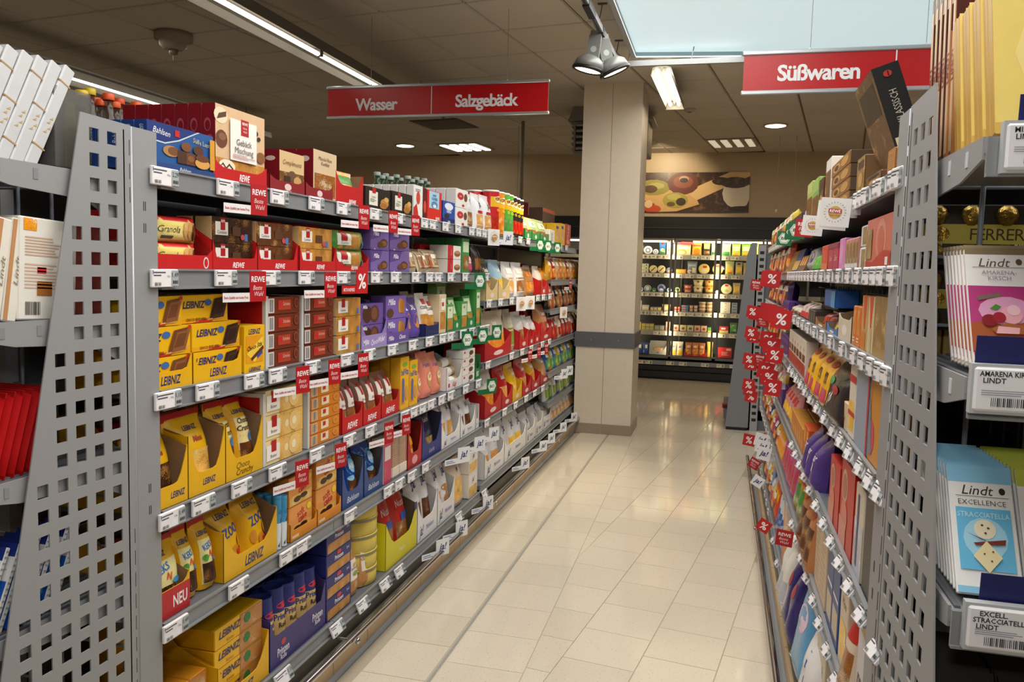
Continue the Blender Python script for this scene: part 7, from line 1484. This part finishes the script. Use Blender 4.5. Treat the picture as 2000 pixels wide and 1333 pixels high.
# lighting track and its two spotlights
t = empty('lighting_track', (-.86, 5.4, 3.12)); tag(t, 'grey lighting track with black joints below the ceiling', 'lighting track')
b = MB(); b.box(-.018, .018, -2.6, .9, -.02, .02, '#8a8c8c'); b.box(-.008, .008, -2.6, .9, -.024, -.02, '#2a2a2a'); part('rail', b, t)
b = MB(); b.box(.04, 1.2, .915, .95, -.02, .02, '#96999a'); b.box(.0, .05, .90, .96, -.024, .024, BLACK); part('cross_rail', b, t)
for ya, yb in ((-.55, -.30), (.02, .1)): b = MB(); b.box(-.021, .021, ya, yb, -.03, .024, BLACK); part('joint', b, t)
for y in (-2.0, -.05, .8): b = MB(); b.tube((.0, y, .02), (.02, y, .143), .004, '#6a6a6a', 5); b.box(-.01, .05, y - .012, y + .012, .136, .143, '#4a4a4a'); part('clip', b, t)
for x in (.08, .55): b = MB(); b.tube((x, .93, .02), (x + .02, .93, .143), .004, '#6a6a6a', 5); part('clip', b, t)
GREYL = paper('#8f928f', .4, .3, 0, 40, .03)
def spot(X, Y, z, yaw, tilt, lab):
    t = empty('spotlight', (X, Y, z)); tag(t, lab, 'spotlight')
    M_ = Matrix.Rotation(yaw, 4, 'Z') @ Matrix.Rotation(tilt, 4, 'Y')
    b = MB(); b.box(-.035, .035, -.03, .03, -.15, .03, GREYL); b.box(-.04, .04, -.035, -.03, -.14, .0, '#7a7d7a'); b.lathe([(.02, 0), (.02, .012), (.001, .014)], 12, '#b8bab8', (0, -.036, -.09), 'y'); part('gear_box', b, t, Matrix.Rotation(yaw, 4, 'Z') @ Matrix.Rotation(tilt * .5, 4, 'Y'))
    b = MB(); b.lathe([(.001, .06), (.055, .05), (.09, .02), (.105, -.03), (.1, -.03), (.08, .0)], 20, GREYL, (0, 0, -.18)); hd = part('lamp_head', b, t, M_)
    b = MB(); b.lathe([(.107, -.028), (.108, -.045), (.092, -.05), (.09, -.03)], 20, '#1c1c1c', (0, 0, -.18)); part('rim', b, hd)
    b = MB(); b.lathe([(.001, -.04), (.088, -.04)], 20, glow('#ffe6b8', 14), (0, 0, -.18), caps=False); part('lamp_glass', b, hd)
spot(-.89, 5.45, 3.085, 0.0, .22, 'left one of the two grey track spotlights'); spot(-.86, 5.55, 3.085, .35, -.42, 'right one of the two grey track spotlights')
lamp('spot_beam', 'SPOT', (-.97, 5.45, 2.84), 60, (1, .82, .55), .05, spot=(1.2, .5), rot=(0, .25, 0))
lamp('picture_spot', 'SPOT', (-.9, 10.9, 3.2), 45, (1, .8, .5), .04, spot=(1.5, .6), rot=(math.radians(62), 0, 0))
lamp('spot_beam', 'SPOT', (-.75, 5.6, 2.84), 60, (1, .82, .55), .05, spot=(1.2, .5), rot=(.3, .4, .3))
# thin pulls hanging from the ceiling near the chiller
for u, z0 in ((1518, 2.36), (1551, 2.33)):
    X_ = x_at(u, 10.6, 2.6); b = MB(); b.tube((0, 0, z0), (0, 0, 3.262), .0025, '#8a8278', 5); q = MB(); q.lathe([(.001, z0 - .05), (.014, z0 - .03), (.014, z0), (.004, z0 + .01)], 8, '#b8b0a4'); put([('hanging_cord', b.mesh('hanging_cord')), ('pull_knob', q.mesh('pull_knob'))], Matrix.Translation((X_, 10.6, 0)), 'thin hanging cord in front of the back wall, right side', 'cord', 'thin cords near the back wall')
# ================================================================== PRICE TAGS AND SHELF FLAGS
def price_tag(k, w=.098, h=.045):
    key = ('tag', k, w, h)
    if key in PC: return PC[key]
    b = MB(); b.bbox(0, w, 0, .009, 0, h, '#eeecee', .002); q = MB()
    pr = ('1,49', '2,29', '0,99', '1,85', '1,15')[k % 5]
    draw(q, (('lines', .05, .58, .5 + .04 * k, .9, 2, '#54545c'), ('r', .02, .72, .04, .95, '#3c4a9a'), ('t', ('150g', '200g', '100g')[k % 3], .6, .62, .1, '#54545c', '', .2), ('bars', .08, .1, .32, .28, 9, '#3c3c42'), ('r', .72, .08, .97, .94, '#aab2b4')), w, h)
    d = MB(); draw(d, (('t', pr, .845, .7, .26, '#20262a', '', .22), ('bars', .75, .2, .95, .38, 5, '#3a4044'), ('r', .74, .03, .96, .055, '#303438')), w, h, None, -.0018); 
    PC[key] = [('price_tag', b.mesh('price_tag')), ('printed_text', q.mesh('printed_text')), ('display', d.mesh('display'))]; return PC[key]
nt = 0
ORD = ('top', 'second', 'third', 'fourth', 'fifth', 'bottom')
def tagsL(z, us, shelf, bay='', hh=.045):
    global nt
    for u in us:
        nt += 1; Y = y_at(u, XL + .004, z - .02)
        put(price_tag(nt % 5), ML(Y, z - hh + .002, XL + .012 + (.014 if z < .3 else 0), .4 if z < .3 else 0), 'white price tag on the %s shelf edge, left rack%s' % (shelf, bay), 'price tag', 'price tags, left rack%s, %s shelf' % (bay, shelf), POST, Y)
tagsL(L1, (292, 422, 527, 602, 657, 722, 771, 822, 838, 864, 889, 916, 930, 941, 994, 1012, 1028, 1093, 1104), 'top')
tagsL(L2, (292, 418, 510, 582, 657, 724, 763, 804, 832, 849, 874, 903, 937, 945), 'second')
tagsL(L3, (300, 381, 476, 524, 595, 665, 710, 757, 798, 831, 858, 874, 898, 916, 937, 945), 'third')
tagsL(L4, (308, 373, 451, 524, 604, 670, 713, 782, 801, 818, 835, 856, 874, 904, 929), 'fourth')
tagsL(L5, (316, 445, 545, 576, 672, 749, 771, 796, 824), 'fifth')
tagsL(L6, (534, 643, 695, 740, 769, 889, 940), 'bottom')
tagsL(M2, (950, 973, 995, 1047, 1058, 1071), 'second', ', far bay', .04)
tagsL(M3, (948, 995, 1016, 1034, 1056, 1070), 'third', ', far bay', .04)
tagsL(M4, (946, 981, 1003, 1024, 1041, 1057), 'fourth', ', far bay', .04)
def flag_rewe():
    if 'fr' in PC: return PC['fr']
    b = MB(); b.box(0, .10, 0, .0012, 0, .026, '#eceaea'); q = MB(); draw(q, (T_('Beste Qualität zum besten Preis.', .5, .5, .3, '#b8202a', 'b', .9),), .1, .026)
    r = MB(); r.box(.100, .163, -.001, .0012, .0, .088, '#b3131b'); d = MB(); draw(d, (T_('REWE', .5, .74, .18, '#f4f0f0', 'b', .84), T_('Beste', .46, .46, .15, '#f0d8d8', 'i', .56), T_('Wahl', .54, .26, .15, '#f0d8d8', 'i', .56)), .063, .088, lambda u, v: (.100 + u * .063, -.0011, v * .088))
    PC['fr'] = [('shelf_flag', b.mesh('shelf_flag')), ('strip_print', q.mesh('strip_print')), ('red_square', r.mesh('red_square'), [('lettering', d.mesh('lettering'))])]; return PC['fr']
def flag_pct():
    if 'fp' in PC: return PC['fp']
    b = MB(); b.box(0, .165, 0, .0012, 0, .03, '#c01a1e'); r = MB(); r.box(.09, .165, -.001, .0012, .0, .09, '#c01a1e'); d = MB(); draw(d, (T_('%', .5, .52, .6, '#f4f0f0', 'b', .8),), .075, .09, lambda u, v: (.09 + u * .075, -.0011, v * .09)); d2 = MB(); draw(d2, (T_('AKTIONSPREIS', .5, .5, .4, '#f0dcdc', 'b', .8),), .09, .03)
    PC['fp'] = [('shelf_flag', b.mesh('shelf_flag')), ('strip_lettering', d2.mesh('strip_lettering')), ('red_square', r.mesh('red_square'), [('lettering', d.mesh('lettering'))])]; return PC['fp']
def flag_ja():
    if 'fj' in PC: return PC['fj']
    b = MB(); b.box(0, .175, 0, .0012, 0, .03, '#e9ebee'); b.box(.09, .175, -.001, .0012, 0, .082, '#e9ebee'); d = MB(); draw(d, (T_('ja!', .5, .56, .4, NAVY, 'bi', .66),), .085, .082, lambda u, v: (.09 + u * .085, -.0011, v * .082)); draw(d, (('lines', .1, .2, .9, .8, 2, '#6a8ab8'),), .09, .03)
    PC['fj'] = [('shelf_flag', b.mesh('shelf_flag')), ('lettering', d.mesh('lettering'))]; return PC['fj']
def flag_bio():
    if 'fb' in PC: return PC['fb']
    b = MB(); b.box(0, .16, 0, .0012, 0, .03, '#14683c'); b.box(.075, .16, -.001, .0012, 0, .088, '#14683c'); d = MB(); hx = [(.5 + .42 * math.cos(i * pi / 3), .5 + .40 * math.sin(i * pi / 3)) for i in range(6)]; hy = [(.5 + .36 * math.cos(i * pi / 3), .5 + .34 * math.sin(i * pi / 3)) for i in range(6)]; hz = [(.5 + .33 * math.cos(i * pi / 3), .5 + .31 * math.sin(i * pi / 3)) for i in range(6)]
    draw(d, (('p', hx, '#e4ece0'), ('p', hy, '#8ab08a'), ('p', hz, '#e4ece0'), T_('BiO', .5, .5, .2, '#1c2c22', 'b', .5)), .085, .088, lambda u, v: (.075 + u * .085, -.0011, v * .088))
    PC['fb'] = [('shelf_flag', b.mesh('shelf_flag')), ('lettering', d.mesh('lettering'))]; return PC['fb']
def card_fine():
    if 'fc' in PC: return PC['fc']
    b = MB(); b.box(0, .095, 0, .0014, 0, .095, '#e9e7e6'); d = MB(); rr = random.Random(5); els = []
    for i in range(22):
        a = i * 2 * pi / 22; r0 = rr.uniform(.26, .32); els.append(('e', .5 + r0 * 1.15 * math.cos(a), .5 + r0 * 1.15 * math.sin(a), .035, .012, rr.choice(('#7a8a6a', '#b8a060', '#9a9a88')), a))
    els += [('e', .5, .5, .22, .22, '#c8a850'), ('r', .28, .47, .72, .62, '#b3131b'), T_('REWE', .5, .545, .1, '#ffffff', 'b', .36), T_('Feine Welt', .5, .40, .06, '#b04030', 'b', .34)]
    draw(d, els, .095, .095); PC['fc'] = [('shelf_card', b.mesh('shelf_card')), ('printed_emblem', d.mesh('printed_emblem'))]; return PC['fc']
KIND = {'r': (flag_rewe, 'red and white best choice flag', .0), 'p': (flag_pct, 'red percent sign flag', 0), 'j': (flag_ja, 'white flag with navy letters', 0), 'b': (flag_bio, 'dark green hexagon flag', 0), 'c': (card_fine, 'white card with golden emblem', 0)}
def flagsL(z, lst, shelf, bay=''):
    for k, u in lst:
        f, lab, _ = KIND[k]; off = {'r': .100, 'p': .09, 'j': .09, 'b': .075, 'c': 0}[k]
        Y = y_at(u, XL + .02, z - .05) - off
        drop = {'r': .088, 'p': .080, 'j': .075, 'b': .085, 'c': .085}[k]
        put(f(), ML(Y, z - drop, XL + .0145, -.0, {'r': -.22, 'p': -.15, 'j': -.5, 'b': -.45, 'c': -.5}[k]), '%s on the %s shelf edge, left rack%s' % (lab, shelf, bay), 'shelf flag', 'left rack flags: %s %s%s' % (lab, shelf, bay), POST, Y)
flagsL(L1, (('r', 481), ('r', 693), ('r', 752), ('r', 797), ('j', 972), ('c', 955), ('b', 1041), ('b', 1057), ('b', 1076)), 'top')
flagsL(L2, (('r', 479), ('r', 626), ('p', 692), ('b', 918)), 'second')
flagsL(L3, (('r', 570), ('r', 634), ('r', 692), ('b', 893), ('b', 924), ('b', 953)), 'third')
flagsL(L4, (('r', 569), ('r', 647), ('r', 744), ('r', 779), ('b', 943)), 'fourth')
flagsL(L5, (('j', 882), ('j', 915), ('j', 944)), 'fifth')
flagsL(L6, (('j', 839), ('j', 878), ('j', 932)), 'bottom')
flagsL(M2, (('c', 1010), ('c', 1028)), 'second', ', far bay'); flagsL(M3, (('r', 1027), ('r', 1045), ('r', 1060)), 'third', ', far bay')
flagsL(M5, (('j', 1008), ('j', 1045), ('j', 1062), ('j', 1086), ('j', 1108)), 'bottom', ', far bay'); flagsL(LZ4[4], (('j', 1088), ('j', 1099)), 'fifth', ', last bay'); flagsL(LZ4[1], (('r', 1108),), 'second', ', last bay'); flagsL(LZ4[2], (('c', 1095),), 'third', ', last bay')

# right rack: tags stand at an angle in clear holders
def tagsR(z, us, shelf, hh=.034, yaw=.16):
    global nt
    tl = .0 if z > 1.2 else .35 if z > 1 else .6
    for u in us:
        nt += 1; Y = y_at(u, XR - .006, z - .02)
        put(price_tag(nt % 5, .062, .040), MR(Y, z - hh - .004, XR - .010 - tl * .016, tl, yaw), 'white price tag on the %s shelf edge, right rack' % shelf, 'price tag', 'price tags, right rack, %s shelf' % shelf, RP, Y)
RO = ('top', 'second', 'third', 'fourth', 'fifth', 'sixth', 'bottom')
for zi, us in enumerate(((1744, 1736, 1712, 1706, 1684, 1676, 1668), (1734, 1714, 1701, 1688, 1670, 1652, 1634, 1616, 1602, 1592, 1584, 1577, 1571, 1565, 1560, 1555, 1550, 1546, 1542, 1538), (1722, 1709, 1694, 1678, 1662, 1640, 1618, 1602, 1588, 1576, 1566, 1558, 1550, 1543, 1537, 1532), (1706, 1690, 1672, 1652, 1636, 1622, 1606, 1592, 1580, 1570, 1561, 1553, 1546, 1540), (1700, 1674, 1652, 1634, 1618, 1604, 1590, 1578, 1568, 1559, 1551, 1544), (1664, 1646, 1626, 1610, 1596, 1584, 1572, 1562, 1552, 1544), (1560, 1548, 1538, 1526, 1516, 1508))):
    tagsR(RZ[zi], us, RO[zi])
for zi, z in enumerate(RZ2):
    for i in range(8):
        nt += 1
        put(price_tag(nt % 5, .07, .04), MR(4.8 + .2 * i, z - .038, XR - .008, 0, .16), 'white price tag on level %s of the far right bay' % ('one', 'two', 'three', 'four', 'five', 'six', 'seven')[zi], 'price tag', 'price tags of the far right bay, level %d' % zi, RP, i)
def flagR(kind, uc, vc, size, X, lab, slant=0.0, vis=None):
    """flag sticking out into the aisle, facing the near end; centre seen at pixel (uc, vc)"""
    f, l0, _ = KIND[kind]
    r = ray(uc, vc); s = X / r[0]
    if r[1] * s > 6.3: s = 6.3 / r[1]; X = r[0] * s      # the rack ends here: the flag stands a little further out
    Y, z = r[1] * s, EYE + r[2] * s
    w = round(size * Y / F_PX, 3); b = MB()
    zr = min(RZ, key=lambda q: abs(q - .02 - z)) - .02; dz = zr - z; dx = XR - X
    arm = MB(); arm.box(.0, dx + .008, .002, .004, -.006, .006, CLEAR); arm.box(dx - .008, dx + .008, .0025, .0045, min(0, dz) - .006, max(0, dz) + .006, CLEAR)
    col = {'r': '#b3131b', 'p': '#c01a1e', 'j': '#e9ebee', 'b': '#14683c', 'c': '#e9e7e6'}[kind]
    b.box(-w / 2, w / 2, 0, .0014, -w / 2, w / 2, col); 
    d = MB(); S = lambda u, v: ((u - .5) * w, -.0004, (v - .5) * w)
    hx = lambda k: [(.5 + k * math.cos(i * pi / 3), .5 + k * math.sin(i * pi / 3)) for i in range(6)]
    els = {'r': (T_('REWE', .5, .72, .2, '#f4f0f0', 'b', .84), T_('Beste', .46, .46, .17, '#f0d8d8', 'i', .6), T_('Wahl', .54, .24, .17, '#f0d8d8', 'i', .6)), 'p': (T_('%', .5, .5, .56, '#f4f0f0', 'b', .8),), 'j': (T_('ja!', .5, .54, .4, NAVY, 'bi', .66),), 'b': (('p', hx(.42), '#e4ece0'), ('p', hx(.37), '#14683c'), ('p', hx(.34), '#e4ece0'), T_('BiO', .5, .5, .2, '#1c2c22', 'b', .5)),
           'c': (('e', .5, .5, .22, .22, '#c8a850'), ('r', .28, .47, .72, .62, '#b3131b'), T_('REWE', .5, .545, .1, '#ffffff', 'b', .36), T_('Feine Welt', .5, .40, .06, '#b04030', 'b', .34)) + tuple(('e', .5 + .34 * math.cos(i * .286), .5 + .34 * math.sin(i * .286), .035, .013, ('#7a8a6a', '#b8a060', '#9a9a88')[i % 3], i * .286) for i in range(22))}[kind]
    draw(d, els, w, w, S)
    M_ = Matrix.Translation((X, Y, z)) @ Matrix.Rotation(-.16, 4, 'Z') @ Matrix.Rotation(slant, 4, 'Y')
    o = put([('shelf_flag', b.mesh('shelf_flag')), ('lettering', d.mesh('lettering'))], M_, lab, 'shelf flag', 'flags jutting from the right rack', RP, Y)
    part('clear_arm', arm, o, (Matrix.Rotation(-.16, 4, 'Z') @ Matrix.Rotation(slant, 4, 'Y')).inverted())
XFf = XR - .052
for a in (('c', 1631, 415, 52, 'nearest white emblem card under the top shelf, right rack'), ('c', 1625, 421, 52, 'second white emblem card right behind the nearest one'), ('c', 1587, 441, 36, 'third white emblem card, lower left of the nearest'), ('r', 1571, 446, 32, 'red flag behind the third emblem card under the top shelf'), ('b', 1556, 450, 30, 'dark green hexagon flag behind the red flag, right rack'), ('b', 1532, 466, 26, 'farthest dark green hexagon flag under the top right shelf'), ('b', 1549, 454, 28, 'middle dark green hexagon flag under the top right shelf')):
    flagR(a[0], a[1], a[2], a[3], XFf, a[4], .08)
for i, (u, v) in enumerate(((1508, 545), (1502, 546), (1526, 624), (1519, 618), (1513, 614), (1507, 612), (1500, 609), (1513, 694), (1507, 676), (1500, 664), (1509, 758), (1502, 738), (1495, 724), (1475, 614), (1470, 609), (1471, 658), (1467, 650), (1467, 712), (1463, 702), (1467, 775), (1464, 762), (1462, 752), (1463, 860))):
    flagR('p', u, v, (36 if u > 1520 else 30 if u > 1490 else 22), XFf, 'red percent flag jutting into the aisle from the right rack', .12)
flagR('p', 1492, 1028, 24, XFf - .04, 'lowest red percent flag near the floor on the right rack', .5)
flagR('r', 1532, 1052, 31, XFf, 'red best choice flag near the floor on the right rack', .08)
for i, (u, v) in enumerate(((1477, 557), (1490, 628), (1484, 702), (1491, 722), (1473, 906))): flagR('r', u, v, 20, XFf, 'small red best choice flag among the percent flags', .1 if v < 900 else .5)
for i, (u, v) in enumerate(((1492, 887), (1489, 873), (1487, 860))): flagR('j', u, v, 25, XFf, 'white lettered flag of the lower right cluster', .2)
flagR('j', 1480, 941, 21, XFf - .03, 'single white lettered flag near the floor, right rack', .5)

# ================================================================== LABELS: make every repeat say which one it is
def ordinal(n): return {1: 'nearest', 2: '2nd', 3: '3rd'}.get(n, '%d%s' % (n, 'st' if n % 10 == 1 and n != 11 else 'nd' if n % 10 == 2 and n != 12 else 'rd' if n % 10 == 3 and n != 13 else 'th'))
by = {}
for o, l, ref, key in REG: by.setdefault(l, []).append((o, ref, key))
for l, lst in by.items():
    if len(lst) == 1: continue
    def sk(t):
        k = t[2]; k = k if isinstance(k, tuple) else (k if k is not None else 0,)
        return tuple(k)
    try: lst.sort(key=sk)
    except TypeError: pass
    ks = [k[2] for k in lst if isinstance(k[2], tuple) and len(k[2]) > 1]
    depth = len(ks) == len(lst) and max(k[0] for k in ks) - min(k[0] for k in ks) < .01
    for i, (o, ref, key) in enumerate(lst):
        o['label'] = l + ', ' + ordinal(i + 1) + ' from ' + ('the front' if depth else ref or 'the camera')
        if 'group' not in o: o['group'] = l[:50]
SHORT = ((' from the grey post', ' from post'), (' on the top shelf', ' top shelf'), (' on the second shelf', ', second shelf'), (' on the third shelf', ', third shelf'), (' on the fourth shelf', ', fourth shelf'), (' on the fifth shelf', ', fifth shelf'), (' on the bottom shelf', ', bottom shelf'),
         (' from the perforated panel', ' from panel'), (' from the right perforated panel', ' from right panel'), (' of the far bay', ' far bay'), (' of the last bay by the column', ', last bay'), (' with pale cap on the back side of the rack', ', pale cap, behind left rack'), (' on the back side of the left rack', ' behind left rack'), (' shelf edge, left rack', ' shelf edge left'), ('in the leaning row, right promotion rack', 'right promotion rack'), (' leaning in a row', ''), (' from the white gift boxes', ' from gift boxes'), (' with white panel', ''), (' standing free', ''), (' with pale script', ''), (' in the ', ' in '))
for o, l, ref, key in REG:
    t = o['label']
    for a, c in SHORT:
        if len(t.split()) <= 16: break
        t = t.replace(a, c)
    o['label'] = t
